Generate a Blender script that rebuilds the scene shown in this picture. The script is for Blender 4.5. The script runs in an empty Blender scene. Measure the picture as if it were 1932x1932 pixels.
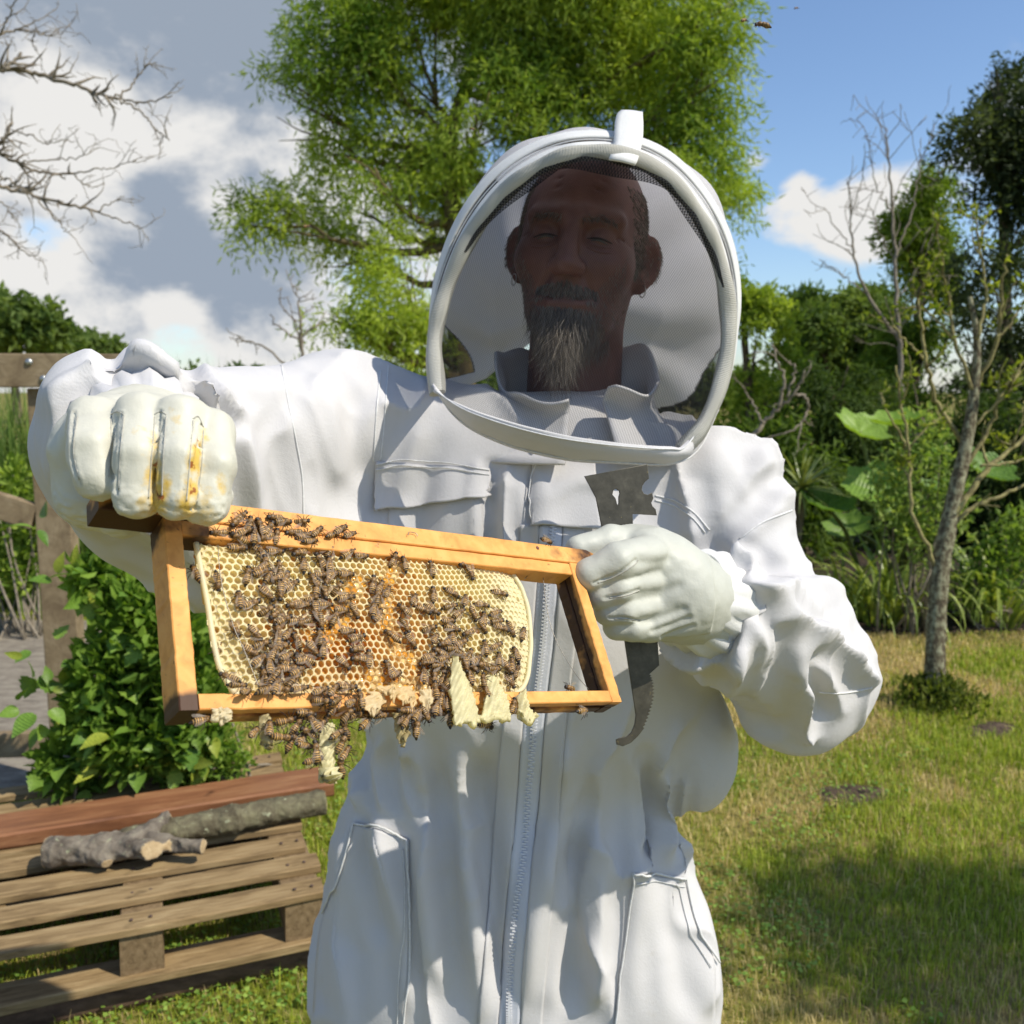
import bpy, bmesh, math, random
import numpy as np
from mathutils import Vector
from mathutils.bvhtree import BVHTree

random.seed(7)
RNG = np.random.default_rng(7)
scene = bpy.context.scene
COL = scene.collection

# ------------------------------------------------------------------ camera
FPX, CPX = 1750.0, 966.0            # focal length and centre, in 1932-pixel units
PITCH = math.atan((966 - 740) / 1750.0)
CAM_Z = 1.45
cam_data = bpy.data.cameras.new('camera')
cam_data.sensor_width = 36.0
cam_data.lens = 36.0 * FPX / 1932.0
cam_data.clip_start = 0.05
cam_data.clip_end = 3000.0
cam = bpy.data.objects.new('camera', cam_data)
COL.objects.link(cam)
cam.location = (0, 0, CAM_Z)
cam.rotation_euler = (math.pi / 2 - PITCH, 0, 0)
cam_data.dof.use_dof = True
cam_data.dof.focus_distance = 0.74
cam_data.dof.aperture_fstop = 12.0
scene.camera = cam

CAMP = np.array([0, 0, CAM_Z])
RGT = np.array([1.0, 0, 0])
FWD = np.array([0, math.cos(PITCH), -math.sin(PITCH)])
UPV = np.array([0, math.sin(PITCH), math.cos(PITCH)])


def ray(px, py):
    return FWD + RGT * ((px - CPX) / FPX) - UPV * ((py - CPX) / FPX)


def P(px, py, d):
    """pixel of the photograph (1932 wide) + depth in metres -> world point"""
    return CAMP + ray(px, py) * d


def G(px, py, z=0.0):
    """pixel -> point at height z"""
    r = ray(px, py)
    return CAMP + r * ((z - CAM_Z) / r[2])


def PY(px, py, y):
    """pixel -> point on the vertical plane Y = y"""
    r = ray(px, py)
    return CAMP + r * (y / r[1])


def pix(V):
    V = np.asarray(V, float)
    d = V - CAMP
    z = d @ FWD
    return np.stack([CPX + FPX * (d @ RGT) / z, CPX - FPX * (d @ UPV) / z], -1)


# ------------------------------------------------------------------ sun, sky, exposure
SUN = np.array([0.60, -0.29, 0.745])
SUN = SUN / np.linalg.norm(SUN)
sun_el = math.asin(SUN[2])
sun_data = bpy.data.lights.new('sun', 'SUN')
sun_data.energy = 4.8
sun_data.angle = math.radians(0.53)
sun_data.color = (1.0, 0.93, 0.80)
sun = bpy.data.objects.new('sun', sun_data)
COL.objects.link(sun)
sun.rotation_euler = Vector(SUN).to_track_quat('Z', 'Y').to_euler()
sun.location = (4, -3, 6)

world = bpy.data.worlds.new('World')
scene.world = world
world.use_nodes = True


def build_sky():
    nt = world.node_tree
    nt.nodes.clear()
    N, L = nt.nodes.new, nt.links.new
    out = N('ShaderNodeOutputWorld')
    bg = N('ShaderNodeBackground')
    bg.inputs['Strength'].default_value = 0.092
    L(bg.outputs[0], out.inputs[0])
    sky = N('ShaderNodeTexSky')
    sky.sky_type = 'NISHITA'
    sky.sun_disc = False
    sky.sun_elevation = sun_el
    sky.sun_rotation = math.atan2(SUN[0], SUN[1])
    sky.air_density = 1.0
    sky.dust_density = 0.6
    sky.ozone_density = 2.0
    tc = N('ShaderNodeTexCoord')
    dirv = tc.outputs['Generated']

    def math_(op, a, b=None, clamp=False):
        n = N('ShaderNodeMath')
        n.operation = op
        n.use_clamp = clamp
        for i, v in enumerate((a, b)):
            if v is None:
                continue
            if isinstance(v, (int, float)):
                n.inputs[i].default_value = v
            else:
                L(v, n.inputs[i])
        return n.outputs[0]

    def noise(scale, detail, rough, off, dist=0.0, zs=1.0):
        m = N('ShaderNodeMapping')
        m.inputs['Location'].default_value = off
        m.inputs['Scale'].default_value = (scale, scale, scale * zs)
        L(dirv, m.inputs[0])
        n = N('ShaderNodeTexNoise')
        n.inputs['Scale'].default_value = 1.0
        n.inputs['Detail'].default_value = detail
        n.inputs['Roughness'].default_value = rough
        n.inputs['Distortion'].default_value = dist
        L(m.outputs[0], n.inputs[0])
        return n.outputs['Fac']

    def bumps(lst):
        tot = None
        for (px, py, rx, amp) in lst:
            c = ray(px, py)
            c = c / np.linalg.norm(c)
            vm = N('ShaderNodeVectorMath')
            vm.operation = 'DISTANCE'
            L(dirv, vm.inputs[0])
            vm.inputs[1].default_value = tuple(c)
            mr = N('ShaderNodeMapRange')
            mr.interpolation_type = 'SMOOTHSTEP'
            mr.inputs['From Min'].default_value = 0
            mr.inputs['From Max'].default_value = rx / FPX
            mr.inputs['To Min'].default_value = amp
            mr.inputs['To Max'].default_value = 0
            L(vm.outputs['Value'], mr.inputs['Value'])
            tot = mr.outputs[0] if tot is None else math_('ADD', tot, mr.outputs[0])
        return tot

    def remap(v, a, b, c=0.0, d=1.0):
        mr = N('ShaderNodeMapRange')
        mr.interpolation_type = 'SMOOTHSTEP'
        for k, x in zip(('From Min', 'From Max', 'To Min', 'To Max'), (a, b, c, d)):
            mr.inputs[k].default_value = x
        L(v, mr.inputs['Value'])
        return mr.outputs[0]

    # a bank of cloud to the left, small cumulus to the right
    n1 = noise(5.5, 9, 0.58, (3.1, 1.7, 0.4), 0.25, 1.5)
    dens = math_('ADD', n1, bumps([(260, 150, 1000, 0.40), (60, 900, 800, 0.12), (-900, 200, 1100, 0.3), (-1500, 500, 1200, 0.25),
                                   (1650, 400, 150, 0.30), (1580, 450, 100, 0.16), (1430, 305, 60, 0.20), (1505, 345, 60, 0.20),
                                   (1480, 440, 90, 0.16), (1930, 240, 190, 0.26), (2600, 500, 700, 0.2), (500, 560, 300, 0.1),
                                   (120, 440, 110, -0.32), (40, 430, 90, -0.2), (575, 300, 60, -0.18), (360, 660, 130, -0.3), (620, 430, 70, -0.1)]))
    cover = remap(dens, 0.61, 0.76)
    # thick, grey bases and bright tops
    n2 = noise(6.5, 9, 0.60, (8.2, 0.3, 5.5), 0.2, 1.6)
    grey = math_('ADD', n2, bumps([(250, 60, 420, 0.20), (500, 170, 260, 0.16), (330, 500, 330, 0.16), (60, 330, 180, 0.02), (150, 560, 260, 0.1), (130, 240, 150, -0.22),
                                   (240, 290, 200, -0.22), (420, 270, 160, -0.12), (330, 600, 90, -0.25), (420, 400, 90, -0.2), (90, 480, 90, -0.18), (280, 360, 70, 0.12), (460, 520, 120, 0.1), (1640, 400, 220, -0.3), (1440, 320, 200, -0.25)]))
    gfac = remap(grey, 0.47, 0.70)
    cc = N('ShaderNodeMix')
    cc.data_type = 'RGBA'
    L(gfac, cc.inputs['Factor'])
    cc.inputs['A'].default_value = (8.6, 8.5, 8.3, 1)
    cc.inputs['B'].default_value = (3.3, 3.9, 4.8, 1)
    mx = N('ShaderNodeMix')
    mx.data_type = 'RGBA'
    L(cover, mx.inputs['Factor'])
    tint = N('ShaderNodeMix')
    tint.data_type = 'RGBA'
    tint.blend_type = 'MULTIPLY'
    tint.inputs['Factor'].default_value = 1.0
    L(sky.outputs[0], tint.inputs['A'])
    tint.inputs['B'].default_value = (1.45, 1.55, 1.68, 1)
    L(tint.outputs['Result'], mx.inputs['A'])
    L(cc.outputs['Result'], mx.inputs['B'])
    L(mx.outputs['Result'], bg.inputs['Color'])


build_sky()
vs = scene.view_settings
vs.view_transform = 'Standard'
vs.look = 'None'
vs.exposure = 0.10
vs.gamma = 1.0
vs.use_curve_mapping = False
scene.cycles.use_denoising = True
scene.cycles.max_bounces = 7
scene.cycles.transparent_max_bounces = 12
scene.cycles.caustics_reflective = False
scene.cycles.caustics_refractive = False

# ------------------------------------------------------------------ helpers: objects


def mesh_data(name, V, F, mats=None, smooth=True, midx=None):
    me = bpy.data.meshes.new(name)
    V = np.asarray(V, np.float32)
    if isinstance(F, np.ndarray):
        k = F.shape[1]
        n = len(F)
        me.vertices.add(len(V))
        me.vertices.foreach_set('co', V.ravel())
        me.loops.add(n * k)
        me.loops.foreach_set('vertex_index', F.astype(np.int32).ravel())
        me.polygons.add(n)
        me.polygons.foreach_set('loop_start', np.arange(0, n * k, k, dtype=np.int32))
        me.update(calc_edges=True)
    else:
        me.from_pydata([tuple(v) for v in V], [], F)
        me.update()
    if mats is not None:
        for m in (mats if isinstance(mats, (list, tuple)) else [mats]):
            me.materials.append(m)
    if midx is not None:
        me.polygons.foreach_set('material_index', np.asarray(midx, np.int32))
    me.polygons.foreach_set('use_smooth', np.full(len(me.polygons), smooth))
    return me


def link(name, me, parent=None, **props):
    o = bpy.data.objects.new(name, me)
    COL.objects.link(o)
    if parent is not None:
        o.parent = parent
    for k, v in props.items():
        o[k] = v
    return o


def mobj(name, V, F, mat, parent=None, smooth=True, midx=None, **props):
    return link(name, mesh_data(name, V, F, mat, smooth, midx), parent, **props)


def thing(name, label, cat, group=None, loc=(0, 0, 0)):
    o = bpy.data.objects.new(name, None)
    COL.objects.link(o)
    o.empty_display_size = 0.05
    o.location = loc
    o['label'] = label
    o['category'] = cat
    if group:
        o['group'] = group
    return o


def rebase(root):
    """children of a root with a location are modelled in world space: undo the offset"""
    for ch in root.children:
        ch.matrix_parent_inverse = root.matrix_basis.inverted()


def fcol(me, cols, name='Col'):
    """per-vertex colour attribute"""
    a = me.color_attributes.new(name, 'FLOAT_COLOR', 'POINT')
    c = np.ones((len(me.vertices), 4), np.float32)
    c[:, :3] = cols
    a.data.foreach_set('color', c.ravel())


def unit(v):
    v = np.asarray(v, float)
    return v / (np.linalg.norm(v, axis=-1, keepdims=True) + 1e-12)


def catmull(pts, n):
    """smooth curve through pts (any dimension), n samples"""
    pts = np.asarray(pts, float)
    k = len(pts)
    if k == 2:
        t = np.linspace(0, 1, n)[:, None]
        return pts[0] * (1 - t) + pts[1] * t
    Q = np.vstack([2 * pts[0] - pts[1], pts, 2 * pts[-1] - pts[-2]])
    t = np.linspace(0, k - 1, n)
    i = np.minimum(t.astype(int), k - 2)
    u = (t - i)[:, None]
    p0, p1, p2, p3 = Q[i], Q[i + 1], Q[i + 2], Q[i + 3]
    return 0.5 * (2 * p1 + (p2 - p0) * u + (2 * p0 - 5 * p1 + 4 * p2 - p3) * u * u + (3 * p1 - p0 - 3 * p2 + p3) * u ** 3)


def tube(path, radii, seg=8, cap=True, wob=0.0, rng=None):
    """tapered tube along a path; returns V, F(list)"""
    path = np.asarray(path, float)
    n = len(path)
    radii = np.broadcast_to(np.asarray(radii, float), (n,))
    T = unit(np.gradient(path, axis=0))
    ref = np.array([0, 0, 1.0]) if abs(T[0][2]) < 0.9 else np.array([1.0, 0, 0])
    u = unit(np.cross(T[0], ref))
    V = []
    for i in range(n):
        u = unit(u - T[i] * (u @ T[i]))
        w = np.cross(T[i], u)
        a = np.linspace(0, 2 * math.pi, seg, endpoint=False)
        r = radii[i] * (1 + (rng.normal(0, wob, seg) if wob else 0))
        V.append(path[i] + (np.cos(a) * r)[:, None] * u + (np.sin(a) * r)[:, None] * w)
    V = np.concatenate(V)
    F = []
    for i in range(n - 1):
        for j in range(seg):
            a, b = i * seg + j, i * seg + (j + 1) % seg
            F.append((a, b, b + seg, a + seg))
    if cap:
        F.append(tuple(range(seg))[::-1])
        F.append(tuple(range((n - 1) * seg, n * seg)))
    return V, F


def merge(parts):
    V, F, o = [], [], 0
    for v, f in parts:
        V.append(np.asarray(v, float))
        F += [tuple(int(i) + o for i in q) for q in f]
        o += len(v)
    return np.concatenate(V), F


def box_mesh(c, ax, half, bev=0.0):
    """oriented box with chamfered edges -> V, F"""
    bm = bmesh.new()
    bmesh.ops.create_cube(bm, size=2.0)
    for v in bm.verts:
        v.co = Vector((v.co.x * half[0], v.co.y * half[1], v.co.z * half[2]))
    if bev > 0:
        bmesh.ops.bevel(bm, geom=list(bm.edges), offset=bev, segments=2, affect='EDGES', profile=0.6)
    bm.verts.index_update()
    A = np.array(ax, float)
    V = np.array([v.co[:] for v in bm.verts]) @ A + np.asarray(c, float)
    F = [tuple(v.index for v in f.verts) for f in bm.faces]
    bm.free()
    return V, F


# ------------------------------------------------------------------ helpers: implicit surfaces


def lerp(a, b, t):
    return a + (b - a) * t


class Field:
    """a sampled distance field, meshed with surface nets"""

    def __init__(self, lo, hi, h):
        self.lo = np.asarray(lo, float)
        self.h = h
        self.n = np.ceil((np.asarray(hi, float) - self.lo) / h).astype(int) + 1
        self.F = np.full(self.n, 1.0, np.float32)

    def box(self, lo, hi):
        a = np.clip(np.floor((np.asarray(lo) - self.lo) / self.h).astype(int), 0, self.n)
        b = np.clip(np.ceil((np.asarray(hi) - self.lo) / self.h).astype(int) + 1, 0, self.n)
        sl = tuple(slice(i, j) for i, j in zip(a, b))
        ax = [np.arange(i, j, dtype=np.float32) * self.h + l for i, j, l in zip(a, b, self.lo)]
        return sl, ax[0][:, None, None], ax[1][None, :, None], ax[2][None, None, :]

    def comb(self, sl, g, k, op):
        f = self.F[sl]
        g = g.astype(np.float32)
        if f.size == 0:
            return
        if op == 'sub':
            g = -g
            if k > 0:
                hh = np.maximum(k - np.abs(f - g), 0) / k
                self.F[sl] = np.maximum(f, g) + hh * hh * k * 0.25
            else:
                self.F[sl] = np.maximum(f, g)
        else:
            if k > 0:
                hh = np.maximum(k - np.abs(f - g), 0) / k
                self.F[sl] = np.minimum(f, g) - hh * hh * k * 0.25
            else:
                self.F[sl] = np.minimum(f, g)

    def cap(self, a, b, ra, rb, k=0.0, op='add', flat=None, fr=1.0, sq=2.0):
        """round cone from a to b; flat = direction along which the section is scaled by fr"""
        a, b = np.asarray(a, float), np.asarray(b, float)
        m = max(ra, rb) * max(1.0, fr) + 2 * k + 3 * self.h
        sl, X, Y, Z = self.box(np.minimum(a, b) - m, np.maximum(a, b) + m)
        d = b - a
        L2 = max(d @ d, 1e-12)
        t = np.clip(((X - a[0]) * d[0] + (Y - a[1]) * d[1] + (Z - a[2]) * d[2]) / L2, 0, 1)
        px, py, pz = X - (a[0] + d[0] * t), Y - (a[1] + d[1] * t), Z - (a[2] + d[2] * t)
        if flat is not None:
            fl = unit(flat)
            s = px * fl[0] + py * fl[1] + pz * fl[2]
            q = s * (1 / fr - 1)
            px, py, pz = px + q * fl[0], py + q * fl[1], pz + q * fl[2]
        g = (np.sqrt(px * px + py * py + pz * pz) if sq == 2.0 else (np.abs(px) ** sq + np.abs(py) ** sq + np.abs(pz) ** sq) ** (1 / sq)) - (ra + (rb - ra) * t)
        if flat is not None:
            g = g * min(1.0, fr)
        self.comb(sl, g, k, op)

    def ell(self, c, r, k=0.0, op='add', ax=None):
        c, r = np.asarray(c, float), np.asarray(r, float)
        m = r.max() + 2 * k + 3 * self.h
        sl, X, Y, Z = self.box(c - m, c + m)
        x, y, z = X - c[0], Y - c[1], Z - c[2]
        if ax is not None:
            A = np.asarray(ax, float)
            x, y, z = [A[i][0] * x + A[i][1] * y + A[i][2] * z for i in range(3)]
        k0 = np.sqrt((x / r[0]) ** 2 + (y / r[1]) ** 2 + (z / r[2]) ** 2)
        k1 = np.sqrt((x / r[0] ** 2) ** 2 + (y / r[1] ** 2) ** 2 + (z / r[2] ** 2) ** 2) + 1e-9
        self.comb(sl, k0 * (k0 - 1) / k1, k, op)

    def cut(self, p, nrm, r):
        """slice off what lies beyond p along nrm, within r"""
        nrm = unit(nrm)
        p = np.asarray(p, float)
        sl, X, Y, Z = self.box(p - r * 2.2, p + r * 2.2)
        g = -((X - p[0]) * nrm[0] + (Y - p[1]) * nrm[1] + (Z - p[2]) * nrm[2])
        ball = np.sqrt((X - p[0] - nrm[0] * r) ** 2 + (Y - p[1] - nrm[1] * r) ** 2 + (Z - p[2] - nrm[2] * r) ** 2) - r * 1.7
        self.comb(sl, np.maximum(g, ball), 0.008, 'sub')

    def chain(self, pts, radii, k, **kw):
        for i in range(len(pts) - 1):
            self.cap(pts[i], pts[i + 1], radii[i], radii[i + 1], k, **kw)

    def mesh(self):
        F = self.F
        S = F < 0
        n = np.array(F.shape)
        act = np.zeros(n - 1, bool)
        first = S[:-1, :-1, :-1]
        offs = [(i, j, k) for i in (0, 1) for j in (0, 1) for k in (0, 1)]
        for o in offs[1:]:
            act |= S[o[0]:n[0] - 1 + o[0], o[1]:n[1] - 1 + o[1], o[2]:n[2] - 1 + o[2]] != first
        idx = np.argwhere(act)
        lut = np.full(n - 1, -1, np.int64)
        lut[act] = np.arange(len(idx))
        acc = np.zeros((len(idx), 3))
        cnt = np.zeros(len(idx))
        for axis in range(3):
            o1, o2 = [a for a in range(3) if a != axis]
            for i in (0, 1):
                for j in (0, 1):
                    p = idx.copy()
                    p[:, o1] += i
                    p[:, o2] += j
                    q = p.copy()
                    q[:, axis] += 1
                    fa, fb = F[tuple(p.T)], F[tuple(q.T)]
                    m = (fa < 0) != (fb < 0)
                    t = np.where(m, fa / np.where(m, fa - fb, 1), 0)
                    pt = p.astype(float)
                    pt[:, axis] += t
                    acc[m] += pt[m]
                    cnt[m] += 1
        V = acc / np.maximum(cnt, 1)[:, None] * self.h + self.lo
        quads = []
        for axis in range(3):
            o1, o2 = (axis + 1) % 3, (axis + 2) % 3
            a = [slice(None)] * 3
            b = [slice(None)] * 3
            a[axis] = slice(0, n[axis] - 1)
            b[axis] = slice(1, n[axis])
            ch = S[tuple(a)] != S[tuple(b)]
            e = np.argwhere(ch)
            e = e[(e[:, o1] > 0) & (e[:, o2] > 0) & (e[:, o1] < n[o1] - 1) & (e[:, o2] < n[o2] - 1)]
            inside = S[tuple(e.T)]
            q = []
            for (i, j) in ((-1, -1), (0, -1), (0, 0), (-1, 0)):
                c = e.copy()
                c[:, o1] += i
                c[:, o2] += j
                q.append(lut[tuple(c.T)])
            q = np.stack(q, 1)
            q[~inside] = q[~inside][:, ::-1]
            quads.append(q)
        return V, np.concatenate(quads)


def edges_of(Q):
    E = np.concatenate([Q[:, [0, 1]], Q[:, [1, 2]], Q[:, [2, 3]], Q[:, [3, 0]]])
    E = np.sort(E, 1)
    return np.unique(E, axis=0)


def scat(n, idx, val):
    return np.stack([np.bincount(idx, val[:, i], n) for i in range(3)], 1)


def smooth_mesh(V, Q, it=2, lam=0.5, w=None):
    E = edges_of(Q)
    n = len(V)
    ii = np.concatenate([E[:, 0], E[:, 1]])
    jj = np.concatenate([E[:, 1], E[:, 0]])
    deg = np.bincount(ii, minlength=n)[:, None]
    for _ in range(it):
        d = scat(n, ii, V[jj]) / deg - V
        V = V + lam * (d if w is None else d * w[:, None])
    return V


def normals(V, Q):
    N = np.cross(V[Q[:, 2]] - V[Q[:, 0]], V[Q[:, 3]] - V[Q[:, 1]])
    out = np.zeros_like(V)
    for c in range(4):
        out += scat(len(V), Q[:, c], N)
    return unit(out)


def vnoise(V, scale, seed=0, octaves=1):
    """cheap smooth 3-D value noise in -1..1"""
    out = np.zeros(len(V))
    amp = 1.0
    for o in range(octaves):
        X = np.asarray(V, float) * scale * (2 ** o) + 17.3 * (seed + o)
        i = np.floor(X).astype(np.int64)
        f = X - i
        f = f * f * (3 - 2 * f)
        acc = np.zeros(len(V))
        for dx in (0, 1):
            for dy in (0, 1):
                for dz in (0, 1):
                    hsh = ((i[:, 0] + dx) * 73856093) ^ ((i[:, 1] + dy) * 19349663) ^ ((i[:, 2] + dz) * 83492791) ^ (seed * 7919)
                    hsh = (hsh * 2654435761) & 0xFFFFFFFF
                    hsh = (hsh ^ (hsh >> 15)) * 2246822519 & 0xFFFFFFFF
                    r = ((hsh >> 8) & 0xFFFF) / 32768.0 - 1
                    w = (f[:, 0] if dx else 1 - f[:, 0]) * (f[:, 1] if dy else 1 - f[:, 1]) * (f[:, 2] if dz else 1 - f[:, 2])
                    acc += r * w
        out += acc * amp
        amp *= 0.5
    return out


def seg_dist(X, path):
    """distance of 2-D points X to a polyline, signed side and parameter 0..1"""
    path = np.asarray(path, float)
    best = np.full(len(X), 1e9)
    side = np.zeros(len(X))
    par = np.zeros(len(X))
    m = len(path) - 1
    for i in range(m):
        a, b = path[i], path[i + 1]
        d = b - a
        t = np.clip(((X - a) @ d) / (d @ d + 1e-9), 0, 1)
        q = X - (a + t[:, None] * d)
        r = np.hypot(q[:, 0], q[:, 1])
        m_ = r < best
        best[m_] = r[m_]
        side[m_] = np.sign(d[0] * q[m_, 1] - d[1] * q[m_, 0])
        par[m_] = (i + t[m_]) / m
    return best, side, par


# ------------------------------------------------------------------ helpers: materials


def new_mat(name):
    m = bpy.data.materials.new(name)
    m.use_nodes = True
    nt = m.node_tree
    bsdf = nt.nodes['Principled BSDF']
    return m, nt, bsdf


def ramp(nt, fac, stops):
    r = nt.nodes.new('ShaderNodeValToRGB')
    el = r.color_ramp.elements
    while len(el) < len(stops):
        el.new(0.5)
    for e, (p, c) in zip(el, stops):
        e.position = p
        e.color = (*c, 1) if len(c) == 3 else c
    nt.links.new(fac, r.inputs[0])
    return r.outputs[0]


def tex_noise(nt, scale, detail=4, rough=0.6, coord='Object', stretch=(1, 1, 1), dist=0.0):
    tc = nt.nodes.new('ShaderNodeTexCoord')
    mp = nt.nodes.new('ShaderNodeMapping')
    mp.inputs['Scale'].default_value = stretch
    nt.links.new(tc.outputs[coord], mp.inputs[0])
    n = nt.nodes.new('ShaderNodeTexNoise')
    n.inputs['Scale'].default_value = scale
    n.inputs['Detail'].default_value = detail
    n.inputs['Roughness'].default_value = rough
    n.inputs['Distortion'].default_value = dist
    nt.links.new(mp.outputs[0], n.inputs[0])
    return n.outputs['Fac']


def add_bump(nt, bsdf, h, strength=0.3, dist=0.002, prev=None):
    b = nt.nodes.new('ShaderNodeBump')
    b.inputs['Strength'].default_value = strength
    b.inputs['Distance'].default_value = dist
    nt.links.new(h, b.inputs['Height'])
    if prev is not None:
        nt.links.new(prev, b.inputs['Normal'])
    nt.links.new(b.outputs[0], bsdf.inputs['Normal'])
    return b.outputs[0]


def mixc(nt, fac, a, b, blend='MIX'):
    n = nt.nodes.new('ShaderNodeMix')
    n.data_type = 'RGBA'
    n.blend_type = blend
    for sock, v in ((n.inputs['Factor'], fac), (n.inputs['A'], a), (n.inputs['B'], b)):
        if isinstance(v, (int, float)):
            sock.default_value = v
        elif isinstance(v, (tuple, list)):
            sock.default_value = (*v, 1) if len(v) == 3 else v
        else:
            nt.links.new(v, sock)
    return n.outputs['Result']


def nmat(name, stops, scale=20, detail=6, rough=0.7, stretch=(1, 1, 1), bump=0.3, bdist=0.002, bscale=None, spec=0.3, coord='Object', dist=0.0):
    """material whose colour runs over stops by noise, with fine relief"""
    m, nt, b = new_mat(name)
    f = tex_noise(nt, scale, detail, 0.65, coord, stretch, dist)
    nt.links.new(ramp(nt, f, stops), b.inputs['Base Color'])
    b.inputs['Roughness'].default_value = rough
    b.inputs['Specular IOR Level'].default_value = spec
    if bump:
        h = f if bscale is None else tex_noise(nt, bscale, 6, 0.7, coord, stretch)
        add_bump(nt, b, h, bump, bdist)
    return m


def leaf_mat(name, trans=0.35, rough=0.55, spec=0.35):
    """leaf: colour per leaf from the mesh, some light passes through"""
    m, nt, b = new_mat(name)
    at = nt.nodes.new('ShaderNodeAttribute')
    at.attribute_name = 'Col'
    nt.links.new(at.outputs['Color'], b.inputs['Base Color'])
    b.inputs['Roughness'].default_value = rough
    b.inputs['Specular IOR Level'].default_value = spec
    tr = nt.nodes.new('ShaderNodeBsdfTranslucent')
    mul = mixc(nt, 1.0, at.outputs['Color'], (1.25, 1.3, 0.55), 'MULTIPLY')
    nt.links.new(mul, tr.inputs['Color'])
    mx = nt.nodes.new('ShaderNodeMixShader')
    mx.inputs[0].default_value = trans
    nt.links.new(b.outputs[0], mx.inputs[1])
    nt.links.new(tr.outputs[0], mx.inputs[2])
    nt.links.new(mx.outputs[0], nt.nodes['Material Output'].inputs[0])
    return m


def pallet_wood(name, dark, mid, light, grain=(1, 12, 12), scale=6, rough=0.75):
    m, nt, b = new_mat(name)
    f1 = tex_noise(nt, scale, 8, 0.65, 'Object', grain, 0.6)
    f2 = tex_noise(nt, 2.3, 4, 0.6, 'Object')
    c = ramp(nt, f1, [(0.3, dark), (0.5, mid), (0.7, light)])
    c2 = mixc(nt, f2, c, (0.75, 0.7, 0.62), 'MULTIPLY')
    f4 = tex_noise(nt, scale * 3.0, 6, 0.7, 'Object', (grain[0] * 0.5, grain[1] * 2.2, grain[2] * 2.2), 0.3)
    c2 = mixc(nt, ramp(nt, f4, [(0.52, (0, 0, 0)), (0.70, (0.8, 0.8, 0.8))]), c2, dark)
    f5 = tex_noise(nt, 9.0, 3, 0.5, 'Object', (1, 1.6, 1.6))
    c2 = mixc(nt, ramp(nt, f5, [(0.70, (0, 0, 0)), (0.78, (1, 1, 1))]), c2, tuple(x * 0.55 for x in dark))
    nt.links.new(c2, b.inputs['Base Color'])
    b.inputs['Roughness'].default_value = rough
    b.inputs['Specular IOR Level'].default_value = 0.25
    add_bump(nt, b, f1, 0.5, 0.003)
    return m
# ------------------------------------------------------------------ ground
def ground_mat():
    m, nt, b = new_mat('lawn_ground')
    f1 = tex_noise(nt, 1.1, 5, 0.6)
    f2 = tex_noise(nt, 22, 6, 0.7)
    f3 = tex_noise(nt, 0.5, 3, 0.5)
    a = ramp(nt, f2, [(0.3, (0.08, 0.09, 0.015)), (0.55, (0.19, 0.20, 0.035)), (0.75, (0.30, 0.28, 0.08))])
    s = ramp(nt, f2, [(0.3, (0.15, 0.11, 0.05)), (0.6, (0.34, 0.25, 0.11)), (0.8, (0.44, 0.34, 0.16))])
    k = ramp(nt, f1, [(0.44, (0, 0, 0)), (0.60, (1, 1, 1))])
    nt.links.new(mixc(nt, k, a, s), b.inputs['Base Color'])
    b.inputs['Roughness'].default_value = 0.95
    b.inputs['Specular IOR Level'].default_value = 0.1
    add_bump(nt, b, f2, 0.8, 0.02)
    return m


mobj('lawn', [(-1500, -300, 0), (1500, -300, 0), (1500, 2500, 0), (-1500, 2500, 0)], [(0, 1, 2, 3)], ground_mat(), kind='structure')


def sheet(name, pts, z, mat, sub=40, hump=0.0, ragged=0.0, seed=1):
    """irregular flat patch on the ground, from a loop of world points"""
    pts = np.asarray(pts, float)[:, :2]
    loop = catmull(np.vstack([pts, pts[:1]]), sub * 4 + 1)[:-1]
    c = loop.mean(0)
    loop = c + (loop - c) * (1 + ragged * vnoise(np.c_[loop * 9, np.zeros(len(loop))], 1.0, seed, 2))[:, None]
    V_, n = [], len(loop)
    rings_ = [1.0, 0.93, 0.8, 0.6, 0.35]
    for r in rings_:
        p = c + (loop - c) * r
        hz_ = hump * (1 - r ** 2) * (1 + 0.5 * vnoise(np.c_[p * 30, np.zeros(n)], 1, seed + 1, 2)) + hump * 0.3 * (r < 0.95) * vnoise(np.c_[p * 60, np.zeros(n)], 1, seed + 4)
        V_.append(np.c_[p, z + hz_])
    V_ = np.concatenate(V_ + [np.array([[c[0], c[1], z + hump]])])
    F_ = [(k * n + i, k * n + (i + 1) % n, (k + 1) * n + (i + 1) % n, (k + 1) * n + i) for k in range(len(rings_) - 1) for i in range(n)]
    F_ += [((len(rings_) - 1) * n + i, (len(rings_) - 1) * n + (i + 1) % n, len(V_) - 1) for i in range(n)]
    o = mobj(name, V_, F_, mat, kind='structure')
    return o


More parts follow.
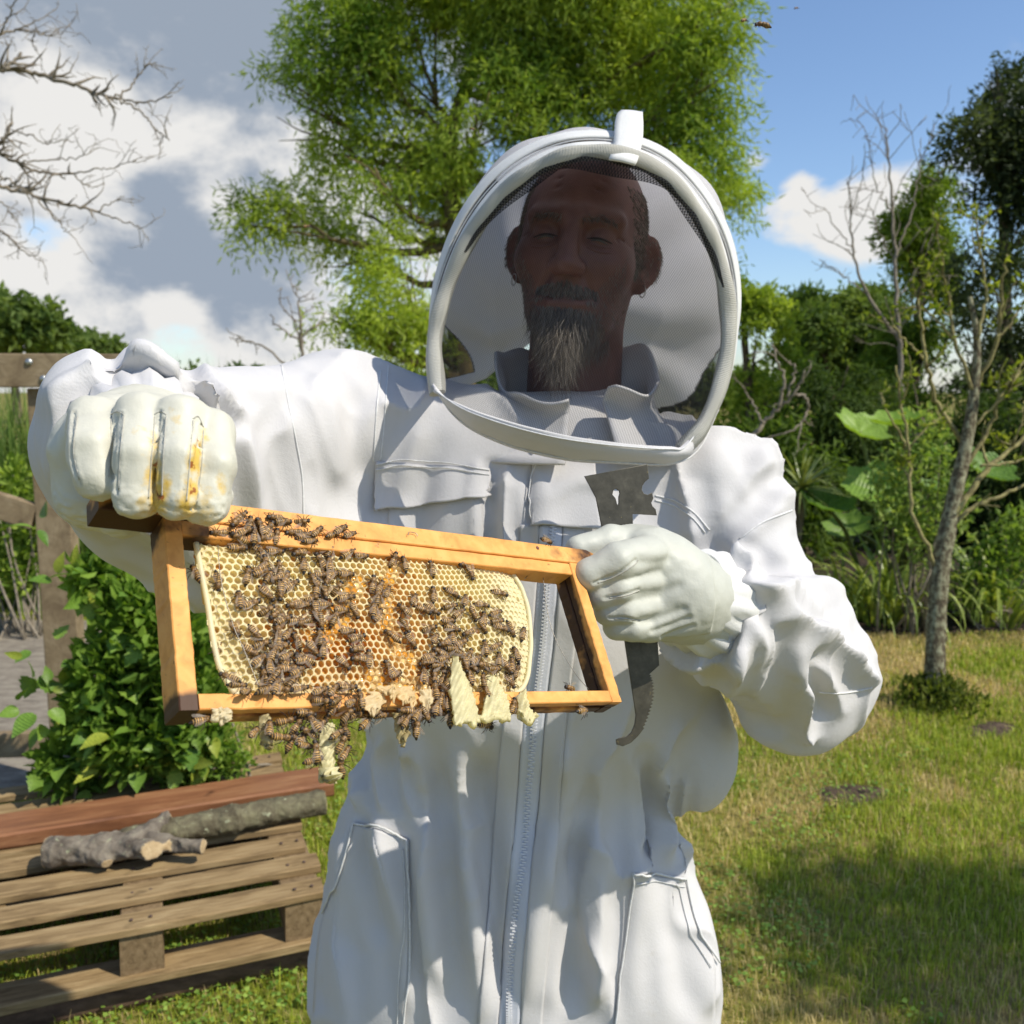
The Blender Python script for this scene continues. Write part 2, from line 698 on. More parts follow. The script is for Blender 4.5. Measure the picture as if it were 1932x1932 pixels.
M_PATH = nmat('path_grit', [(0.25, (0.10, 0.085, 0.065)), (0.5, (0.22, 0.19, 0.15)), (0.62, (0.27, 0.24, 0.19)), (0.78, (0.22, 0.21, 0.09))], 9, 10, 0.95, (1, 2.2, 1), 0.8, 0.012)
PATH_POLY = np.array([G(-700, 1520)[:2], G(150, 1500)[:2], G(330, 1330)[:2], G(330, 1172)[:2], G(-700, 1168)[:2]])
pv = np.array([(x, y, 0.004) for x, y in PATH_POLY])
mobj('path', pv, [(0, 1, 2, 3, 4)], M_PATH, kind='structure')
M_SOIL = nmat('bare_soil', [(0.3, (0.045, 0.030, 0.020)), (0.6, (0.11, 0.075, 0.05)), (0.8, (0.17, 0.125, 0.09))], 26, 8, 0.95, (1, 1, 1), 1.0, 0.03)
SOILS = []
for k, lst in enumerate(([(1540, 1490), (1600, 1480), (1672, 1490), (1680, 1512), (1620, 1528), (1552, 1515)], [(1820, 1375), (1870, 1362), (1925, 1372), (1905, 1392), (1840, 1396)])):
    pts = np.array([G(*p) for p in lst])
    sheet('soil_patch', pts, 0.004, M_SOIL, 20, 0.009, 0.12, k + 3)
    SOILS.append(pts[:, :2])
M_BED = nmat('bed_soil', [(0.3, (0.018, 0.012, 0.008)), (0.6, (0.05, 0.034, 0.02)), (0.8, (0.10, 0.07, 0.04))], 18, 8, 0.95, (1, 1, 1), 1.0, 0.04)
bed_pts = np.array([G(1250, 1205), G(1420, 1200), G(1600, 1196), G(1760, 1200), G(1932, 1192), G(2300, 1190), G(2350, 1000), G(1800, 960), G(1250, 980)])
sheet('flower_bed', bed_pts, 0.004, M_BED, 30, 0.03, 0.05, 9)

# ---- grass
M_GRASS = leaf_mat('grass_blade', 0.30, 0.6, 0.25)


def blades(name, xy, hgt, wid, cols, seed, lean=0.5, kind='stuff', z0=0.0, label=None, cat=None, bend=1.0):
    rng = np.random.default_rng(seed)
    n = len(xy)
    a = rng.uniform(0, 2 * math.pi, n)
    d = np.stack([np.cos(a), np.sin(a)], 1)
    ln = np.abs(rng.normal(0, lean, n))
    w = np.stack([-d[:, 1], d[:, 0]], 1) * (wid / 2)[:, None]
    b0 = np.c_[xy, np.full(n, z0)]
    mid = b0 + np.c_[d * (hgt * ln * 0.28)[:, None], hgt * 0.6]
    tip = b0 + np.c_[d * (hgt * ln * bend)[:, None], hgt * np.clip(1.05 - 0.42 * ln * bend, 0.15, 1)]
    W = np.c_[w, np.zeros(n)]
    V_ = np.stack([b0 - W, b0 + W, mid + W * 0.8, mid - W * 0.8, tip], 1).reshape(-1, 3)
    o = np.arange(n)[:, None] * 5
    quads_ = o + np.array([0, 1, 2, 3])
    tris_ = o + np.array([3, 2, 4])
    me = bpy.data.meshes.new(name)
    me.vertices.add(len(V_))
    me.vertices.foreach_set('co', V_.astype(np.float32).ravel())
    loops = np.concatenate([quads_, tris_], 1).ravel()
    me.loops.add(len(loops))
    me.loops.foreach_set('vertex_index', loops.astype(np.int32))
    me.polygons.add(2 * n)
    st_ = (np.arange(n)[:, None] * 7 + np.array([0, 4])).ravel()
    me.polygons.foreach_set('loop_start', st_.astype(np.int32))
    me.update(calc_edges=True)
    me.materials.append(M_GRASS)
    fcol(me, np.repeat(cols, 5, 0))
    p = {'kind': kind}
    if label:
        p['label'], p['category'] = label, cat
    return link(name, me, None, **p)


def lawn_grass():
    rng = np.random.default_rng(21)
    n = 330000
    d = rng.uniform(1.25, 7.2, n) ** 1.0
    x = rng.uniform(-0.66, 0.66, n) * d
    xy = np.c_[x, d]
    x3 = np.c_[xy, np.zeros(n)]
    keep = ~inside2(xy, PATH_POLY)
    keep &= ~inside2(xy, bed_pts[:, :2])
    for s in SOILS:
        c = s.mean(0)
        keep &= ~(inside2(xy, c + (s - c) * 0.95) & (rng.uniform(0, 1, n) < 0.93))
    # nothing is seen beneath the person
    keep &= ~((np.abs(x) < 0.22 * d) & (d > 1.7) & (d < 3.2) & (x / d > -0.16) & (x / d < 0.16))
    patch_ = 1.5 * vnoise(x3, 1.25, 5, 3) + 0.5 * vnoise(x3, 5, 8, 2) + 0.30 * np.clip((d - 2.6) / 2, -0.6, 1.0) + 0.08
    dry = np.clip((patch_ - 0.0) / 0.55, 0, 1)
    dry = np.where(x < -0.1, dry * 0.25, dry)
    thin = rng.uniform(0, 1, n) > 0.45 * dry
    keep &= thin
    xy, dry, d = xy[keep], dry[keep], d[keep]
    x3 = x3[keep]
    n = len(xy)
    long = np.clip(vnoise(x3, 2.2, 14, 2), 0, 1)
    h = rng.uniform(0.016, 0.040, n) * (1 + 0.7 * long * (1 - dry)) * np.where(rng.uniform(0, 1, n) < 0.04, 1.7, 1)
    w = rng.uniform(0.0016, 0.0034, n) * np.clip(d / 2.6, 0.8, 1.8)
    g1, g2, s1, s2 = np.array((0.16, 0.25, 0.02)), np.array((0.46, 0.50, 0.06)), np.array((0.50, 0.38, 0.16)), np.array((0.70, 0.56, 0.27))
    t = rng.uniform(0, 1, (n, 1))
    green = g1 * (1 - t) + g2 * t
    straw = s1 * (1 - t) + s2 * t
    isdry = (rng.uniform(0, 1, n) < 0.12 + 0.78 * dry)[:, None]
    cols = np.where(isdry, straw, green)
    blades('grass', xy, h, w, cols, 22, 0.55)
    # low clover between the blades, thickest near the pallet
    m = 12000
    dd = rng.uniform(1.6, 3.6, m)
    cx = np.where(rng.uniform(0, 1, m) < 0.55, rng.uniform(-0.62, -0.1, m), rng.uniform(0.12, 0.62, m)) * dd
    c3_ = np.c_[cx, dd, np.zeros(m)]
    ok = (vnoise(c3_, 3.0, 44, 2) > 0.05) & ~inside2(c3_[:, :2], PATH_POLY)
    c3_ = c3_[ok]
    m = len(c3_)
    c3_[:, 2] = rng.uniform(0.015, 0.045, m)
    a = rng.uniform(0, 2 * math.pi, m)
    sz = rng.uniform(0.0035, 0.008, m)
    e = np.c_[np.cos(a), np.sin(a), rng.normal(0, 0.25, m)] * sz[:, None]
    f = np.c_[-np.sin(a), np.cos(a), rng.normal(0, 0.25, m)] * sz[:, None]
    V_ = np.stack([c3_ - e, c3_ - e * 0.2 + f, c3_ + e, c3_ - e * 0.2 - f], 1).reshape(-1, 3)
    F_ = np.arange(m)[:, None] * 4 + np.array([0, 1, 2, 3])
    me = mesh_data('clover', V_, F_, M_GRASS, False)
    t = rng.uniform(0, 1, (m, 1))
    fcol(me, np.repeat(np.array((0.10, 0.20, 0.03)) * (1 - t) + np.array((0.30, 0.42, 0.08)) * t, 4, 0))
    link('clover', me, None, kind='stuff')


def inside2(pts, poly):
    x, y = pts[:, 0], pts[:, 1]
    r = np.zeros(len(pts), bool)
    j = len(poly) - 1
    for i in range(len(poly)):
        xi, yi = poly[i][:2]
        xj, yj = poly[j][:2]
        r ^= ((yi > y) != (yj > y)) & (x < (xj - xi) * (y - yi) / (yj - yi + 1e-12) + xi)
        j = i
    return r


lawn_grass()
# tall grass and reeds beyond the path
rng = np.random.default_rng(31)
n = 14000
xy = np.c_[rng.uniform(-7.5, -1.2, n), rng.uniform(5.9, 7.6, n)]
t = rng.uniform(0, 1, (n, 1))
blades('tall_grass', xy, rng.uniform(0.4, 1.75, n), rng.uniform(0.009, 0.02, n), np.array((0.04, 0.10, 0.02)) * (1 - t) + np.array((0.22, 0.30, 0.06)) * t, 32, 0.4)
# ------------------------------------------------------------------ trees and plants
M_LEAF = leaf_mat('leaf', 0.46, 0.6, 0.15)
M_BARK = nmat('bark', [(0.3, (0.05, 0.038, 0.025)), (0.5, (0.12, 0.09, 0.06)), (0.7, (0.21, 0.18, 0.12))], 26, 8, 0.95, (1, 1, 0.35), 1.0, 0.02)
M_BARK_LICHEN = nmat('lichened_bark', [(0.30, (0.05, 0.038, 0.026)), (0.46, (0.11, 0.09, 0.055)), (0.56, (0.25, 0.24, 0.15)), (0.70, (0.36, 0.36, 0.24))], 45, 8, 0.95, (1, 1, 0.7), 1.0, 0.01)
M_TWIG = nmat('bare_twig', [(0.3, (0.13, 0.11, 0.08)), (0.6, (0.26, 0.22, 0.165)), (0.8, (0.34, 0.31, 0.22))], 40, 5, 0.9, (1, 1, 1), 0.6, 0.004)
M_TWIG_YEL = nmat('yellow_lichen_twig', [(0.3, (0.10, 0.08, 0.04)), (0.5, (0.24, 0.21, 0.09)), (0.7, (0.40, 0.36, 0.14))], 40, 5, 0.9, (1, 1, 1), 0.6, 0.004)


def leaf_cloud(name, C, D, length, width, cols, mat, parent, fold=0.25, kind=None, six=False):
    """many leaves: C base points, D directions"""
    n = len(C)
    rng = np.random.default_rng(n)
    D = unit(D)
    r = rng.normal(0, 1, (n, 3))
    S = unit(np.cross(D, r))
    Nn = np.cross(S, D)
    L_ = np.broadcast_to(length, (n,))[:, None]
    W_ = np.broadcast_to(width, (n,))[:, None]
    if not six:
        V_ = np.stack([C, C + D * L_ * 0.45 + S * W_ * 0.5 + Nn * W_ * fold, C + D * L_ - Nn * L_ * 0.08, C + D * L_ * 0.45 - S * W_ * 0.5 + Nn * W_ * fold], 1)
        k = 4
        F_ = np.arange(n)[:, None] * 4 + np.array([0, 1, 2, 3])
    else:
        V_ = np.stack([C, C + D * L_ * 0.25 + S * W_ * 0.42 + Nn * W_ * fold, C + D * L_ * 0.62 + S * W_ * 0.44 + Nn * W_ * fold * 0.8, C + D * L_ - Nn * L_ * 0.10,
                       C + D * L_ * 0.62 - S * W_ * 0.44 + Nn * W_ * fold * 0.8, C + D * L_ * 0.25 - S * W_ * 0.42 + Nn * W_ * fold, C + D * L_ * 0.5], 1)
        k = 7
        F_ = np.concatenate([np.arange(n)[:, None] * 7 + np.array(q) for q in ([0, 1, 6, 5], [1, 2, 3, 6], [6, 3, 4, 5])])
    me = mesh_data(name, V_.reshape(-1, 3), F_, mat, False)
    fcol(me, np.repeat(cols, k, 0))
    o = link(name, me, parent)
    if kind:
        o['kind'] = kind
    return o


def blob_points(blobs, n, rng, shell=0.5):
    """points spread through ellipsoids, crowded towards their skin; returns points and outward directions"""
    vol = np.array([b[1][0] * b[1][1] * b[1][2] for b in blobs]) ** 0.72
    ix = rng.choice(len(blobs), n, p=vol / vol.sum())
    u = unit(rng.normal(0, 1, (n, 3)))
    r = rng.uniform(0, 1, n) ** shell
    c = np.array([b[0] for b in blobs])[ix]
    R = np.array([b[1] for b in blobs])[ix]
    return c + u * R * r[:, None], u, ix


def px_blobs(lst, d, yscale=0.8, dj=0.0, rng=None):
    out = []
    for q in lst:
        x, y, rx, ry = q[:4]
        dd = d + (rng.uniform(-dj, dj) if rng is not None else 0)
        rr = np.array([rx, 0.5 * (rx + ry) * yscale, ry]) * dd / FPX
        out.append((P(x, y, dd), rr))
    return out


def limb_tubes(segs, mat, name, parent, wob=0.04, seg=7, seed=1):
    rng = np.random.default_rng(seed)
    parts = [tube(p, r, seg, True, wob, rng) for p, r in segs]
    Vt, Ft = merge(parts)
    return mobj(name, Vt, Ft, mat, parent)


def leafy_tree(name, label, cat, base, trunk_pts, r0, blobs, n_shoots, per, leaf, cols, seed, droop=0.4, shoot_len=0.35, bark=None, group=None, shell=0.5, trans_mat=None, gap=0.0, nlimb=None, six=False):
    rng = np.random.default_rng(seed)
    t = thing(name, label, cat, group, tuple(base))
    path = catmull([base] + list(trunk_pts), 24)
    rad = np.linspace(r0, r0 * 0.35, 24)
    rad[:3] *= (1.35, 1.18, 1.06)
    limb_tubes([(path, rad)], bark or M_BARK, 'trunk', t, 0.05, 12, seed)
    # limbs to the blobs
    segs = []
    for bi, (c, R) in enumerate(blobs[: nlimb or len(blobs)]):
        k = int(np.argmin(np.linalg.norm(path[6:] - (c - np.array([0, 0, R[2] * 0.8 + 0.3])), axis=1))) + 6
        a = path[k]
        mid = (a + c) / 2 + np.array([0, 0, -0.1 * np.linalg.norm(c - a)]) + rng.normal(0, 0.08, 3) * np.linalg.norm(c - a)
        p = catmull([a, mid, c], 10)
        p[1:] += rng.normal(0, 0.02, (9, 3)) * np.linalg.norm(c - a)
        segs.append((p, np.linspace(rad[k] * 0.6, r0 * 0.08, 10)))
        for _ in range(5):
            u = unit(rng.normal(0, 1, 3) + np.array([0, 0, 0.3]))
            e = c + u * R * rng.uniform(0.6, 0.95)
            s0 = p[rng.integers(4, 9)]
            q = catmull([s0, (s0 + e) / 2 + rng.normal(0, 0.06, 3) * R.max(), e], 7)
            segs.append((q, np.linspace(r0 * 0.10, r0 * 0.03, 7)))
    limb_tubes(segs, bark or M_BARK, 'limbs', t, 0.03, 6, seed + 1)
    B, U, ix = blob_points(blobs, n_shoots, rng, shell)
    if gap:
        keep = vnoise(B, 1.0 / gap, seed + 9, 2) > -0.05
        B, U, ix = B[keep], U[keep], ix[keep]
    m = len(B)
    d = unit(U * 0.8 + rng.normal(0, 0.6, (m, 3)) + np.array([0, 0, 0.15]))
    C, D, cc = [], [], []
    tone = rng.uniform(0, 1, m)[:, None]
    cl = np.clip(0.5 + 0.75 * vnoise(B, 1.1, seed + 3, 2)[:, None], 0, 1)
    for k in range(per):
        f = (k + 0.5) / per
        p = B + d * shoot_len * f + np.array([0, 0, -1.0]) * droop * shoot_len * f * f
        dd = unit(d * 0.5 + rng.normal(0, 0.75, (m, 3)) + np.array([0, 0, -droop]))
        C.append(p + rng.normal(0, shoot_len * 0.10, (m, 3)))
        D.append(dd)
        mixv = np.clip(0.40 * tone + 0.60 * cl + rng.normal(0, 0.12, (m, 1)), 0, 1)
        cc.append(np.array(cols[0]) * (1 - mixv) + np.array(cols[1]) * mixv)
    C, D, cc = np.concatenate(C), np.concatenate(D), np.concatenate(cc)
    ln = leaf[0] * rng.uniform(0.7, 1.25, len(C))
    leaf_cloud('crown', C, D, ln, leaf[1] * rng.uniform(0.8, 1.2, len(C)), cc, trans_mat or M_LEAF, t, kind='stuff', six=six)
    rebase(t)
    return t


bpy.context.view_layer.update()
rg = np.random.default_rng(77)
# the big willow behind the person
wil = [(600, 235, 105, 95), (505, 400, 95, 48), (645, 95, 105, 105), (785, 60, 145, 105), (950, 50, 145, 105), (1120, 60, 145, 115), (1255, 75, 120, 105), (1335, 140, 75, 105), (1300, 265, 95, 110), (1375, 372, 62, 48),
       (1325, 455, 75, 75), (745, 235, 115, 105), (900, 200, 125, 115), (1040, 200, 135, 95), (1180, 200, 115, 100), (690, 405, 100, 95), (815, 350, 90, 85), (765, 535, 95, 100), (655, 480, 70, 50), (715, 625, 80, 45), (800, 640, 55, 45),
       (900, 400, 85, 110), (560, 165, 85, 38), (700, 320, 90, 60), (1010, 330, 120, 90), (1150, 330, 110, 90), (1250, 380, 80, 80), (800, -120, 250, 150), (1050, -150, 280, 160), (1270, -80, 140, 110), (640, 610, 60, 24), (1350, 20, 60, 70)]
wb = px_blobs(wil, 13.0, 0.55, 1.0, rg)
leafy_tree('willow_tree', 'large feathery willow with yellow green leaves behind the hooded person', 'tree', G(900, 935), [P(880, 760, 13), P(862, 600, 13), P(855, 430, 13), P(850, 260, 13.1), P(900, 100, 13.2)], 0.20, wb, 16500, 11, (0.145, 0.026),
           ((0.12, 0.22, 0.03), (0.50, 0.58, 0.09)), 5, 0.55, 0.42, nmat('willow_bark', [(0.3, (0.06, 0.045, 0.025)), (0.55, (0.17, 0.13, 0.06)), (0.72, (0.36, 0.27, 0.09))], 9, 8, 0.95, (1, 1, 0.3), 1, 0.03), gap=0.8)
# fruit tree outside the picture whose crown shades the lawn corner
sc_ = np.array([G(1790, 1800)[0], G(1790, 1800)[1], 0]) + SUN / SUN[2] * 3.3
leafy_tree('fruit_tree', 'small round fruit tree shading the corner of the lawn', 'tree', np.array([sc_[0], sc_[1], 0]), [np.array([sc_[0], sc_[1], 1.2]), sc_], 0.07, [(sc_, np.array([0.42, 0.42, 0.36])), (sc_ + np.array([0.4, 0.2, -0.2]), np.array([0.36, 0.36, 0.3]))], 380, 9, (0.08, 0.04), ((0.05, 0.10, 0.02), (0.20, 0.28, 0.05)), 57, 0.3, 0.22)
# trees far beyond the gate
for lst, lab, d, s in (([(20, 610, 55, 45), (70, 625, 45, 40), (-70, 615, 60, 50)], 'rounded dark green tree far behind the wooden gate', 42, 51), ([(180, 662, 42, 20), (150, 672, 40, 18)], 'low distant green tree rising over the gate rail', 60, 52), ([(112, 652, 16, 26)], 'slim distant tree between the two farther rounded ones', 45, 53)):
    bl = px_blobs(lst, d, 0.8)
    b0 = bl[0][0].copy()
    b0[2] = 0
    leafy_tree('distant_tree', lab, 'tree', b0, [b0 + np.array([0, 0, 1.0]), b0 + np.array([0, 0, max(2.0, bl[0][0][2])])], 0.3, bl, 1100, 8, (0.42, 0.24), ((0.06, 0.11, 0.03), (0.22, 0.29, 0.07)), s, 0.2, 0.9, group='trees beyond the gate', gap=0.9)
# field hedge on the horizon behind the willow
hd = [(x_, 738, 95, 26 + 5 * math.sin(x_ * 0.02)) for x_ in range(330, 1420, 120)]
hb = px_blobs(hd, 24.0, 0.8, 0.8, rg)
b0 = hb[4][0].copy()
b0[2] = 0
leafy_tree('field_hedge', 'low field hedge on the horizon behind the willow trunk', 'hedge', b0, [b0 + np.array([0, 0, 0.5]), hb[4][0]], 0.12, hb, 2600, 8, (0.20, 0.11), ((0.05, 0.10, 0.025), (0.20, 0.27, 0.06)), 58, 0.2, 0.5)
# trees along the right
RT = [('leafy_tree', 'pale green leafy tree just behind the edge of the hood', [(1430, 640, 55, 90), (1455, 740, 75, 80), (1400, 580, 40, 40), (1420, 840, 70, 80)], 14.0, 1700, 9, (0.13, 0.05), ((0.11, 0.20, 0.03), (0.40, 0.48, 0.07)), 61, 0.3),
      ('leafy_tree', 'soft grey green tree low against the cumulus cloud', [(1545, 640, 55, 60), (1610, 620, 65, 66), (1665, 650, 60, 70), (1590, 700, 80, 60), (1520, 590, 45, 36), (1640, 580, 40, 40)], 17.0, 4200, 9, (0.14, 0.05), ((0.06, 0.12, 0.03), (0.24, 0.31, 0.08)), 62, 0.3),
      ('columnar_tree', 'tall narrow fresh green tree behind the bare tree', [(1755, 390, 28, 62), (1742, 480, 42, 80), (1735, 590, 55, 95), (1725, 700, 70, 80), (1700, 430, 26, 40)], 12.5, 5200, 9, (0.11, 0.03), ((0.06, 0.13, 0.02), (0.27, 0.36, 0.05)), 63, 0.5),
      ('evergreen_tree', 'tall dark small leaved evergreen at the garden edge', [(1885, 160, 60, 45), (1845, 265, 55, 45), (1915, 250, 60, 70), (1905, 400, 75, 110), (1880, 540, 80, 100), (1900, 680, 95, 100), (1960, 300, 90, 150)], 11.0, 3600, 10, (0.10, 0.032), ((0.016, 0.032, 0.012), (0.12, 0.15, 0.065)), 64, 0.35),
      ('conifer', 'dark conifer with hanging sprays behind the gunnera', [(1590, 760, 75, 90), (1570, 880, 80, 100), (1640, 800, 70, 100)], 8.6, 2300, 9, (0.10, 0.022), ((0.02, 0.045, 0.012), (0.10, 0.15, 0.03)), 65, 0.9),
      ('conifer', 'broad shadowy conifer behind the lichened young tree', [(1740, 790, 100, 110), (1800, 900, 110, 110), (1700, 920, 90, 90)], 8.2, 2600, 9, (0.10, 0.022), ((0.018, 0.04, 0.012), (0.09, 0.14, 0.03)), 66, 0.8),
      ('conifer', 'dark conifer below the tall evergreen at the garden edge', [(1910, 850, 90, 120), (1960, 960, 110, 120), (1890, 980, 80, 90)], 8.0, 2200, 9, (0.10, 0.022), ((0.018, 0.04, 0.012), (0.09, 0.14, 0.03)), 67, 0.8),
      ('dense_shrub', 'dim green shrub filling the gap behind the shoulder', [(1470, 880, 80, 90), (1520, 980, 90, 90), (1440, 980, 90, 90)], 7.6, 1900, 9, (0.09, 0.035), ((0.03, 0.06, 0.012), (0.14, 0.21, 0.03)), 68, 0.5)]
for nm, lab, lst, d, ns_, per, lf, cols, s, dr in RT:
    bl = px_blobs(lst, d, 0.8, 0.3, rg)
    low_ = min(bl, key=lambda b: b[0][2])[0]
    top_ = max(bl, key=lambda b: b[0][2])[0]
    b0 = np.array([low_[0], low_[1], 0.0])
    leafy_tree(nm, lab, 'tree' if 'shrub' not in nm else 'shrub', b0, [b0 * 0.7 + low_ * 0.3, low_, (low_ + top_) / 2, top_], 0.11, bl, ns_, per, lf, cols, s, dr, 0.30, group='trees along the border', gap=0.4)

# ---- bare trees drawn by their branches
def branchy(paths, d, r_base, seed, twigs=3, tl=0.25, rmin=0.0025, dz=0.25, lvl=2):
    """paths in pixels -> tapered segments with side twigs; returns list of (path, radii)"""
    rng = np.random.default_rng(seed)
    segs = []
    for q in paths:
        pts, r0, r1 = q
        off = np.cumsum(rng.normal(0, dz * 0.15, len(pts)))
        w = catmull([P(x, y, d + o) for (x, y), o in zip(pts, off)], 6 * len(pts))
        w[1:-1] += rng.normal(0, 0.006, (len(w) - 2, 3)) * d / 6
        segs.append((w, np.linspace(r0, max(r1, rmin), len(w))))
        L_ = np.linalg.norm(np.diff(w, axis=0), axis=1).sum()
        k = int(twigs * L_ / 0.5)
        for _ in range(k):
            i = rng.integers(int(len(w) * 0.35), len(w) - 1)
            tdir = unit(w[min(i + 1, len(w) - 1)] - w[i - 1])
            u = unit(tdir * 0.8 + rng.normal(0, 0.55, 3) + np.array([0, 0, 0.15]))
            ln = tl * rng.uniform(0.35, 1.0)
            p = [w[i]]
            for s in range(5):
                u = unit(u + rng.normal(0, 0.22, 3) + np.array([0, 0, 0.05]))
                p.append(p[-1] + u * ln / 5)
            p = np.array(p)
            segs.append((p, np.linspace(max(rmin, r1 * 1.1), rmin * 0.7, 6)))
            if lvl > 1:
                for _ in range(rng.integers(1, 4)):
                    j = rng.integers(2, 6)
                    u2 = unit(p[j] - p[j - 1] + rng.normal(0, 0.55, 3))
                    e = np.array([p[j] + u2 * ln * 0.3 * f + rng.normal(0, 0.004, 3) for f in (0, 0.4, 0.7, 1.0)])
                    segs.append((e, np.linspace(rmin * 0.9, rmin * 0.6, 4)))
    return segs


c8 = lambda l: [(x * 0.5, y * 0.5) for x, y in l]
bare = [(c8([(-700, 500), (-300, 330), (-60, 280), (20, 262), (130, 275), (250, 310), (350, 345), (430, 370)]), 0.028, 0.012), (c8([(430, 370), (520, 385), (600, 375), (650, 360)]), 0.010, 0.004), (c8([(430, 370), (500, 400), (560, 450), (600, 500), (640, 530)]), 0.010, 0.004),
        (c8([(430, 370), (490, 330), (520, 290), (550, 250), (590, 235)]), 0.009, 0.004), (c8([(20, 262), (50, 235), (78, 200)]), 0.016, 0.012),
        (c8([(-700, 640), (-300, 560), (-50, 560), (0, 580), (60, 612), (150, 650), (280, 655)]), 0.022, 0.009), (c8([(280, 655), (350, 642), (430, 630), (515, 602)]), 0.008, 0.003), (c8([(280, 655), (310, 690), (360, 705), (395, 690)]), 0.006, 0.003), (c8([(80, 618), (200, 600), (300, 590), (370, 560)]), 0.008, 0.003),
        (c8([(-700, 760), (-300, 660), (-40, 690), (40, 715), (130, 740), (250, 770), (370, 800)]), 0.022, 0.010), (c8([(370, 800), (450, 830), (510, 850), (538, 872)]), 0.008, 0.003), (c8([(370, 800), (430, 760), (470, 740)]), 0.007, 0.003), (c8([(130, 742), (200, 820), (240, 862), (270, 885)]), 0.008, 0.003), (c8([(-40, 640), (50, 690), (130, 740)]), 0.008, 0.006),
        (c8([(-700, 900), (-300, 800), (-40, 862), (30, 890), (90, 950), (165, 988)]), 0.016, 0.003), (c8([(-500, 300), (-100, 240), (-30, 180), (0, 130), (60, 112), (130, 122), (190, 136), (238, 124)]), 0.018, 0.003), (c8([(0, 130), (35, 60), (60, -10)]), 0.009, 0.004), (c8([(60, 112), (120, 90), (205, 35)]), 0.008, 0.003),
        (c8([(130, 122), (122, 160), (140, 192)]), 0.005, 0.003), (c8([(-300, 560), (-40, 545), (20, 520), (46, 460)]), 0.016, 0.008), (c8([(46, 490), (120, 512), (170, 542), (240, 530), (282, 532)]), 0.007, 0.003), (c8([(-200, 700), (0, 760), (30, 800), (60, 840)]), 0.008, 0.003)]
bt = thing('bare_tree', 'leafless grey branches reaching in front of the cloud bank', 'tree', None, tuple(G(-360, 1180)))
trunk_p = [G(-360, 1180), P(-350, 800, 5.6), P(-350, 430, 5.6), P(-345, 150, 5.6), P(-300, -200, 5.6)]
limb_tubes([(catmull(trunk_p, 16), np.linspace(0.13, 0.05, 16))], M_BARK, 'trunk', bt, 0.04, 10, 3)
limb_tubes(branchy([(p_, a_ * 0.72, b_ * 0.8) for p_, a_, b_ in bare], 5.6, 0.02, 12, 5.0, 0.24, 0.0021), M_TWIG, 'branches', bt, 0.02, 5, 4)
rebase(bt)

sap = [(c8([(1140, 1900), (1138, 1500), (1136, 1300), (1130, 1180), (1124, 1085)]), 0.03, 0.006), (c8([(1136, 1290), (1060, 1240), (1018, 1185)]), 0.012, 0.004), (c8([(1136, 1270), (1190, 1232), (1235, 1212)]), 0.012, 0.004), (c8([(1138, 1420), (1000, 1312), (930, 1290), (866, 1272)]), 0.014, 0.004), (c8([(1134, 1220), (1090, 1190), (1070, 1160)]), 0.009, 0.004)]
b0 = P(570, 935, 10)
b0[2] = 0
st_ = thing('dead_sapling', 'small leafless dead sapling under the hanging willow boughs', 'tree', None, tuple(b0))
limb_tubes(branchy(sap, 10.0, 0.02, 14, 1.6, 0.35, 0.006), M_TWIG, 'branches', st_, 0.02, 5, 5)
rebase(st_)

dead = [([(1705, 1000), (1703, 800), (1700, 700), (1694, 600), (1690, 480), (1682, 380), (1676, 300), (1672, 240)], 0.055, 0.006), ([(1694, 640), (1640, 560), (1610, 470), (1605, 400), (1600, 340)], 0.03, 0.006), ([(1640, 560), (1590, 520), (1545, 490)], 0.014, 0.005), ([(1610, 470), (1570, 420), (1555, 390)], 0.011, 0.005),
        ([(1690, 480), (1720, 400), (1735, 320), (1738, 260)], 0.018, 0.005), ([(1682, 400), (1650, 340), (1640, 290)], 0.013, 0.005), ([(1697, 560), (1735, 500), (1760, 440)], 0.016, 0.005), ([(1690, 500), (1655, 430), (1640, 380)], 0.012, 0.005), ([(1605, 400), (1625, 350), (1630, 300)], 0.010, 0.004)]
b0 = P(1705, 920, 9.0)
b0[2] = 0
dt = thing('dead_tree', 'tall leafless tree with thin upright twigs against the cumulus cloud', 'tree', None, tuple(b0))
limb_tubes(branchy([(p_, a_ * 0.65, b_ * 0.7) for p_, a_, b_ in dead], 9.0, 0.03, 15, 2.4, 0.6, 0.0036), M_TWIG, 'branches', dt, 0.02, 5, 6)
rebase(dt)

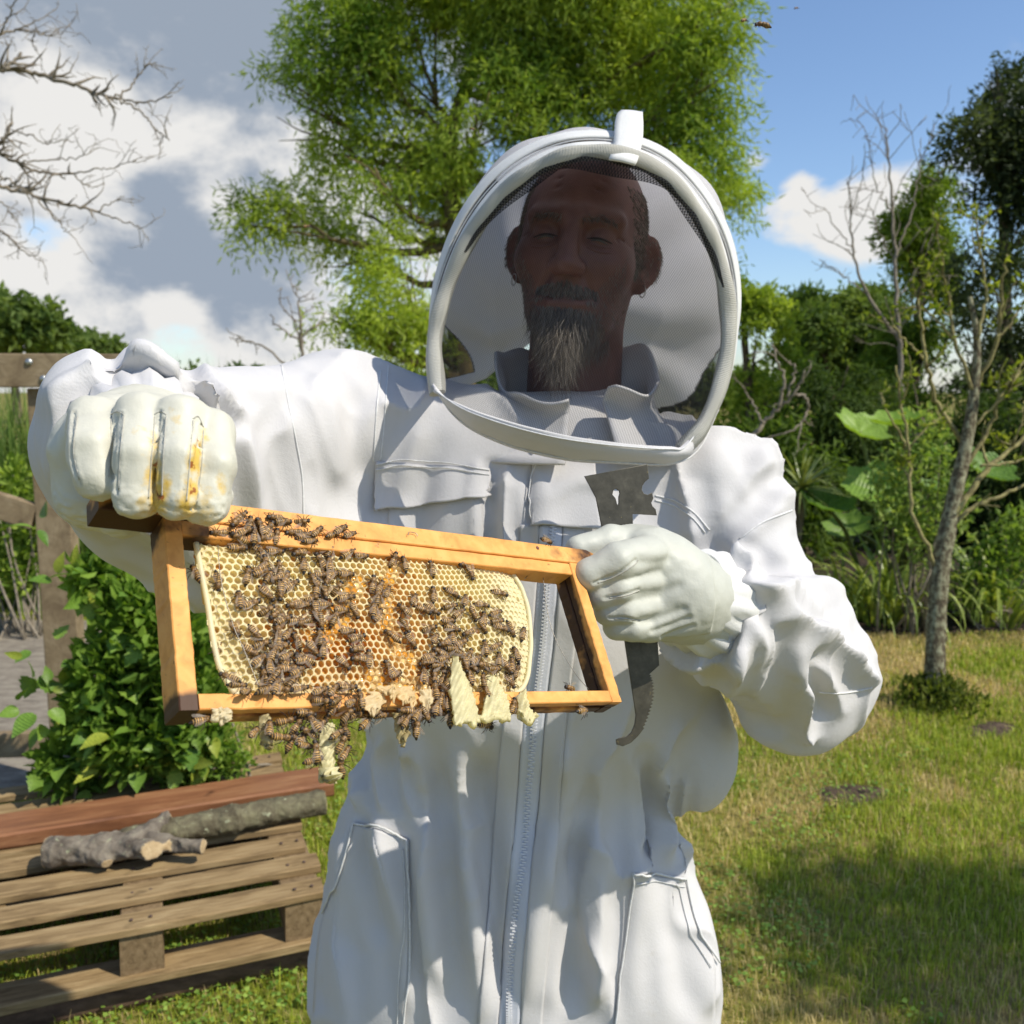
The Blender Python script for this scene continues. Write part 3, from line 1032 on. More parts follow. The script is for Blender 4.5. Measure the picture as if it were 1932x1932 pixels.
# ---- young lichened tree on the lawn
lt_base = G(1766, 1335)
dL = (lt_base - CAMP) @ FWD
ltree = thing('young_tree', 'young crooked tree with lichened trunk and sparse leaves on the lawn', 'tree', None, tuple(lt_base))
tp = catmull([lt_base, P(1764, 1240, dL), P(1768, 1150, dL), P(1776, 1060, dL), P(1796, 960, dL), P(1822, 840, dL), P(1838, 740, dL), P(1843, 640, dL), P(1830, 560, dL)], 44)
tr_ = np.interp(np.linspace(0, 1, 44), [0, 0.04, 0.3, 0.42, 0.7, 1], [0.058, 0.046, 0.041, 0.041, 0.025, 0.010])
limb_tubes([(tp, tr_)], M_BARK_LICHEN, 'trunk', ltree, 0.06, 14, 7)
yb = [([(1790, 985), (1850, 900), (1905, 850), (1960, 800)], 0.022, 0.010), ([(1785, 1000), (1830, 960), (1900, 930), (1960, 905)], 0.018, 0.008), ([(1770, 1080), (1720, 960), (1715, 850), (1700, 760), (1690, 690)], 0.014, 0.006), ([(1822, 840), (1770, 760), (1745, 680), (1738, 600), (1722, 520)], 0.018, 0.006),
      ([(1838, 740), (1880, 640), (1890, 560), (1900, 480)], 0.016, 0.006), ([(1838, 740), (1800, 640), (1790, 560), (1775, 480), (1760, 400)], 0.014, 0.005), ([(1843, 640), (1860, 560), (1850, 470), (1838, 400)], 0.012, 0.005), ([(1745, 680), (1690, 620), (1670, 560)], 0.009, 0.004), ([(1715, 850), (1680, 790), (1660, 740)], 0.008, 0.004),
      ([(1880, 640), (1920, 590), (1950, 540)], 0.009, 0.004), ([(1810, 900), (1870, 800), (1890, 740), (1940, 690)], 0.016, 0.006), ([(1800, 640), (1750, 590), (1700, 580)], 0.009, 0.004), ([(1850, 880), (1920, 870), (1990, 850)], 0.010, 0.005), ([(1822, 820), (1900, 740), (1940, 660)], 0.010, 0.005)]
segs = branchy([(p_, a_ * 0.72, b_ * 0.75) for p_, a_, b_ in yb], dL, 0.02, 16, 2.6, 0.24, 0.0024)
limb_tubes(segs, M_TWIG_YEL, 'branches', ltree, 0.03, 6, 8)
rng = np.random.default_rng(88)
C, D = [], []
for p, r in segs:
    if r[-1] < 0.005 and len(p) > 3:
        for _ in range(rng.integers(2, 7)):
            i = rng.integers(len(p) // 2, len(p))
            if p[i][2] > 1.0:
                C.append(p[i] + rng.normal(0, 0.012, 3))
                D.append(rng.normal(0, 1, 3) + np.array([0, 0, 0.6]))
C, D = np.array(C), np.array(D)
t = rng.uniform(0, 1, (len(C), 1))
leaf_cloud('leaves', C, D, 0.045, 0.020, np.array((0.10, 0.15, 0.02)) * (1 - t) + np.array((0.33, 0.36, 0.05)) * t, M_LEAF, ltree, kind='stuff')
rebase(ltree)
# suckers at its foot
sk = thing('sucker_clump', 'tuft of leafy suckers round the foot of the young tree', 'plant', None, tuple(lt_base))
n = 1500
a = rng.uniform(0, 2 * math.pi, n)
rr = np.abs(rng.normal(0, 0.10, n))
C = lt_base + np.c_[np.cos(a) * rr, np.sin(a) * rr, rng.uniform(0.0, 0.17, n) * np.exp(-rr * 4)]
D = rng.normal(0, 0.7, (n, 3)) + np.array([0, 0, 0.9])
t = rng.uniform(0, 1, (n, 1))
leaf_cloud('foliage', C, D, 0.045, 0.014, np.array((0.05, 0.08, 0.012)) * (1 - t) + np.array((0.20, 0.23, 0.04)) * t, M_LEAF, sk, kind='stuff')
rebase(sk)

# ---- border plants
def ovate(name, w=0.62, lobes=0, cup=0.12, n=9):
    """one leaf, unit length along x"""
    V_, F_ = [], []
    for i in range(n + 1):
        t = i / n
        wd = w * 0.5 * math.sin(math.pi * min(1, t * 0.96 + 0.04) ** 0.75) * (1 + (0.18 * math.sin(t * lobes * math.pi * 2) if lobes else 0))
        z = -0.25 * t * t
        V_ += [(t, -wd, z + cup * wd * 2), (t, -wd * 0.5, z + cup * wd * 0.6), (t, 0, z), (t, wd * 0.5, z + cup * wd * 0.6), (t, wd, z + cup * wd * 2)]
    for i in range(n):
        for j in range(4):
            F_.append((i * 5 + j, i * 5 + j + 1, (i + 1) * 5 + j + 1, (i + 1) * 5 + j))
    return V_, F_


def leaf_obj_mat(name, c0, c1, trans=0.3, rough=0.42):
    """leaf material whose tone differs from leaf to leaf"""
    m, nt, b = new_mat(name)
    oi = nt.nodes.new('ShaderNodeObjectInfo')
    c = mixc(nt, oi.outputs['Random'], c0, c1)
    f = tex_noise(nt, 9, 4, 0.6)
    c = mixc(nt, 0.35, c, ramp(nt, f, [(0.3, tuple(x * 0.5 for x in c0)), (0.7, c1)]))
    nt.links.new(c, b.inputs['Base Color'])
    b.inputs['Roughness'].default_value = rough
    b.inputs['Specular IOR Level'].default_value = 0.4
    w = nt.nodes.new('ShaderNodeTexWave')
    tc = nt.nodes.new('ShaderNodeTexCoord')
    nt.links.new(tc.outputs['Object'], w.inputs[0])
    w.inputs['Scale'].default_value = 3.2
    w.inputs['Distortion'].default_value = 1.0
    add_bump(nt, b, w.outputs['Fac'], 0.35, 0.03)
    trn = nt.nodes.new('ShaderNodeBsdfTranslucent')
    nt.links.new(mixc(nt, 1.0, c, (1.3, 1.3, 0.5), 'MULTIPLY'), trn.inputs['Color'])
    mx = nt.nodes.new('ShaderNodeMixShader')
    mx.inputs[0].default_value = trans
    nt.links.new(b.outputs[0], mx.inputs[1])
    nt.links.new(trn.outputs[0], mx.inputs[2])
    nt.links.new(mx.outputs[0], nt.nodes['Material Output'].inputs[0])
    return m


def orient(pos, fwd, up, sc):
    fwd = unit(fwd)
    up = unit(up - fwd * (up @ fwd))
    lf = np.cross(up, fwd)
    s = sc if isinstance(sc, tuple) else (sc, sc, sc)
    return Matrix(((fwd[0] * s[0], lf[0] * s[1], up[0] * s[2], pos[0]), (fwd[1] * s[0], lf[1] * s[1], up[1] * s[2], pos[1]), (fwd[2] * s[0], lf[2] * s[1], up[2] * s[2], pos[2]), (0, 0, 0, 1)))


from mathutils import Matrix


def part_at(name, me, root, M):
    o = link(name, me, root)
    o.matrix_parent_inverse = Matrix.Translation(root.location).inverted()
    o.matrix_basis = M
    return o


# gunnera: huge lobed leaves on thick stalks
def gunnera_leaf():
    n, V_, F_ = 64, [], []
    for r in (0.12, 0.4, 0.7, 0.9, 1.0):
        for k in range(n):
            a = 2 * math.pi * k / n
            lob = 1 - 0.20 * r * (abs(math.sin(a * 3.5)) ** 0.6) - 0.06 * r * abs(math.sin(a * 14))
            rr = r * lob
            V_.append((rr * math.cos(a), rr * math.sin(a), 0.28 * r * r + 0.05 * r * math.cos(a * 7)))
    V_.append((0, 0, 0))
    for i in range(4):
        for k in range(n):
            F_.append((i * n + k, i * n + (k + 1) % n, (i + 1) * n + (k + 1) % n, (i + 1) * n + k))
    F_ += [((k + 1) % n, k, len(V_) - 1) for k in range(n)]
    return V_, F_


M_GUN = leaf_obj_mat('gunnera_leaf', (0.09, 0.20, 0.03), (0.30, 0.46, 0.07), 0.35)
gme = mesh_data('gunnera_leaf', *gunnera_leaf(), M_GUN)
M_STALK = nmat('green_stalk', [(0.3, (0.07, 0.09, 0.02)), (0.7, (0.18, 0.20, 0.05))], 30)
gb = P(1680, 1100, 6.6)
gb[2] = 0
gun = thing('gunnera', 'gunnera with huge lobed bright green leaves in the border', 'plant', None, tuple(gb))
for (x, y, r, tilt) in ((1622, 815, 66, 0.5), (1690, 800, 60, 0.2), (1655, 925, 72, 0.9), (1560, 955, 60, 0.5), (1740, 860, 60, 0.3), (1700, 985, 60, 0.6), (1600, 1000, 55, 0.7), (1780, 930, 60, 0.5), (1860, 890, 60, 0.5)):
    p = P(x, y, 6.3 + rng.uniform(-0.3, 0.4))
    up = unit(np.array([rng.uniform(-0.3, 0.5), -tilt, 1.0]))
    part_at('leaf', gme, gun, orient(p, unit(np.array([rng.uniform(-1, 1), -0.6, -0.1])), up, r * 6.3 / FPX))
    base = gb + np.array([rng.uniform(-0.2, 0.2), rng.uniform(-0.1, 0.1), 0])
    path = catmull([base, (base + p) / 2 + np.array([0, 0, 0.12]), p], 8)
    Vt, Ft = tube(path, np.linspace(0.02, 0.012, 8), 7)
    o = mobj('stalk', Vt, Ft, M_STALK, gun)
    o.matrix_parent_inverse = Matrix.Translation(gun.location).inverted()


def strap_leaf(bendk, n=10, w=0.05, keel=0.25):
    V_, F_ = [], []
    x, z, a = 0.0, 0.0, math.radians(80)
    for i in range(n + 1):
        t = i / n
        wd = w * 0.5 * (1 - 0.9 * max(0, t - 0.35) ** 1.2 / 0.65 ** 1.2)
        V_ += [(x, -wd, z + wd * keel), (x, 0, z), (x, wd, z + wd * keel)]
        a -= bendk * (0.4 + 1.4 * t) / n
        x += math.cos(a) / n
        z += math.sin(a) / n
    for i in range(n):
        for j in range(2):
            F_.append((i * 3 + j, i * 3 + j + 1, (i + 1) * 3 + j + 1, (i + 1) * 3 + j))
    return V_, F_


def rosette(name, label, base, n, length, mes, spread, mat_parent=None, lo=0.55, hi=1.0, up0=0.0, seed=1, group=None):
    rng = np.random.default_rng(seed)
    t = thing(name, label, 'plant', group, tuple(base))
    for k in range(n):
        a = rng.uniform(0, 2 * math.pi)
        me = mes[rng.integers(0, len(mes))]
        off = np.array([math.cos(a), math.sin(a), 0]) * rng.uniform(0, spread)
        L_ = length * rng.uniform(lo, hi)
        tiltv = rng.normal(0, 0.18)
        part_at('leaf', me, t, orient(np.asarray(base) + off + np.array([0, 0, up0]), np.array([math.cos(a), math.sin(a), tiltv]), np.array([0, 0, 1.0]), (L_, L_, L_)))
    return t


M_STRAP = leaf_obj_mat('strap_leaf', (0.10, 0.18, 0.03), (0.40, 0.46, 0.10), 0.35, 0.35)
straps = [mesh_data('strap_leaf', *strap_leaf(b_, 10, 0.035), M_STRAP) for b_ in (1.4, 2.0, 2.6, 3.1)]
M_CORD = leaf_obj_mat('cordyline_leaf', (0.12, 0.17, 0.05), (0.42, 0.46, 0.16), 0.25, 0.35)
cords = [mesh_data('cordyline_leaf', *strap_leaf(b_, 8, 0.055), M_CORD) for b_ in (0.2, 0.6, 1.1)]


def ground_at(px, d):
    b_ = P(px, 900, d)
    b_[2] = 0
    return b_


rosette('daylily_clump', 'clump of long arching strap leaves beside the young trunk', ground_at(1690, 5.75), 75, 0.95, straps, 0.20, seed=41, lo=0.5)
rosette('daylily_clump', 'clump of strap leaves spilling over the lawn edge behind the young tree', ground_at(1600, 5.9), 60, 0.75, straps, 0.20, seed=42)
rosette('daylily_clump', 'tall strap leaved clump under the dark conifers at border end', ground_at(1890, 5.8), 80, 0.95, straps, 0.22, seed=43, lo=0.5)
# cordyline on a short stem
cb = ground_at(1500, 6.2)
cp = P(1512, 925, 6.2)
ct = thing('cordyline', 'spiky cordyline with a starburst of narrow leaves behind the shoulder', 'plant', None, tuple(cb))
Vt, Ft = tube(catmull([cb, (cb + cp) / 2, cp], 8), 0.035, 9)
o = mobj('stem', Vt, Ft, M_BARK, ct)
o.matrix_parent_inverse = Matrix.Translation(ct.location).inverted()
for k in range(95):
    a, e = rng.uniform(0, 2 * math.pi), rng.uniform(-0.5, 1.35)
    L_ = 0.34 * rng.uniform(0.75, 1.1)
    f = np.array([math.cos(a) * math.cos(e), math.sin(a) * math.cos(e), math.sin(e)])
    # strap meshes rise along +z first: turn them so that they leave the crown along f
    upv = f
    fw = unit(np.cross(np.cross(f, [0, 0, -1.0]) + 1e-3, f))
    part_at('leaf', cords[k % 3], ct, orient(cp + np.array([0, 0, 0.02]), fw, upv, (L_, L_, L_)))

# loose shrub with small pale leaves behind the young tree
def leafy_shrub(name, label, base, blobs, n, leaf, cols, seed, nst=14, six=True, group=None, stems_mat=None):
    rng = np.random.default_rng(seed)
    t = thing(name, label, 'shrub', group, tuple(base))
    B, U, ix = blob_points(blobs, n, rng, 0.6)
    D = U * 0.7 + rng.normal(0, 0.6, (n, 3)) + np.array([0, -0.2, 0.3])
    m = np.clip(rng.uniform(0, 1, (n, 1)) * 0.7 + 0.3 * (0.5 + 0.5 * vnoise(B, 5, seed, 2)[:, None]), 0, 1)
    leaf_cloud('foliage', B, D, leaf[0] * rng.uniform(0.6, 1.2, n), leaf[1] * rng.uniform(0.7, 1.2, n), np.array(cols[0]) * (1 - m) + np.array(cols[1]) * m, M_LEAF, t, kind='stuff', six=six)
    segs = []
    for k in range(nst):
        c, R = blobs[rng.integers(0, len(blobs))]
        e = c + unit(rng.normal(0, 1, 3)) * R * 0.8
        b_ = np.asarray(base) + np.array([rng.normal(0, 0.08), rng.normal(0, 0.08), 0])
        segs.append((catmull([b_, (b_ + e) / 2 + rng.normal(0, 0.05, 3), e], 9), np.linspace(0.009, 0.003, 9)))
    limb_tubes(segs, stems_mat or M_TWIG, 'stems', t, 0.03, 5, seed)
    rebase(t)
    return t


leafy_shrub('loose_shrub', 'loose upright shrub with small glossy pale leaves behind the young trunk', ground_at(1745, 5.5), px_blobs([(1700, 900, 60, 70), (1750, 830, 55, 70), (1790, 930, 55, 80), (1720, 1000, 60, 60), (1680, 960, 40, 50), (1770, 1020, 60, 50)], 5.4, 0.8), 1500, (0.050, 0.027), ((0.09, 0.17, 0.03), (0.38, 0.46, 0.13)), 91)
leafy_shrub('loose_shrub', 'leafy low shrub near the border end under the conifers', ground_at(1900, 5.7), px_blobs([(1870, 1080, 60, 60), (1920, 1020, 60, 70), (1840, 1120, 50, 50)], 5.7, 0.8), 1100, (0.055, 0.028), ((0.08, 0.16, 0.03), (0.33, 0.42, 0.09)), 92)
# a dead bough poking out behind the shoulder
db = [([(1390, 860), (1440, 800), (1470, 770), (1500, 740), (1518, 700)], 0.016, 0.006), ([(1470, 770), (1480, 720), (1465, 680), (1458, 650)], 0.011, 0.005), ([(1500, 745), (1522, 755), (1518, 790), (1490, 815), (1440, 830)], 0.010, 0.005), ([(1440, 800), (1420, 760), (1400, 730)], 0.009, 0.004), ([(1484, 750), (1500, 700), (1490, 680)], 0.008, 0.004)]
dbo = thing('dead_bough', 'pale dead bough with bare forked twigs beside the white shoulder', 'branch', None, tuple(ground_at(1390, 5.6)))
limb_tubes([(catmull([ground_at(1390, 5.6), P(1380, 960, 5.6), P(1390, 860, 5.6)], 8), np.linspace(0.02, 0.016, 8))] + branchy(db, 5.6, 0.02, 17, 2.0, 0.2, 0.003), M_TWIG, 'branches', dbo, 0.03, 6, 9)
rebase(dbo)
# ------------------------------------------------------------------ gate
M_OAK = pallet_wood('gate_oak', (0.16, 0.115, 0.07), (0.27, 0.21, 0.13), (0.36, 0.29, 0.19), (3, 3, 3), 5)
M_BOLT, nt, b = new_mat('galvanised_bolt')
b.inputs['Base Color'].default_value = (0.42, 0.43, 0.42, 1)
b.inputs['Metallic'].default_value = 0.9
b.inputs['Roughness'].default_value = 0.42
GY = 3.2
gx = unit(np.array([1.0, 0.10, 0]))
gn = np.array([gx[1], -gx[0], 0])
gz = np.array([0, 0, 1.0])
go = PY(85, 700, GY)
gate = thing('wooden_gate', 'weathered wooden gate with bolted top rail and diagonal brace', 'gate', None, (go[0], go[1], 0))


def gate_bar(name, a, b_, wd, th, off):
    """board from a to b in gate coordinates (along, height)"""
    a, b_ = np.array(a, float), np.array(b_, float)
    u = unit(b_ - a)
    d3 = gx * u[0] + gz * u[1]
    p3 = -gx * u[1] + gz * u[0]
    c = np.array([go[0], go[1], 0]) + gx * (a[0] + b_[0]) / 2 + gz * (a[1] + b_[1]) / 2 + gn * off
    Vb, Fb = box_mesh((0, 0, 0), np.eye(3), (np.linalg.norm(b_ - a) / 2, th / 2, wd / 2), 0.005)
    o = mobj(name, Vb, Fb, M_OAK, gate, False)
    M = Matrix(((d3[0], -gn[0], p3[0], c[0]), (d3[1], -gn[1], p3[1], c[1]), (d3[2], -gn[2], p3[2], c[2]), (0, 0, 0, 1)))
    o.matrix_parent_inverse = Matrix.Translation(gate.location).inverted()
    o.matrix_basis = M
    return o


zt = PY(60, 668, GY)[2]
zb_ = PY(60, 731, GY)[2]
gate_bar('top_rail', (-3.0, (zt + zb_) / 2), (0.34, (zt + zb_) / 2), zt - zb_, 0.045, 0.024)
gate_bar('stile', (0.0, 0.10), (0.0, zb_ - 0.003), 0.118, 0.07, -0.02)
gate_bar('brace', (-1.30, zb_ - 0.01), (-0.065, 1.02), 0.09, 0.04, -0.005)
gate_bar('bottom_rail', (-3.0, 0.2), (-0.062, 0.2), 0.09, 0.035, -0.01)
gate_bar('stile', (-2.9, 0.10), (-2.9, zb_ - 0.003), 0.10, 0.06, -0.02)
for px, py in ((66, 684), (92, 715)):
    p = PY(px, py, GY)
    p = p - gn * ((p - go) @ gn) + gn * 0.0465
    bm = bmesh.new()
    bmesh.ops.create_uvsphere(bm, u_segments=16, v_segments=8, radius=0.013)
    Vb = np.array([v.co[:] for v in bm.verts])
    Vb = Vb[:, :1] * gx + Vb[:, 1:2] * gz + np.maximum(Vb[:, 2:], -0.004) * gn * 0.7 + p
    Fb = [tuple(v.index for v in f_.verts) for f_ in bm.faces]
    bm.free()
    o = mobj('bolt', Vb, Fb, M_BOLT, gate)
    o.matrix_parent_inverse = Matrix.Translation(gate.location).inverted()
# wire strung behind
# ------------------------------------------------------------------ leafy bramble-like shrub in front of the gate
lv_me = [mesh_data('shrub_leaf', *ovate('l', w_, lo_), leaf_obj_mat('shrub_leaf_%d' % i, c0, c1_, 0.30, 0.4)) for i, (w_, lo_, c0, c1_) in enumerate([(0.62, 0, (0.07, 0.17, 0.025), (0.26, 0.42, 0.06)), (0.75, 5, (0.08, 0.19, 0.03), (0.30, 0.45, 0.07)), (0.5, 0, (0.16, 0.24, 0.03), (0.50, 0.54, 0.07))])]
sb0 = ground_at(235, 2.95)
rng = np.random.default_rng(93)
sblobs = px_blobs([(200, 1085, 62, 60), (265, 1165, 85, 90), (335, 1235, 75, 105), (215, 1275, 80, 85), (190, 1350, 75, 75), (270, 1390, 115, 75), (370, 1330, 55, 100), (340, 1400, 70, 60), (140, 1445, 70, 60)], 2.85, 0.9)
shr = leafy_shrub('gate_shrub', 'dense leafy green shrub with broad leaves growing against the gate', sb0, sblobs, 5200, (0.055, 0.030), ((0.06, 0.13, 0.018), (0.28, 0.42, 0.06)), 93, 26)
B, U, ix = blob_points(sblobs + px_blobs([(100, 985, 55, 22), (130, 1110, 70, 40), (90, 1250, 45, 60), (70, 1330, 40, 60)], 2.75, 0.9), 260, rng, 0.25)
for k in range(260):
    f = unit(U[k] * 0.6 + rng.normal(0, 0.5, 3) + np.array([0.1, -0.45, -0.05]))
    upv = unit(np.array([0.3, -0.6, 0.9]) + rng.normal(0, 0.45, 3))
    L_ = rng.uniform(0.045, 0.088)
    part_at('leaf', lv_me[int(rng.choice(3, p=(0.5, 0.33, 0.17)))], shr, orient(B[k], f, upv, (L_, L_, L_)))
leafy_shrub('low_weeds', 'low weeds with tiny leaves sprawling beside the gate shrub', ground_at(400, 3.0), px_blobs([(395, 1405, 60, 45), (350, 1450, 70, 40), (430, 1440, 50, 30), (410, 1330, 30, 60)], 2.9, 0.9), 1700, (0.028, 0.014), ((0.09, 0.18, 0.025), (0.34, 0.46, 0.08)), 94, 12)
leafy_shrub('verge_plant', 'light green leafy plants on the verge beyond the gate', ground_at(20, 5.4), px_blobs([(20, 920, 50, 60), (60, 1000, 60, 50), (-60, 960, 70, 80), (30, 1080, 60, 50)], 5.6, 0.8), 1500, (0.07, 0.035), ((0.10, 0.19, 0.025), (0.36, 0.46, 0.08)), 95)

# ------------------------------------------------------------------ pallet
M_PAL = pallet_wood('pallet_pine', (0.13, 0.085, 0.04), (0.30, 0.21, 0.105), (0.42, 0.315, 0.17), (1.0, 9, 9), 7)
M_END = pallet_wood('pallet_end_grain', (0.11, 0.075, 0.04), (0.22, 0.155, 0.085), (0.30, 0.22, 0.13), (14, 14, 14), 5)
PU = unit(np.array([0.93, 0.36, 0]))
PV = np.array([-PU[1], PU[0], 0])
PZ = 0.235
PO = G(265, 1745, PZ)
pal = thing('pallet', 'old wooden pallet with gapped grey brown slats lying on grass', 'pallet', None, (PO[0], PO[1], 0))


def pal_pt(u, v, z):
    return np.array([PO[0], PO[1], 0]) + PU * u + PV * v + np.array([0, 0, z])


def plank(name, root, u0, u1, v0, v1, z0, z1, mat, warp=0.003, seed=1, along='u', bev=0.003):
    """slightly warped board in pallet coordinates, own origin"""
    rng = np.random.default_rng(seed)
    c = pal_pt((u0 + u1) / 2, (v0 + v1) / 2, (z0 + z1) / 2)
    hx_, hy_, hz_ = (u1 - u0) / 2, (v1 - v0) / 2, (z1 - z0) / 2
    if along == 'v':
        hx_, hy_ = hy_, hx_
    n = 16
    prof = [(-1, -1, bev, 0), (-1, -1, 0, bev), (-1, 1, 0, -bev), (-1, 1, bev, 0), (1, 1, -bev, 0), (1, 1, 0, -bev), (1, -1, 0, bev), (1, -1, -bev, 0)]
    V_, ph = [], rng.uniform(0, 6, 3)
    for i in range(n):
        t = i / (n - 1) * 2 - 1
        wy, wz = warp * math.sin(2.2 * t + ph[0]), warp * math.sin(1.7 * t + ph[1])
        for (a, b_, ea, eb) in prof:
            V_.append((t * hx_, a * hy_ + ea + wy + rng.normal(0, 0.0008), b_ * hz_ + eb + wz + rng.normal(0, 0.0005)))
    F_ = [(i * 8 + j, i * 8 + (j + 1) % 8, (i + 1) * 8 + (j + 1) % 8, (i + 1) * 8 + j) for i in range(n - 1) for j in range(8)]
    F_ += [tuple(range(8))[::-1], tuple(range((n - 1) * 8, n * 8))]
    me = mesh_data(name, V_, F_, mat, False)
    bm = bmesh.new()
    bm.from_mesh(me)
    bmesh.ops.recalc_face_normals(bm, faces=bm.faces)
    bm.to_mesh(me)
    bm.free()
    X_, Y_ = (PU, PV) if along == 'u' else (PV, -PU)
    o = link(name, me, root)
    M = Matrix(((X_[0], Y_[0], 0, c[0]), (X_[1], Y_[1], 0, c[1]), (0, 0, 1, c[2]), (0, 0, 0, 1)))
    if root is not None:
        o.matrix_parent_inverse = Matrix.Translation(root.location).inverted()
        o.matrix_basis = M
    else:
        o.matrix_world = M
    return o


uR = (G(600, 1640, PZ) - PO) @ PU
for k in range(8):
    v0 = -0.004 + 0.126 * k
    plank('slat', pal, -0.78, uR + 0.012 * math.sin(k * 2.1), v0, v0 + 0.076 + 0.006 * math.sin(k * 3.3), PZ - 0.020, PZ + 0.001 * k % 0.002, M_PAL, 0.003, 100 + k)
for uu in (-0.72, 0.0, uR - 0.05):
    plank('stringer', pal, uu - 0.047, uu + 0.047, 0.004, 0.97, PZ - 0.122, PZ - 0.0205, M_END, 0.001, 120, 'v')
for k, v0 in enumerate((-0.012, 0.40, 0.86)):
    plank('bottom_board', pal, -0.78, uR, v0, v0 + 0.095, PZ - 0.146, PZ - 0.1225, M_PAL, 0.003, 130 + k)
M_NAIL = nmat('pallet_nail', [(0.3, (0.05, 0.035, 0.03)), (0.7, (0.14, 0.09, 0.07))], 300)
nail_me = mesh_data('nail', *tube([(0, 0, -0.002), (0, 0, 0.0008), (0, 0, 0.0014)], [0.0042, 0.0042, 0.003], 8), M_NAIL)
for k in range(8):
    for uu in (-0.72, 0.0, uR - 0.05):
        for e_ in (-0.02, 0.022):
            o = link('nail', nail_me, pal)
            o.matrix_parent_inverse = Matrix.Translation(pal.location).inverted()
            o.matrix_basis = Matrix.Translation(Vector(pal_pt(uu + e_, -0.004 + 0.126 * k + 0.02 + 0.6 * abs(e_), PZ + 0.0015)))
# timber the pallet rests on
M_OLDW = nmat('old_timber', [(0.3, (0.06, 0.035, 0.022)), (0.6, (0.14, 0.085, 0.055)), (0.8, (0.20, 0.14, 0.09))], 14, 8, 0.9, (0.5, 3, 3), 0.8, 0.008)
for nm, v0, lab in (('timber_bearer', 0.02, 'dark round timber propping the near edge of the pallet off the grass'), ('timber_bearer', 0.74, 'dark round timber under the pallet below the red board')):
    path = np.array([pal_pt(u, v0 + 0.05, 0.044) for u in np.linspace(-0.8, uR + 0.05, 14)])
    path += np.random.default_rng(5).normal(0, 0.0012, path.shape)
    Vt, Ft = tube(path, 0.044 * (1 + 0.03 * np.sin(np.arange(14))), 18)
    mobj(nm, Vt, Ft, M_OLDW, None, label=lab, category='timber')
# red-stained board
M_RED = pallet_wood('red_stained_board', (0.14, 0.06, 0.03), (0.26, 0.115, 0.055), (0.36, 0.19, 0.095), (1, 7, 7), 4, 0.55)
rb_l, rb_r = (G(20, 1560, PZ + 0.045) - PO), (G(615, 1460, PZ + 0.045) - PO)
vb = (rb_r @ PV)
o = plank('red_board', None, -0.52, rb_r @ PU + 0.01, vb - 0.085, vb + 0.062, PZ + 0.0035, PZ + 0.046, M_RED, 0.002, 150, 'u', 0.005)
o['label'] = 'thick red stained board lying along the back of the pallet'
o['category'] = 'board'

# ------------------------------------------------------------------ logs on the pallet
def bark_log_mat(name, stops):
    m, nt, b = new_mat(name)
    f = tex_noise(nt, 24, 8, 0.68, 'Object', (1, 1, 1), 0.5)
    f2 = tex_noise(nt, 60, 4, 0.6)
    c = ramp(nt, f, stops)
    l = ramp(nt, f2, [(0.62, (0, 0, 0)), (0.70, (1, 1, 1))])
    c = mixc(nt, l, c, (0.30, 0.31, 0.20))
    at = nt.nodes.new('ShaderNodeAttribute')
    at.attribute_name = 'Col'
    cut = ramp(nt, tex_noise(nt, 50, 5, 0.6), [(0.3, (0.36, 0.25, 0.13)), (0.7, (0.55, 0.43, 0.26))])
    sep = nt.nodes.new('ShaderNodeSeparateColor')
    nt.links.new(at.outputs['Color'], sep.inputs[0])
    c = mixc(nt, sep.outputs[0], c, cut)
    nt.links.new(c, b.inputs['Base Color'])
    b.inputs['Roughness'].default_value = 0.9
    b.inputs['Specular IOR Level'].default_value = 0.2
    add_bump(nt, b, f, 0.9, 0.006)
    return m


M_LOG = bark_log_mat('log_bark', [(0.3, (0.05, 0.04, 0.025)), (0.5, (0.12, 0.105, 0.065)), (0.7, (0.20, 0.19, 0.11))])
M_LOG2 = bark_log_mat('log_bark_grey', [(0.3, (0.07, 0.055, 0.042)), (0.5, (0.16, 0.135, 0.105)), (0.7, (0.24, 0.21, 0.16))])
c5 = lambda x, y: (0.34 * x, 1352.4 + 0.34 * y)


def log_obj(name, label, pieces, mat, ends, h=0.0035, rough=0.004, seed=3):
    allp = np.array([p for pc in pieces for p in pc[0]])
    f = Field(allp.min(0) - 0.07, allp.max(0) + 0.07, h)
    for pts, rr in pieces:
        f.chain(pts, rr, 0.018)
    for p, nrm, r in ends:      # sawn faces
        nrm = unit(nrm)
        sl, X, Y, Z = f.box(p - r * 2.2, p + r * 2.2)
        g = -((X - p[0]) * nrm[0] + (Y - p[1]) * nrm[1] + (Z - p[2]) * nrm[2])
        ball = np.sqrt((X - p[0] - nrm[0] * r) ** 2 + (Y - p[1] - nrm[1] * r) ** 2 + (Z - p[2] - nrm[2] * r) ** 2) - r * 1.9
        f.comb(sl, np.maximum(g, ball), 0, 'sub')
    Vl, Ql = f.mesh()
    Vl = smooth_mesh(Vl, Ql, 1, 0.4)
    nl = normals(Vl, Ql)
    cut = np.zeros(len(Vl))
    for p, nrm, r in ends:
        nrm = unit(nrm)
        q = Vl - p
        cut = np.maximum(cut, (np.abs(q @ nrm) < h * 1.1) * (np.linalg.norm(q, axis=1) < r * 1.5) * (nl @ nrm > 0.75))
    Vl = Vl + nl * ((1 - cut) * (rough * vnoise(Vl, 38, seed, 3)))[:, None]
    me = mesh_data(name, Vl, Ql, mat)
    fcol(me, np.stack([cut] * 3, 1))
    return link(name, me, None, label=label, category='log')


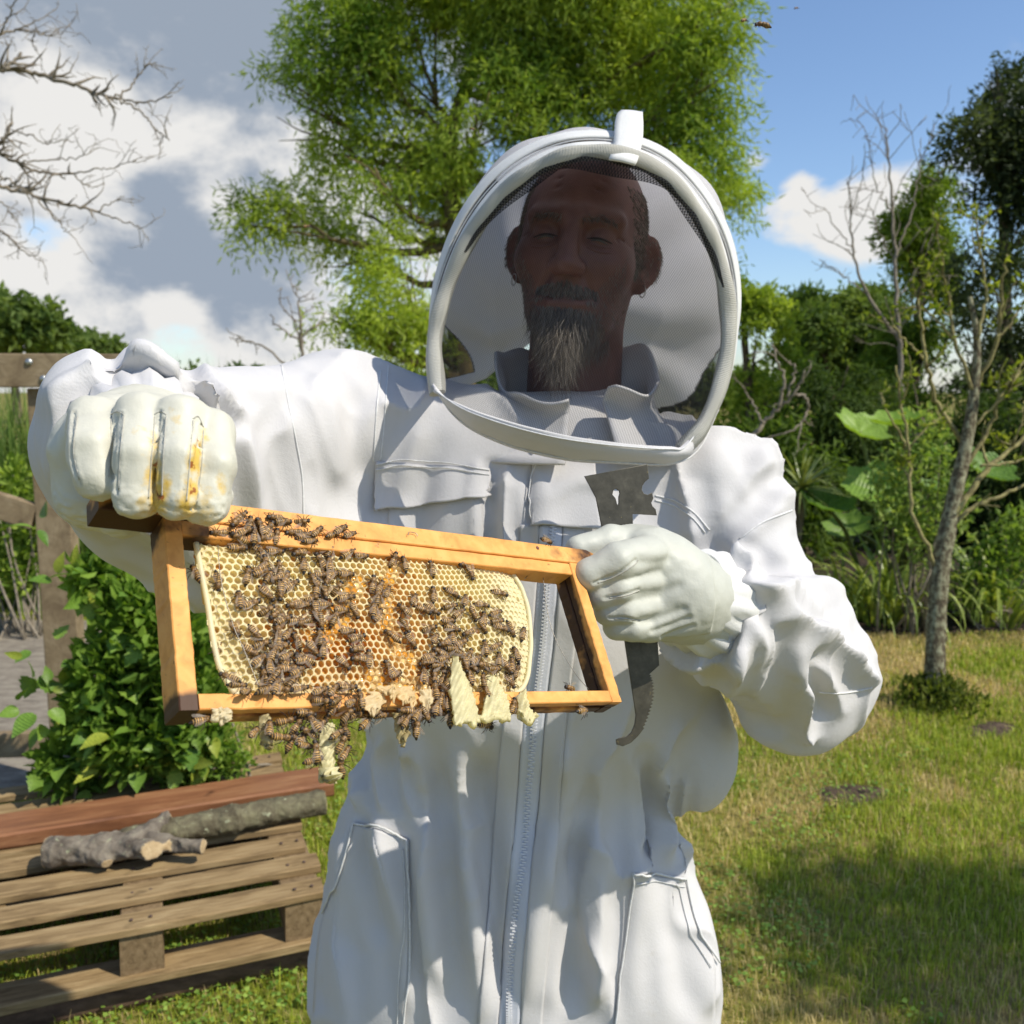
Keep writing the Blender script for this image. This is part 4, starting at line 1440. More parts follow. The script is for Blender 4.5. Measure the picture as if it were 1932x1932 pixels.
ZL = PZ + 0.040
Lp = lambda x, y, z=ZL: G(*c5(x, y), z)
a0, a1 = Lp(700, 690, PZ + 0.042), Lp(1800, 470, PZ + 0.042)
log_obj('log', 'long straight log with pale lichen spots resting along the red board', [([a0, (a0 + a1) / 2 + np.array([0, 0, 0.003]), a1], [0.036, 0.037, 0.034])], M_LOG, [(a1, unit(a1 - a0), 0.04)], seed=5)
f0, f1, f2_ = Lp(255, 755), Lp(560, 730, ZL + 0.004), Lp(760, 690, ZL + 0.008)
e1, e2, e3, e4 = Lp(945, 545, ZL + 0.05), Lp(850, 740, ZL + 0.012), Lp(1130, 720, ZL + 0.004), Lp(595, 815, ZL - 0.012)
log_obj('forked_log', 'short gnarled forked log with sawn branch stubs on the slats', [([f0, f1, f2_], [0.040, 0.036, 0.028]), ([f2_, (f2_ + e1) / 2, e1], [0.024, 0.018, 0.011]), ([f1, e2], [0.026, 0.024]), ([f2_, e3], [0.024, 0.019]), ([f1 - (f1 - f0) * 0.25, e4], [0.022, 0.013])], M_LOG2,
        [(f0, unit(f0 - f1), 0.05), (e1, unit(e1 - f2_), 0.016), (e2, unit(e2 - f1) + np.array([0.1, -0.9, 0.2]), 0.032), (e3, unit(e3 - f2_), 0.028), (e4, unit(e4 - f1), 0.016)], rough=0.006, seed=8)
# ------------------------------------------------------------------ the beekeeper
person = thing('person', 'person in white hooded bee suit and pale leather gloves lifting a hive frame', 'person')


def cloth_mat(name, col=(0.56, 0.55, 0.55), weave=1500.0, rough=0.85, tint=0.04):
    m, nt, b = new_mat(name)
    tc = nt.nodes.new('ShaderNodeTexCoord')
    mp = nt.nodes.new('ShaderNodeMapping')
    mp.inputs['Rotation'].default_value = (0, 0.5, 0.7)
    nt.links.new(tc.outputs['Object'], mp.inputs[0])
    w = nt.nodes.new('ShaderNodeTexWave')
    w.inputs['Scale'].default_value = weave / 6.0
    w.inputs['Distortion'].default_value = 0.6
    w.inputs['Detail'].default_value = 1
    nt.links.new(mp.outputs[0], w.inputs[0])
    f = tex_noise(nt, 9, 5, 0.6)
    c = ramp(nt, f, [(0.3, tuple(x * (1 - tint) for x in col)), (0.7, col)])
    # faint soil marks of their own shape
    g = tex_noise(nt, 26, 3, 0.5)
    s = ramp(nt, g, [(0.70, (0, 0, 0)), (0.80, (1, 1, 1))])
    c = mixc(nt, s, c, tuple(x * 0.93 for x in (col[0], col[1] * 0.98, col[2] * 0.93)))
    nt.links.new(c, b.inputs['Base Color'])
    b.inputs['Roughness'].default_value = rough
    b.inputs['Specular IOR Level'].default_value = 0.2
    b.inputs['Sheen Weight'].default_value = 0.08
    n1 = add_bump(nt, b, w.outputs['Fac'], 0.07, 0.0005)
    g2 = tex_noise(nt, 240, 5, 0.7)
    n2 = add_bump(nt, b, g2, 0.2, 0.003, n1)
    tcr = nt.nodes.new('ShaderNodeTexCoord')
    rd = nt.nodes.new('ShaderNodeTexNoise')
    rd.noise_type = 'RIDGED_MULTIFRACTAL'
    rd.inputs['Scale'].default_value = 10.0
    rd.inputs['Detail'].default_value = 3.0
    rd.inputs['Roughness'].default_value = 0.45
    rd.inputs['Distortion'].default_value = 0.7
    nt.links.new(tcr.outputs['Object'], rd.inputs['Vector'])
    add_bump(nt, b, rd.outputs['Fac'], 0.75, 0.006, n2)        # pressed-in creases
    return m


M_CLOTH = cloth_mat('white_cotton_twill')
M_BAND = cloth_mat('white_woven_band', (0.64, 0.64, 0.62), 2600)
M_PIPING = cloth_mat('cream_piping', (0.44, 0.43, 0.385), 3800, 0.95)
M_INNER = cloth_mat('hood_lining_cotton', (0.84, 0.83, 0.84))
nt = M_INNER.node_tree
trl = nt.nodes.new('ShaderNodeBsdfTranslucent')
trl.inputs['Color'].default_value = (0.86, 0.85, 0.86, 1)
mxs = nt.nodes.new('ShaderNodeMixShader')
mxs.inputs[0].default_value = 0.62
nt.links.new(nt.nodes['Principled BSDF'].outputs[0], mxs.inputs[1])
nt.links.new(trl.outputs[0], mxs.inputs[2])
nt.links.new(mxs.outputs[0], nt.nodes['Material Output'].inputs[0])


def veil_mat(name, per, lo, hi, col=(0.012, 0.012, 0.016)):
    m, nt, b = new_mat(name)
    b.inputs['Base Color'].default_value = (*col, 1)
    b.inputs['Roughness'].default_value = 0.6
    b.inputs['Specular IOR Level'].default_value = 0.12
    uv = nt.nodes.new('ShaderNodeUVMap')
    sp = nt.nodes.new('ShaderNodeSeparateXYZ')
    nt.links.new(uv.outputs[0], sp.inputs[0])

    def mth(op, a, bb=None):
        n = nt.nodes.new('ShaderNodeMath')
        n.operation = op
        for i, v in enumerate((a, bb)):
            if v is None:
                continue
            if isinstance(v, (int, float)):
                n.inputs[i].default_value = v
            else:
                nt.links.new(v, n.inputs[i])
        return n.outputs[0]
    sx = mth('SINE', mth('MULTIPLY', sp.outputs[0], 2 * math.pi / per))
    sy = mth('SINE', mth('MULTIPLY', sp.outputs[1], 2 * math.pi / per))
    pr = mth('MULTIPLY', sx, sy)
    mr = nt.nodes.new('ShaderNodeMapRange')
    for k, v in zip(('From Min', 'From Max', 'To Min', 'To Max'), (-0.6, 0.6, lo, hi)):
        mr.inputs[k].default_value = v
    nt.links.new(pr, mr.inputs['Value'])
    tr = nt.nodes.new('ShaderNodeBsdfTransparent')
    mx = nt.nodes.new('ShaderNodeMixShader')
    nt.links.new(mr.outputs[0], mx.inputs[0])
    nt.links.new(tr.outputs[0], mx.inputs[1])
    nt.links.new(b.outputs[0], mx.inputs[2])
    nt.links.new(mx.outputs[0], nt.nodes['Material Output'].inputs[0])
    return m


M_VEIL = veil_mat('black_net_veil', 0.0030, 0.03, 0.43)
M_SIDENET = veil_mat('black_side_net', 0.004, 0.5, 0.95)
M_SEAM = nmat('seam_thread', [(0.3, (0.55, 0.55, 0.55)), (0.7, (0.72, 0.72, 0.71))], 200, bump=0.2)

# ---- suit: one continuous garment grown from a field, then folded
suit_f = Field((-0.60, 0.60, 0.0), (0.60, 1.40, 1.56), 0.0049)


def loft(field, zz, rows, k, tilt=0.0, x0=0.0, ex=2.4, m=0.35):
    rows = np.array(rows, float)
    o = np.argsort(rows[:, 0])
    rows = rows[o]
    lo = np.array([rows[:, 1].min() - m, rows[:, 2].min() - m, rows[0, 0]])
    hi = np.array([rows[:, 1].max() + m, rows[:, 2].max() + m, rows[-1, 0]])
    sl, X, Y, Z = field.box(lo, hi)
    Zt = Z + tilt * (X - x0)
    cx, cy, rx, ry = [np.interp(Zt, rows[:, 0], catm) for catm in (rows[:, 1], rows[:, 2], rows[:, 3], rows[:, 4])]
    q = (np.abs((X - cx) / rx) ** ex + np.abs((Y - cy) / ry) ** ex) ** (1 / ex)
    g = (q - 1) * np.minimum(rx, ry)
    e = np.maximum(rows[0, 0] - Zt + 0.02, Zt - rows[-1, 0] + 0.02)
    field.comb(sl, np.maximum(g, e), k, 'add')


zs = np.linspace(0.55, 1.45, 60)
key = np.array([  # height, centre x, centre y, half width, half depth
    (0.55, 0.010, 1.20, 0.262, 0.150), (0.70, 0.010, 1.195, 0.258, 0.148), (0.80, 0.008, 1.19, 0.246, 0.140), (0.88, 0.005, 1.19, 0.226, 0.132),
    (0.94, 0.005, 1.195, 0.202, 0.120), (0.965, 0.006, 1.195, 0.196, 0.117), (0.99, 0.010, 1.19, 0.208, 0.128),
    (1.05, 0.018, 1.18, 0.222, 0.142), (1.15, 0.032, 1.18, 0.226, 0.140), (1.30, 0.050, 1.185, 0.212, 0.128),
    (1.37, 0.058, 1.19, 0.19, 0.105), (1.42, 0.062, 1.20, 0.14, 0.08), (1.45, 0.065, 1.20, 0.08, 0.05)])
rows = np.stack([zs] + [np.interp(zs, key[:, 0], key[:, i]) for i in range(1, 5)], 1)
for c in range(1, 5):                                     # soften the profile
    v = rows[:, c].copy()
    for _ in range(3):
        v[1:-1] = 0.25 * v[:-2] + 0.5 * v[1:-1] + 0.25 * v[2:]
    rows[:, c] = v
loft(suit_f, None, rows, 0.03, 0.16, 0.01)
A_S, A_E, A_W = P(630, 818, 1.16), P(222, 845, 0.90), P(268, 838, 0.685)
B_S, B_E, B_W = P(1342, 935, 1.17), P(1514, 1258, 1.12), P(1345, 1148, 0.915)
NECK = P(1078, 840, 1.20)
suit_f.cap(NECK, A_S, 0.058, 0.082, 0.06)
suit_f.cap(NECK, B_S, 0.058, 0.070, 0.06)
suit_f.cap(A_S, A_E, 0.094, 0.072, 0.05)
suit_f.cap(P(660, 1110, 1.16), P(285, 945, 0.99), 0.10, 0.082, 0.06)
suit_f.cap(A_E, A_W, 0.076, 0.066, 0.03)
suit_f.ell(P(240, 800, 0.82), (0.056, 0.06, 0.048), 0.04)
suit_f.cap(B_S, B_E, 0.078, 0.066, 0.05)
suit_f.cap(P(1330, 1080, 1.18), P(1500, 1270, 1.15), 0.05, 0.06, 0.06)
suit_f.cap(B_E, B_W, 0.080, 0.062, 0.03)
suit_f.ell(P(1588, 1290, 1.12), (0.034, 0.04, 0.045), 0.04)
suit_f.ell(P(1500, 1360, 1.10), (0.055, 0.05, 0.04), 0.04)
suit_f.ell(P(1315, 1415, 1.22), (0.055, 0.07, 0.085), 0.03)
for sx in (-0.125, 0.145):
    suit_f.cap((sx, 1.20, 0.66), (sx * 1.15, 1.21, 0.09), 0.135, 0.115, 0.05)
suit_f.cut(A_W + unit(A_W - A_E) * 0.012, A_W - A_E, 0.085)
suit_f.cut(B_W + unit(B_W - B_E) * 0.008, B_W - B_E, 0.075)
V, Q = suit_f.mesh()
del suit_f
V = smooth_mesh(V, Q, 7, 0.5)
exec_folds = True
SUIT_V, SUIT_Q = V, Q
# ---- folds: broad ones along drawn lines, then the cloth is given slack and left to buckle
N_ = normals(V, Q)
px_ = pix(V)
face_cam = np.clip(-(N_ @ FWD) * 2.5 + 0.25, 0, 1)
depth_ = (V - CAMP) @ FWD


def stroke(path, w, amp, kind='ridge', ends=0.18, zone=None):
    global V
    path = catmull(path, 24)
    d, s, t = seg_dist(px_, path)
    m = d < 4.5 * w
    if zone is not None:
        m &= zone
    fade = np.clip(np.minimum(t, 1 - t) / ends, 0, 1)
    fade = fade * fade * (3 - 2 * fade)
    x = d / w
    if kind == 'ridge':
        prof = np.exp(-x ** 2) - 0.35 * np.exp(-((x - 2.0) / 0.9) ** 2)
    elif kind == 'sharp':
        prof = np.exp(-1.7 * (np.sqrt(x * x + 0.12) - 0.346)) - 0.25 * np.exp(-((x - 2.2) / 0.9) ** 2)
    else:                                     # 'step': cloth lapping over on one side of the line
        sx = s * d
        prof = (1 / (1 + np.exp(-np.clip(sx / (w * 0.16), -40, 40)))) * np.exp(-(np.maximum(sx, 0) / (w * 2.2)) ** 1.5) * 1.0 - 0.45 * np.exp(-((sx + w * 0.6) / (w * 0.8)) ** 2)
    V = V + N_ * (prof * amp * fade * face_cam * m)[:, None]


arm_l = (px_[:, 0] < 620) & (px_[:, 1] < 1250)
arm_r = px_[:, 0] > 1290
body_z = (px_[:, 0] > 540)
# sleeve on the picture's left
stroke([(340, 695), (392, 752), (448, 816)], 16, -0.022, 'sharp', 0.15)
stroke([(365, 690), (415, 745), (462, 800)], 18, 0.012, 'sharp')
stroke([(185, 672), (252, 704), (335, 758), (420, 802)], 20, -0.022, 'ridge', 0.1)
stroke([(60, 800), (140, 690), (230, 668), (330, 720)], 22, 0.012)
stroke([(448, 800), (476, 898), (492, 1010)], 22, 0.010)
stroke([(505, 760), (530, 880), (520, 1040)], 24, -0.008)
stroke([(400, 690), (470, 720), (560, 740)], 20, 0.006)
stroke([(90, 900), (190, 985), (330, 1070), (470, 1150)], 20, -0.008)
stroke([(110, 850), (215, 960), (360, 1040)], 22, 0.006)
stroke([(575, 700), (625, 800), (640, 930)], 26, 0.007)
stroke([(680, 720), (672, 820), (690, 930)], 22, -0.006)
# sleeve on the picture's right
stroke([(1322, 1072), (1372, 1000), (1440, 940), (1470, 880)], 20, -0.020, 'ridge', 0.15)
stroke([(1350, 1040), (1395, 990), (1470, 930)], 22, 0.010, 'ridge')
stroke([(1372, 1036), (1400, 1052), (1419, 1060), (1416, 1106)], 12, 0.012, 'sharp')
stroke([(1308, 1066), (1375, 1092), (1440, 1112), (1519, 1104), (1590, 1130), (1622, 1190)], 18, 0.013)
stroke([(1366, 1100), (1364, 1172), (1322, 1250)], 16, 0.014, 'step', 0.12)
stroke([(1390, 1110), (1405, 1190), (1370, 1290)], 18, 0.008)
stroke([(1454, 1122), (1492, 1150), (1532, 1195), (1536, 1245), (1502, 1300)], 17, 0.012, 'sharp')
stroke([(1430, 1120), (1465, 1175), (1478, 1240), (1440, 1310)], 16, -0.010)
stroke([(1482, 1122), (1540, 1158), (1590, 1160)], 12, -0.009, 'sharp')
stroke([(1519, 1172), (1587, 1222), (1630, 1270), (1655, 1290)], 16, 0.014, 'sharp', 0.1)
stroke([(1560, 1228), (1534, 1262), (1552, 1330), (1560, 1370)], 16, -0.013)
stroke([(1536, 1408), (1510, 1353), (1528, 1278)], 15, 0.014, 'sharp', 0.1)
stroke([(1370, 1325), (1397, 1258), (1406, 1215)], 16, 0.009, 'sharp')
stroke([(1330, 1270), (1400, 1340), (1480, 1395)], 18, -0.008)
stroke([(1290, 1250), (1350, 1300), (1430, 1370)], 15, 0.007)
stroke([(1430, 830), (1462, 900), (1480, 950)], 18, 0.008)
stroke([(1380, 810), (1400, 880), (1385, 960)], 24, -0.007)
stroke([(1510, 990), (1530, 1050), (1545, 1100)], 22, -0.006)
# body
stroke([(906, 1400), (914, 1544), (930, 1700), (946, 1932)], 24, -0.016)
stroke([(870, 1390), (872, 1560), (892, 1760), (915, 1932)], 24, 0.012)
stroke([(1078, 1380), (1064, 1520), (1024, 1650), (990, 1920)], 20, 0.017)
stroke([(1095, 1560), (1090, 1736), (1082, 1930)], 22, -0.014)
stroke([(1140, 1420), (1122, 1592), (1128, 1800), (1120, 1930)], 24, 0.011)
stroke([(1218, 1400), (1229, 1520), (1228, 1660)], 16, -0.012)
stroke([(1255, 1440), (1262, 1540), (1255, 1640)], 16, 0.010)
stroke([(1190, 1480), (1200, 1700), (1180, 1930)], 22, 0.006)
stroke([(700, 1540), (735, 1650), (762, 1760), (770, 1930)], 18, 0.012)
stroke([(672, 1500), (690, 1640), (720, 1800)], 16, -0.010)
stroke([(805, 1530), (815, 1680), (835, 1900)], 26, 0.012)
stroke([(840, 1440), (846, 1640), (865, 1860)], 20, -0.010)
stroke([(640, 1560), (632, 1700), (640, 1930)], 20, 0.008)
stroke([(1310, 1620), (1335, 1760), (1350, 1930)], 20, 0.009)
stroke([(1265, 1640), (1275, 1760), (1300, 1930)], 20, -0.008)
for k, (x, y) in enumerate([(668, 1440), (690, 1450), (712, 1455), (735, 1460), (760, 1466)]):     # gathers at the waist
    stroke([(x + 6, y - 70), (x, y), (x + 4 + k * 5, y + 90)], 7, 0.008 if k % 2 == 0 else -0.008)
for k, (x, y) in enumerate([(1288, 1545), (1270, 1542), (1252, 1538), (1232, 1534), (1212, 1530)]):
    stroke([(x + 8 - k * 2, y - 90), (x, y), (x + 6 - k * 2, y + 80)], 7, 0.008 if k % 2 == 0 else -0.008)
stroke([(760, 1400), (790, 1440), (800, 1500)], 18, 0.008)
stroke([(720, 1150), (735, 1010), (770, 880), (800, 780)], 22, 0.008)
stroke([(760, 1150), (790, 1000), (815, 860)], 22, -0.006)
stroke([(930, 860), (926, 960), (925, 1080)], 14, -0.014, 'ridge', 0.1)
stroke([(945, 880), (950, 970), (955, 1060)], 16, 0.010)
stroke([(975, 900), (985, 960), (995, 1010)], 14, 0.008)
stroke([(1000, 860), (1000, 960), (1010, 1050)], 10, -0.008)
stroke([(1290, 900), (1300, 960), (1290, 1020)], 20, 0.007)

# sharp pressed creases: ridged noise, drawn out along the body and across the arms
def ridged(X, seed):
    r = 1 - np.abs(vnoise(X, 1.0, seed, 1)) * 1.6
    return np.clip(r, 0, 1) ** 3


armness = np.maximum.reduce([np.clip(1.3 - np.linalg.norm(np.cross(V - a, unit(b - a)), axis=1) / 0.13, 0, 1) * (((V - a) @ unit(b - a) > 0.03) & ((V - a) @ unit(b - a) < np.linalg.norm(b - a) + 0.05)) for a, b in ((A_S, A_E), (A_E, A_W), (B_S, B_E), (B_E, B_W))])
N_ = normals(V, Q)
warpv = 0.03 * np.stack([vnoise(V, 7, 81, 2), vnoise(V, 7, 82, 2), vnoise(V, 7, 83, 2)], 1)
rb = ridged((V + warpv) * np.array([17, 17, 5.0]), 61)
def arm_coords(a, b):
    ax_ = unit(b - a)
    u_ = unit(np.cross(ax_, [0, 0, 1.0]))
    w_ = np.cross(ax_, u_)
    q_ = V + warpv * 0.7 - a
    ph = np.arctan2(q_ @ w_, q_ @ u_)
    return np.stack([(q_ @ ax_) / 0.040 + 1.3 * np.sin(ph + 0.6), np.cos(ph) * 0.9, np.sin(ph) * 0.9], 1)


ra = np.zeros(len(V))
wsum = np.zeros(len(V)) + 1e-6
for a, b, k_ in ((A_S, A_E, 0.55), (A_E, A_W, 0.8), (B_S, B_E, 0.7), (B_E, B_W, 1.1)):
    t_ = np.clip(((V - a) @ (b - a)) / ((b - a) @ (b - a)), 0, 1)
    wq = np.clip(1.4 - np.linalg.norm(V - (a + t_[:, None] * (b - a)), axis=1) / 0.12, 0, 1) ** 2
    ra += wq * k_ * ridged(arm_coords(a, b), 62)
    wsum += wq
ra = ra / np.maximum(wsum, 0.5)
V = V + N_ * ((0.0125 * rb * (1 - armness) + 0.0120 * ra * armness) * np.clip(0.6 + vnoise(V, 6, 63, 1), 0.1, 1.3))[:, None]
# slack by region: along the arms it piles up across the bone, on the body it hangs in upright folds
def bone_w(a, b, r):
    d = b - a
    t = np.clip(((V - a) @ d) / (d @ d), 0, 1)
    q = np.linalg.norm(V - (a + t[:, None] * d), axis=1)
    return np.clip(1.4 - q / r, 0, 1)


axis = np.zeros_like(V)
slack = np.zeros(len(V))
for a, b, r, s in ((A_S, A_E, 0.15, 0.08), (A_E, A_W, 0.12, 0.10), (B_S, B_E, 0.12, 0.09), (B_E, B_W, 0.14, 0.13)):
    w = bone_w(a, b, r)
    ax_ = unit(b - a)
    rep = w > slack / 0.12
    axis[rep] = ax_
    slack = np.maximum(slack, w * s)
low = np.clip((1.02 - V[:, 2]) / 0.1, 0, 1)
tors = slack < 0.01
axis[tors] = (1, 0, 0)
slack[tors] = 0.045 + 0.045 * low[tors]
waist = np.exp(-((V[:, 2] + 0.16 * (V[:, 0] - 0.01) - 0.965) / 0.05) ** 2) * (np.abs(V[:, 0]) < 0.3)
slack = slack + 0.08 * waist * tors
slack *= np.clip(0.55 + 0.75 * vnoise(V, 9, 31, 2), 0.1, 1.4)


def buckle(V, Q, axis, slack, iters=90, found=0.007, lam=0.26, seed=4):
    n = len(V)
    E = np.concatenate([edges_of(Q), Q[:, [0, 2]], Q[:, [1, 3]]])
    i, j = E[:, 0], E[:, 1]
    d0 = V[j] - V[i]
    L0 = np.linalg.norm(d0, axis=1)
    ax = unit(axis[i] + axis[j])
    c2 = (np.einsum('ij,ij->i', d0, ax) / (L0 + 1e-9)) ** 2
    sl = 0.5 * (slack[i] + slack[j])
    rest = L0 * (1 + sl * (0.08 + 0.92 * c2))
    X0 = V.copy()
    Nn = normals(V, Q)
    X = V + Nn * (0.0022 * vnoise(V, 26, seed, 1) + 0.0014 * vnoise(V, 55, seed + 1, 1))[:, None]
    ii = np.concatenate([i, j])
    deg = np.bincount(ii, minlength=n)[:, None]
    Es = edges_of(Q)
    si = np.concatenate([Es[:, 0], Es[:, 1]])
    sj = np.concatenate([Es[:, 1], Es[:, 0]])
    sd = np.bincount(si, minlength=n)[:, None]
    for it in range(iters):
        d = X[j] - X[i]
        L = np.linalg.norm(d, axis=1) + 1e-9
        c = d * ((L - rest) / L * 0.5)[:, None]
        X = X + scat(n, ii, np.concatenate([c, -c])) / deg * 1.5
        D = X - X0
        if it % 2 == 0:
            D = D + lam * (scat(n, si, D[sj]) / sd - D)
        D = D * (1 - found)
        X = X0 + D
    return X


V = buckle(V, Q, axis, slack)
V = smooth_mesh(V, Q, 1, 0.4)
# cotton folds have sharp crests and flat hollows
base_ = smooth_mesh(V, Q, 26, 0.6)
nb_ = normals(base_, Q)
dn = np.einsum('ij,ij->i', V - base_, nb_)
sg = 0.0042
V = V + nb_ * (np.clip(sg * (np.exp(np.clip(0.42 * dn / sg, -3, 1.3)) - 1) / 0.42, -0.014, 0.018) - dn)[:, None]
V = smooth_mesh(V, Q, 3, 0.4)
V = V - normals(V, Q) * 0.004            # the cloth lies closer than the field
SUIT_V, SUIT_Q = V, Q
suit_me = mesh_data('suit', V, Q, M_CLOTH)
suit = link('suit', suit_me, person)
suit_bvh = BVHTree.FromPolygons([tuple(v) for v in V.tolist()], Q.tolist())


def hit(px, py, off=0.0):
    """point on the suit under a pixel, lifted by off along the normal"""
    r = ray(px, py)
    loc, nor, i, d = suit_bvh.ray_cast(Vector(CAMP), Vector(unit(r)))
    if loc is None:
        return None
    n = np.array(nor)
    if n @ r > 0:
        n = -n
    return np.array(loc) + n * off


def patch(name, outline_lr, rows_, cols, off, mat, parent, thick=0.002, puff=0.0, below=None):
    """cloth panel laid on the suit: outline_lr = (left px polyline, right px polyline) from top to bottom"""
    Lc, Rc = catmull(outline_lr[0], rows_), catmull(outline_lr[1], rows_)
    pts = np.zeros((rows_, cols, 3))
    for i in range(rows_):
        for j in range(cols):
            t = j / (cols - 1)
            q = Lc[i] * (1 - t) + Rc[i] * t
            lift = off + puff * (i / (rows_ - 1)) ** 1.5
            h_ = hit(q[0], q[1], lift)
            pts[i, j] = h_ if h_ is not None else np.nan
    # fill misses
    bad = np.isnan(pts[..., 0])
    if bad.any():
        dm = np.nanmean([(p - CAMP) @ FWD for p in pts[~bad]])
        for i, j in np.argwhere(bad):
            t = j / (cols - 1)
            q = Lc[i] * (1 - t) + Rc[i] * t
            pts[i, j] = P(q[0], q[1], dm)
    # ease
    for _ in range(3):
        c = pts.copy()
        c[1:-1, 1:-1] = 0.5 * pts[1:-1, 1:-1] + 0.125 * (pts[:-2, 1:-1] + pts[2:, 1:-1] + pts[1:-1, :-2] + pts[1:-1, 2:])
        pts = c
    Vp = pts.reshape(-1, 3)
    F = [(i * cols + j, i * cols + j + 1, (i + 1) * cols + j + 1, (i + 1) * cols + j) for i in range(rows_ - 1) for j in range(cols - 1)]
    # orient towards the camera
    a, b, c, d = [Vp[k] for k in F[len(F) // 2]]
    if np.cross(c - a, d - b) @ FWD > 0:
        F = [f[::-1] for f in F]
    o = mobj(name, Vp, F, mat, parent)
    s = o.modifiers.new('thickness', 'SOLIDIFY')
    s.thickness = thick
    s.offset = -1
    return o


def seam(path_px, rad=0.0009, off=0.0004, n=60, parent=None, mat=None, name='seam'):
    pts = [hit(x, y, off) for x, y in catmull(path_px, n)]
    pts = np.array([p for p in pts if p is not None])
    if len(pts) < 3:
        return None
    for _ in range(2):
        pts[1:-1] = 0.25 * pts[:-2] + 0.5 * pts[1:-1] + 0.25 * pts[2:]
    Vt, Ft = tube(pts, rad, 5)
    return mobj(name, Vt, Ft, mat or M_SEAM, parent or suit)
# ---- hood: hoop, shell, net windows, veil
rim_px = [(826, 742, 1.035), (820, 650, 1.06), (838, 560, 1.065), (882, 458, 1.055), (942, 375, 1.035), (1012, 320, 1.015), (1092, 291, 1.0), (1180, 297, 1.0),
          (1252, 332, 1.015), (1312, 400, 1.035), (1352, 482, 1.055), (1372, 585, 1.065), (1366, 690, 1.06), (1332, 790, 1.045), (1284, 850, 1.03)]
RIM = catmull([P(*p) for p in rim_px], 121)
rim_c = P(1095, 620, 1.05)
hood = bpy.data.objects.new('hood', None)
COL.objects.link(hood)
hood.parent = person


def arch(t):
    """arch number t of the hood: 0 the front hoop, 1 behind the head"""
    th = np.linspace(0, 1, len(RIM))
    out = RIM - rim_c
    y = 0.30 * t
    rad = out.copy()
    rad[:, 1] = 0
    top = np.clip(rad[:, 2] / 0.2, 0, 1)
    right = np.clip(rad[:, 0] / 0.17, 0, 1)
    left = np.clip(-rad[:, 0] / 0.17, 0, 1)
    bulge = (0.092 * top + 0.036 * right * (1 - top * 0.5) + 0.012 * left * (1 - top * 0.3)) * np.sin(math.pi * min(t * 1.25, 1.0) * 0.5 + 0) * (1 - max(0, t - 0.45) ** 2 * 2.2)
    s = 1 - 0.62 * max(0.0, t - 0.25) ** 1.8
    p = rim_c + rad * s + unit(rad) * bulge[:, None] * np.array([1, 0, 1.0])
    p[:, 1] = RIM[:, 1] * (1 - min(1, t * 3)) + min(1, t * 3) * (rim_c[1] - 0.02) + y
    return p


nt_, nr = 34, len(RIM)
sh = np.array([arch(t) for t in np.linspace(0.0, 1.0, nt_)])
# soft folds pulled from the hoop to the back
thg = np.linspace(0, 1, nr)
for i in range(nt_):
    t = i / (nt_ - 1)
    d = unit(sh[i] - (rim_c + np.array([0, 0.3 * t, 0])))
    amp = 0.004 * math.sin(math.pi * min(1, t * 1.1)) + 0.020 * max(0, t - 0.45)
    w = np.sin(thg * 41 + 3 * t) * 0.6 + np.sin(thg * 23 - 5 * t + 1) + np.sin(thg * 67 + 7 * t) * 0.3
    sh[i] += d * (amp * w)[:, None]
# finer grid so that the net windows get clean edges
def upsample(A, m, axis):
    A = np.moveaxis(A, axis, 0)
    x = np.linspace(0, len(A) - 1, m)
    i = np.minimum(x.astype(int), len(A) - 2)
    f = (x - i)[:, None, None]
    return np.moveaxis(A[i] * (1 - f) + A[i + 1] * f, 0, axis)


nt_, nr = 100, 361
sh = upsample(upsample(sh, nt_, 0), nr, 1)
thg = np.linspace(0, 1, nr)
back_c = sh[-1].mean(0) + np.array([0, 0.03, 0])
rings = [sh[i] for i in range(nt_)]
for s in (0.7, 0.4, 0.12):
    rings.append(back_c + (sh[-1] - back_c) * s + np.array([0, 0.03 * (1 - s), 0]))
HV = np.concatenate(rings)
HF, hm = [], []
for i in range(len(rings) - 1):
    for j in range(nr - 1):
        HF.append((i * nr + j, i * nr + j + 1, (i + 1) * nr + j + 1, (i + 1) * nr + j))
        t, th = i / (nt_ - 1), j / (nr - 1)
        left_net = 0.02 < th < 0.30 and 0.10 < t < 0.88 - th * 2.4
        right_net = 0.70 < th < 0.985 and 0.10 < t < 0.95 - (0.985 - th) * 3.0
        hm.append(1 if (left_net or right_net) else 0)
hm = np.array(hm)
HFa = np.array(HF)
uvs = np.stack([np.tile(thg * 1.1, len(rings)), np.repeat(np.arange(len(rings)) * 0.0035, nr)], 1)


def sub_mesh(name, sel, mat, parent, sol=0.0):
    f = HFa[sel]
    used, inv = np.unique(f, return_inverse=True)
    me = mesh_data(name, HV[used], inv.reshape(f.shape), mat)
    u = me.uv_layers.new(name='UVMap')
    u.data.foreach_set('uv', uvs[used][inv].astype(np.float32).ravel())
    o = link(name, me, parent)
    if sol:
        m = o.modifiers.new('thickness', 'SOLIDIFY')
        m.thickness = sol
        m.offset = 1
    return o


sub_mesh('hood_shell', hm == 0, M_INNER, hood, 0.0018)
side_r = HFa[:, 0] % nr > nr / 2
sub_mesh('side_net', (hm == 1) & side_r, M_SIDENET, hood)
sub_mesh('side_net', (hm == 1) & ~side_r, M_SIDENET, hood)
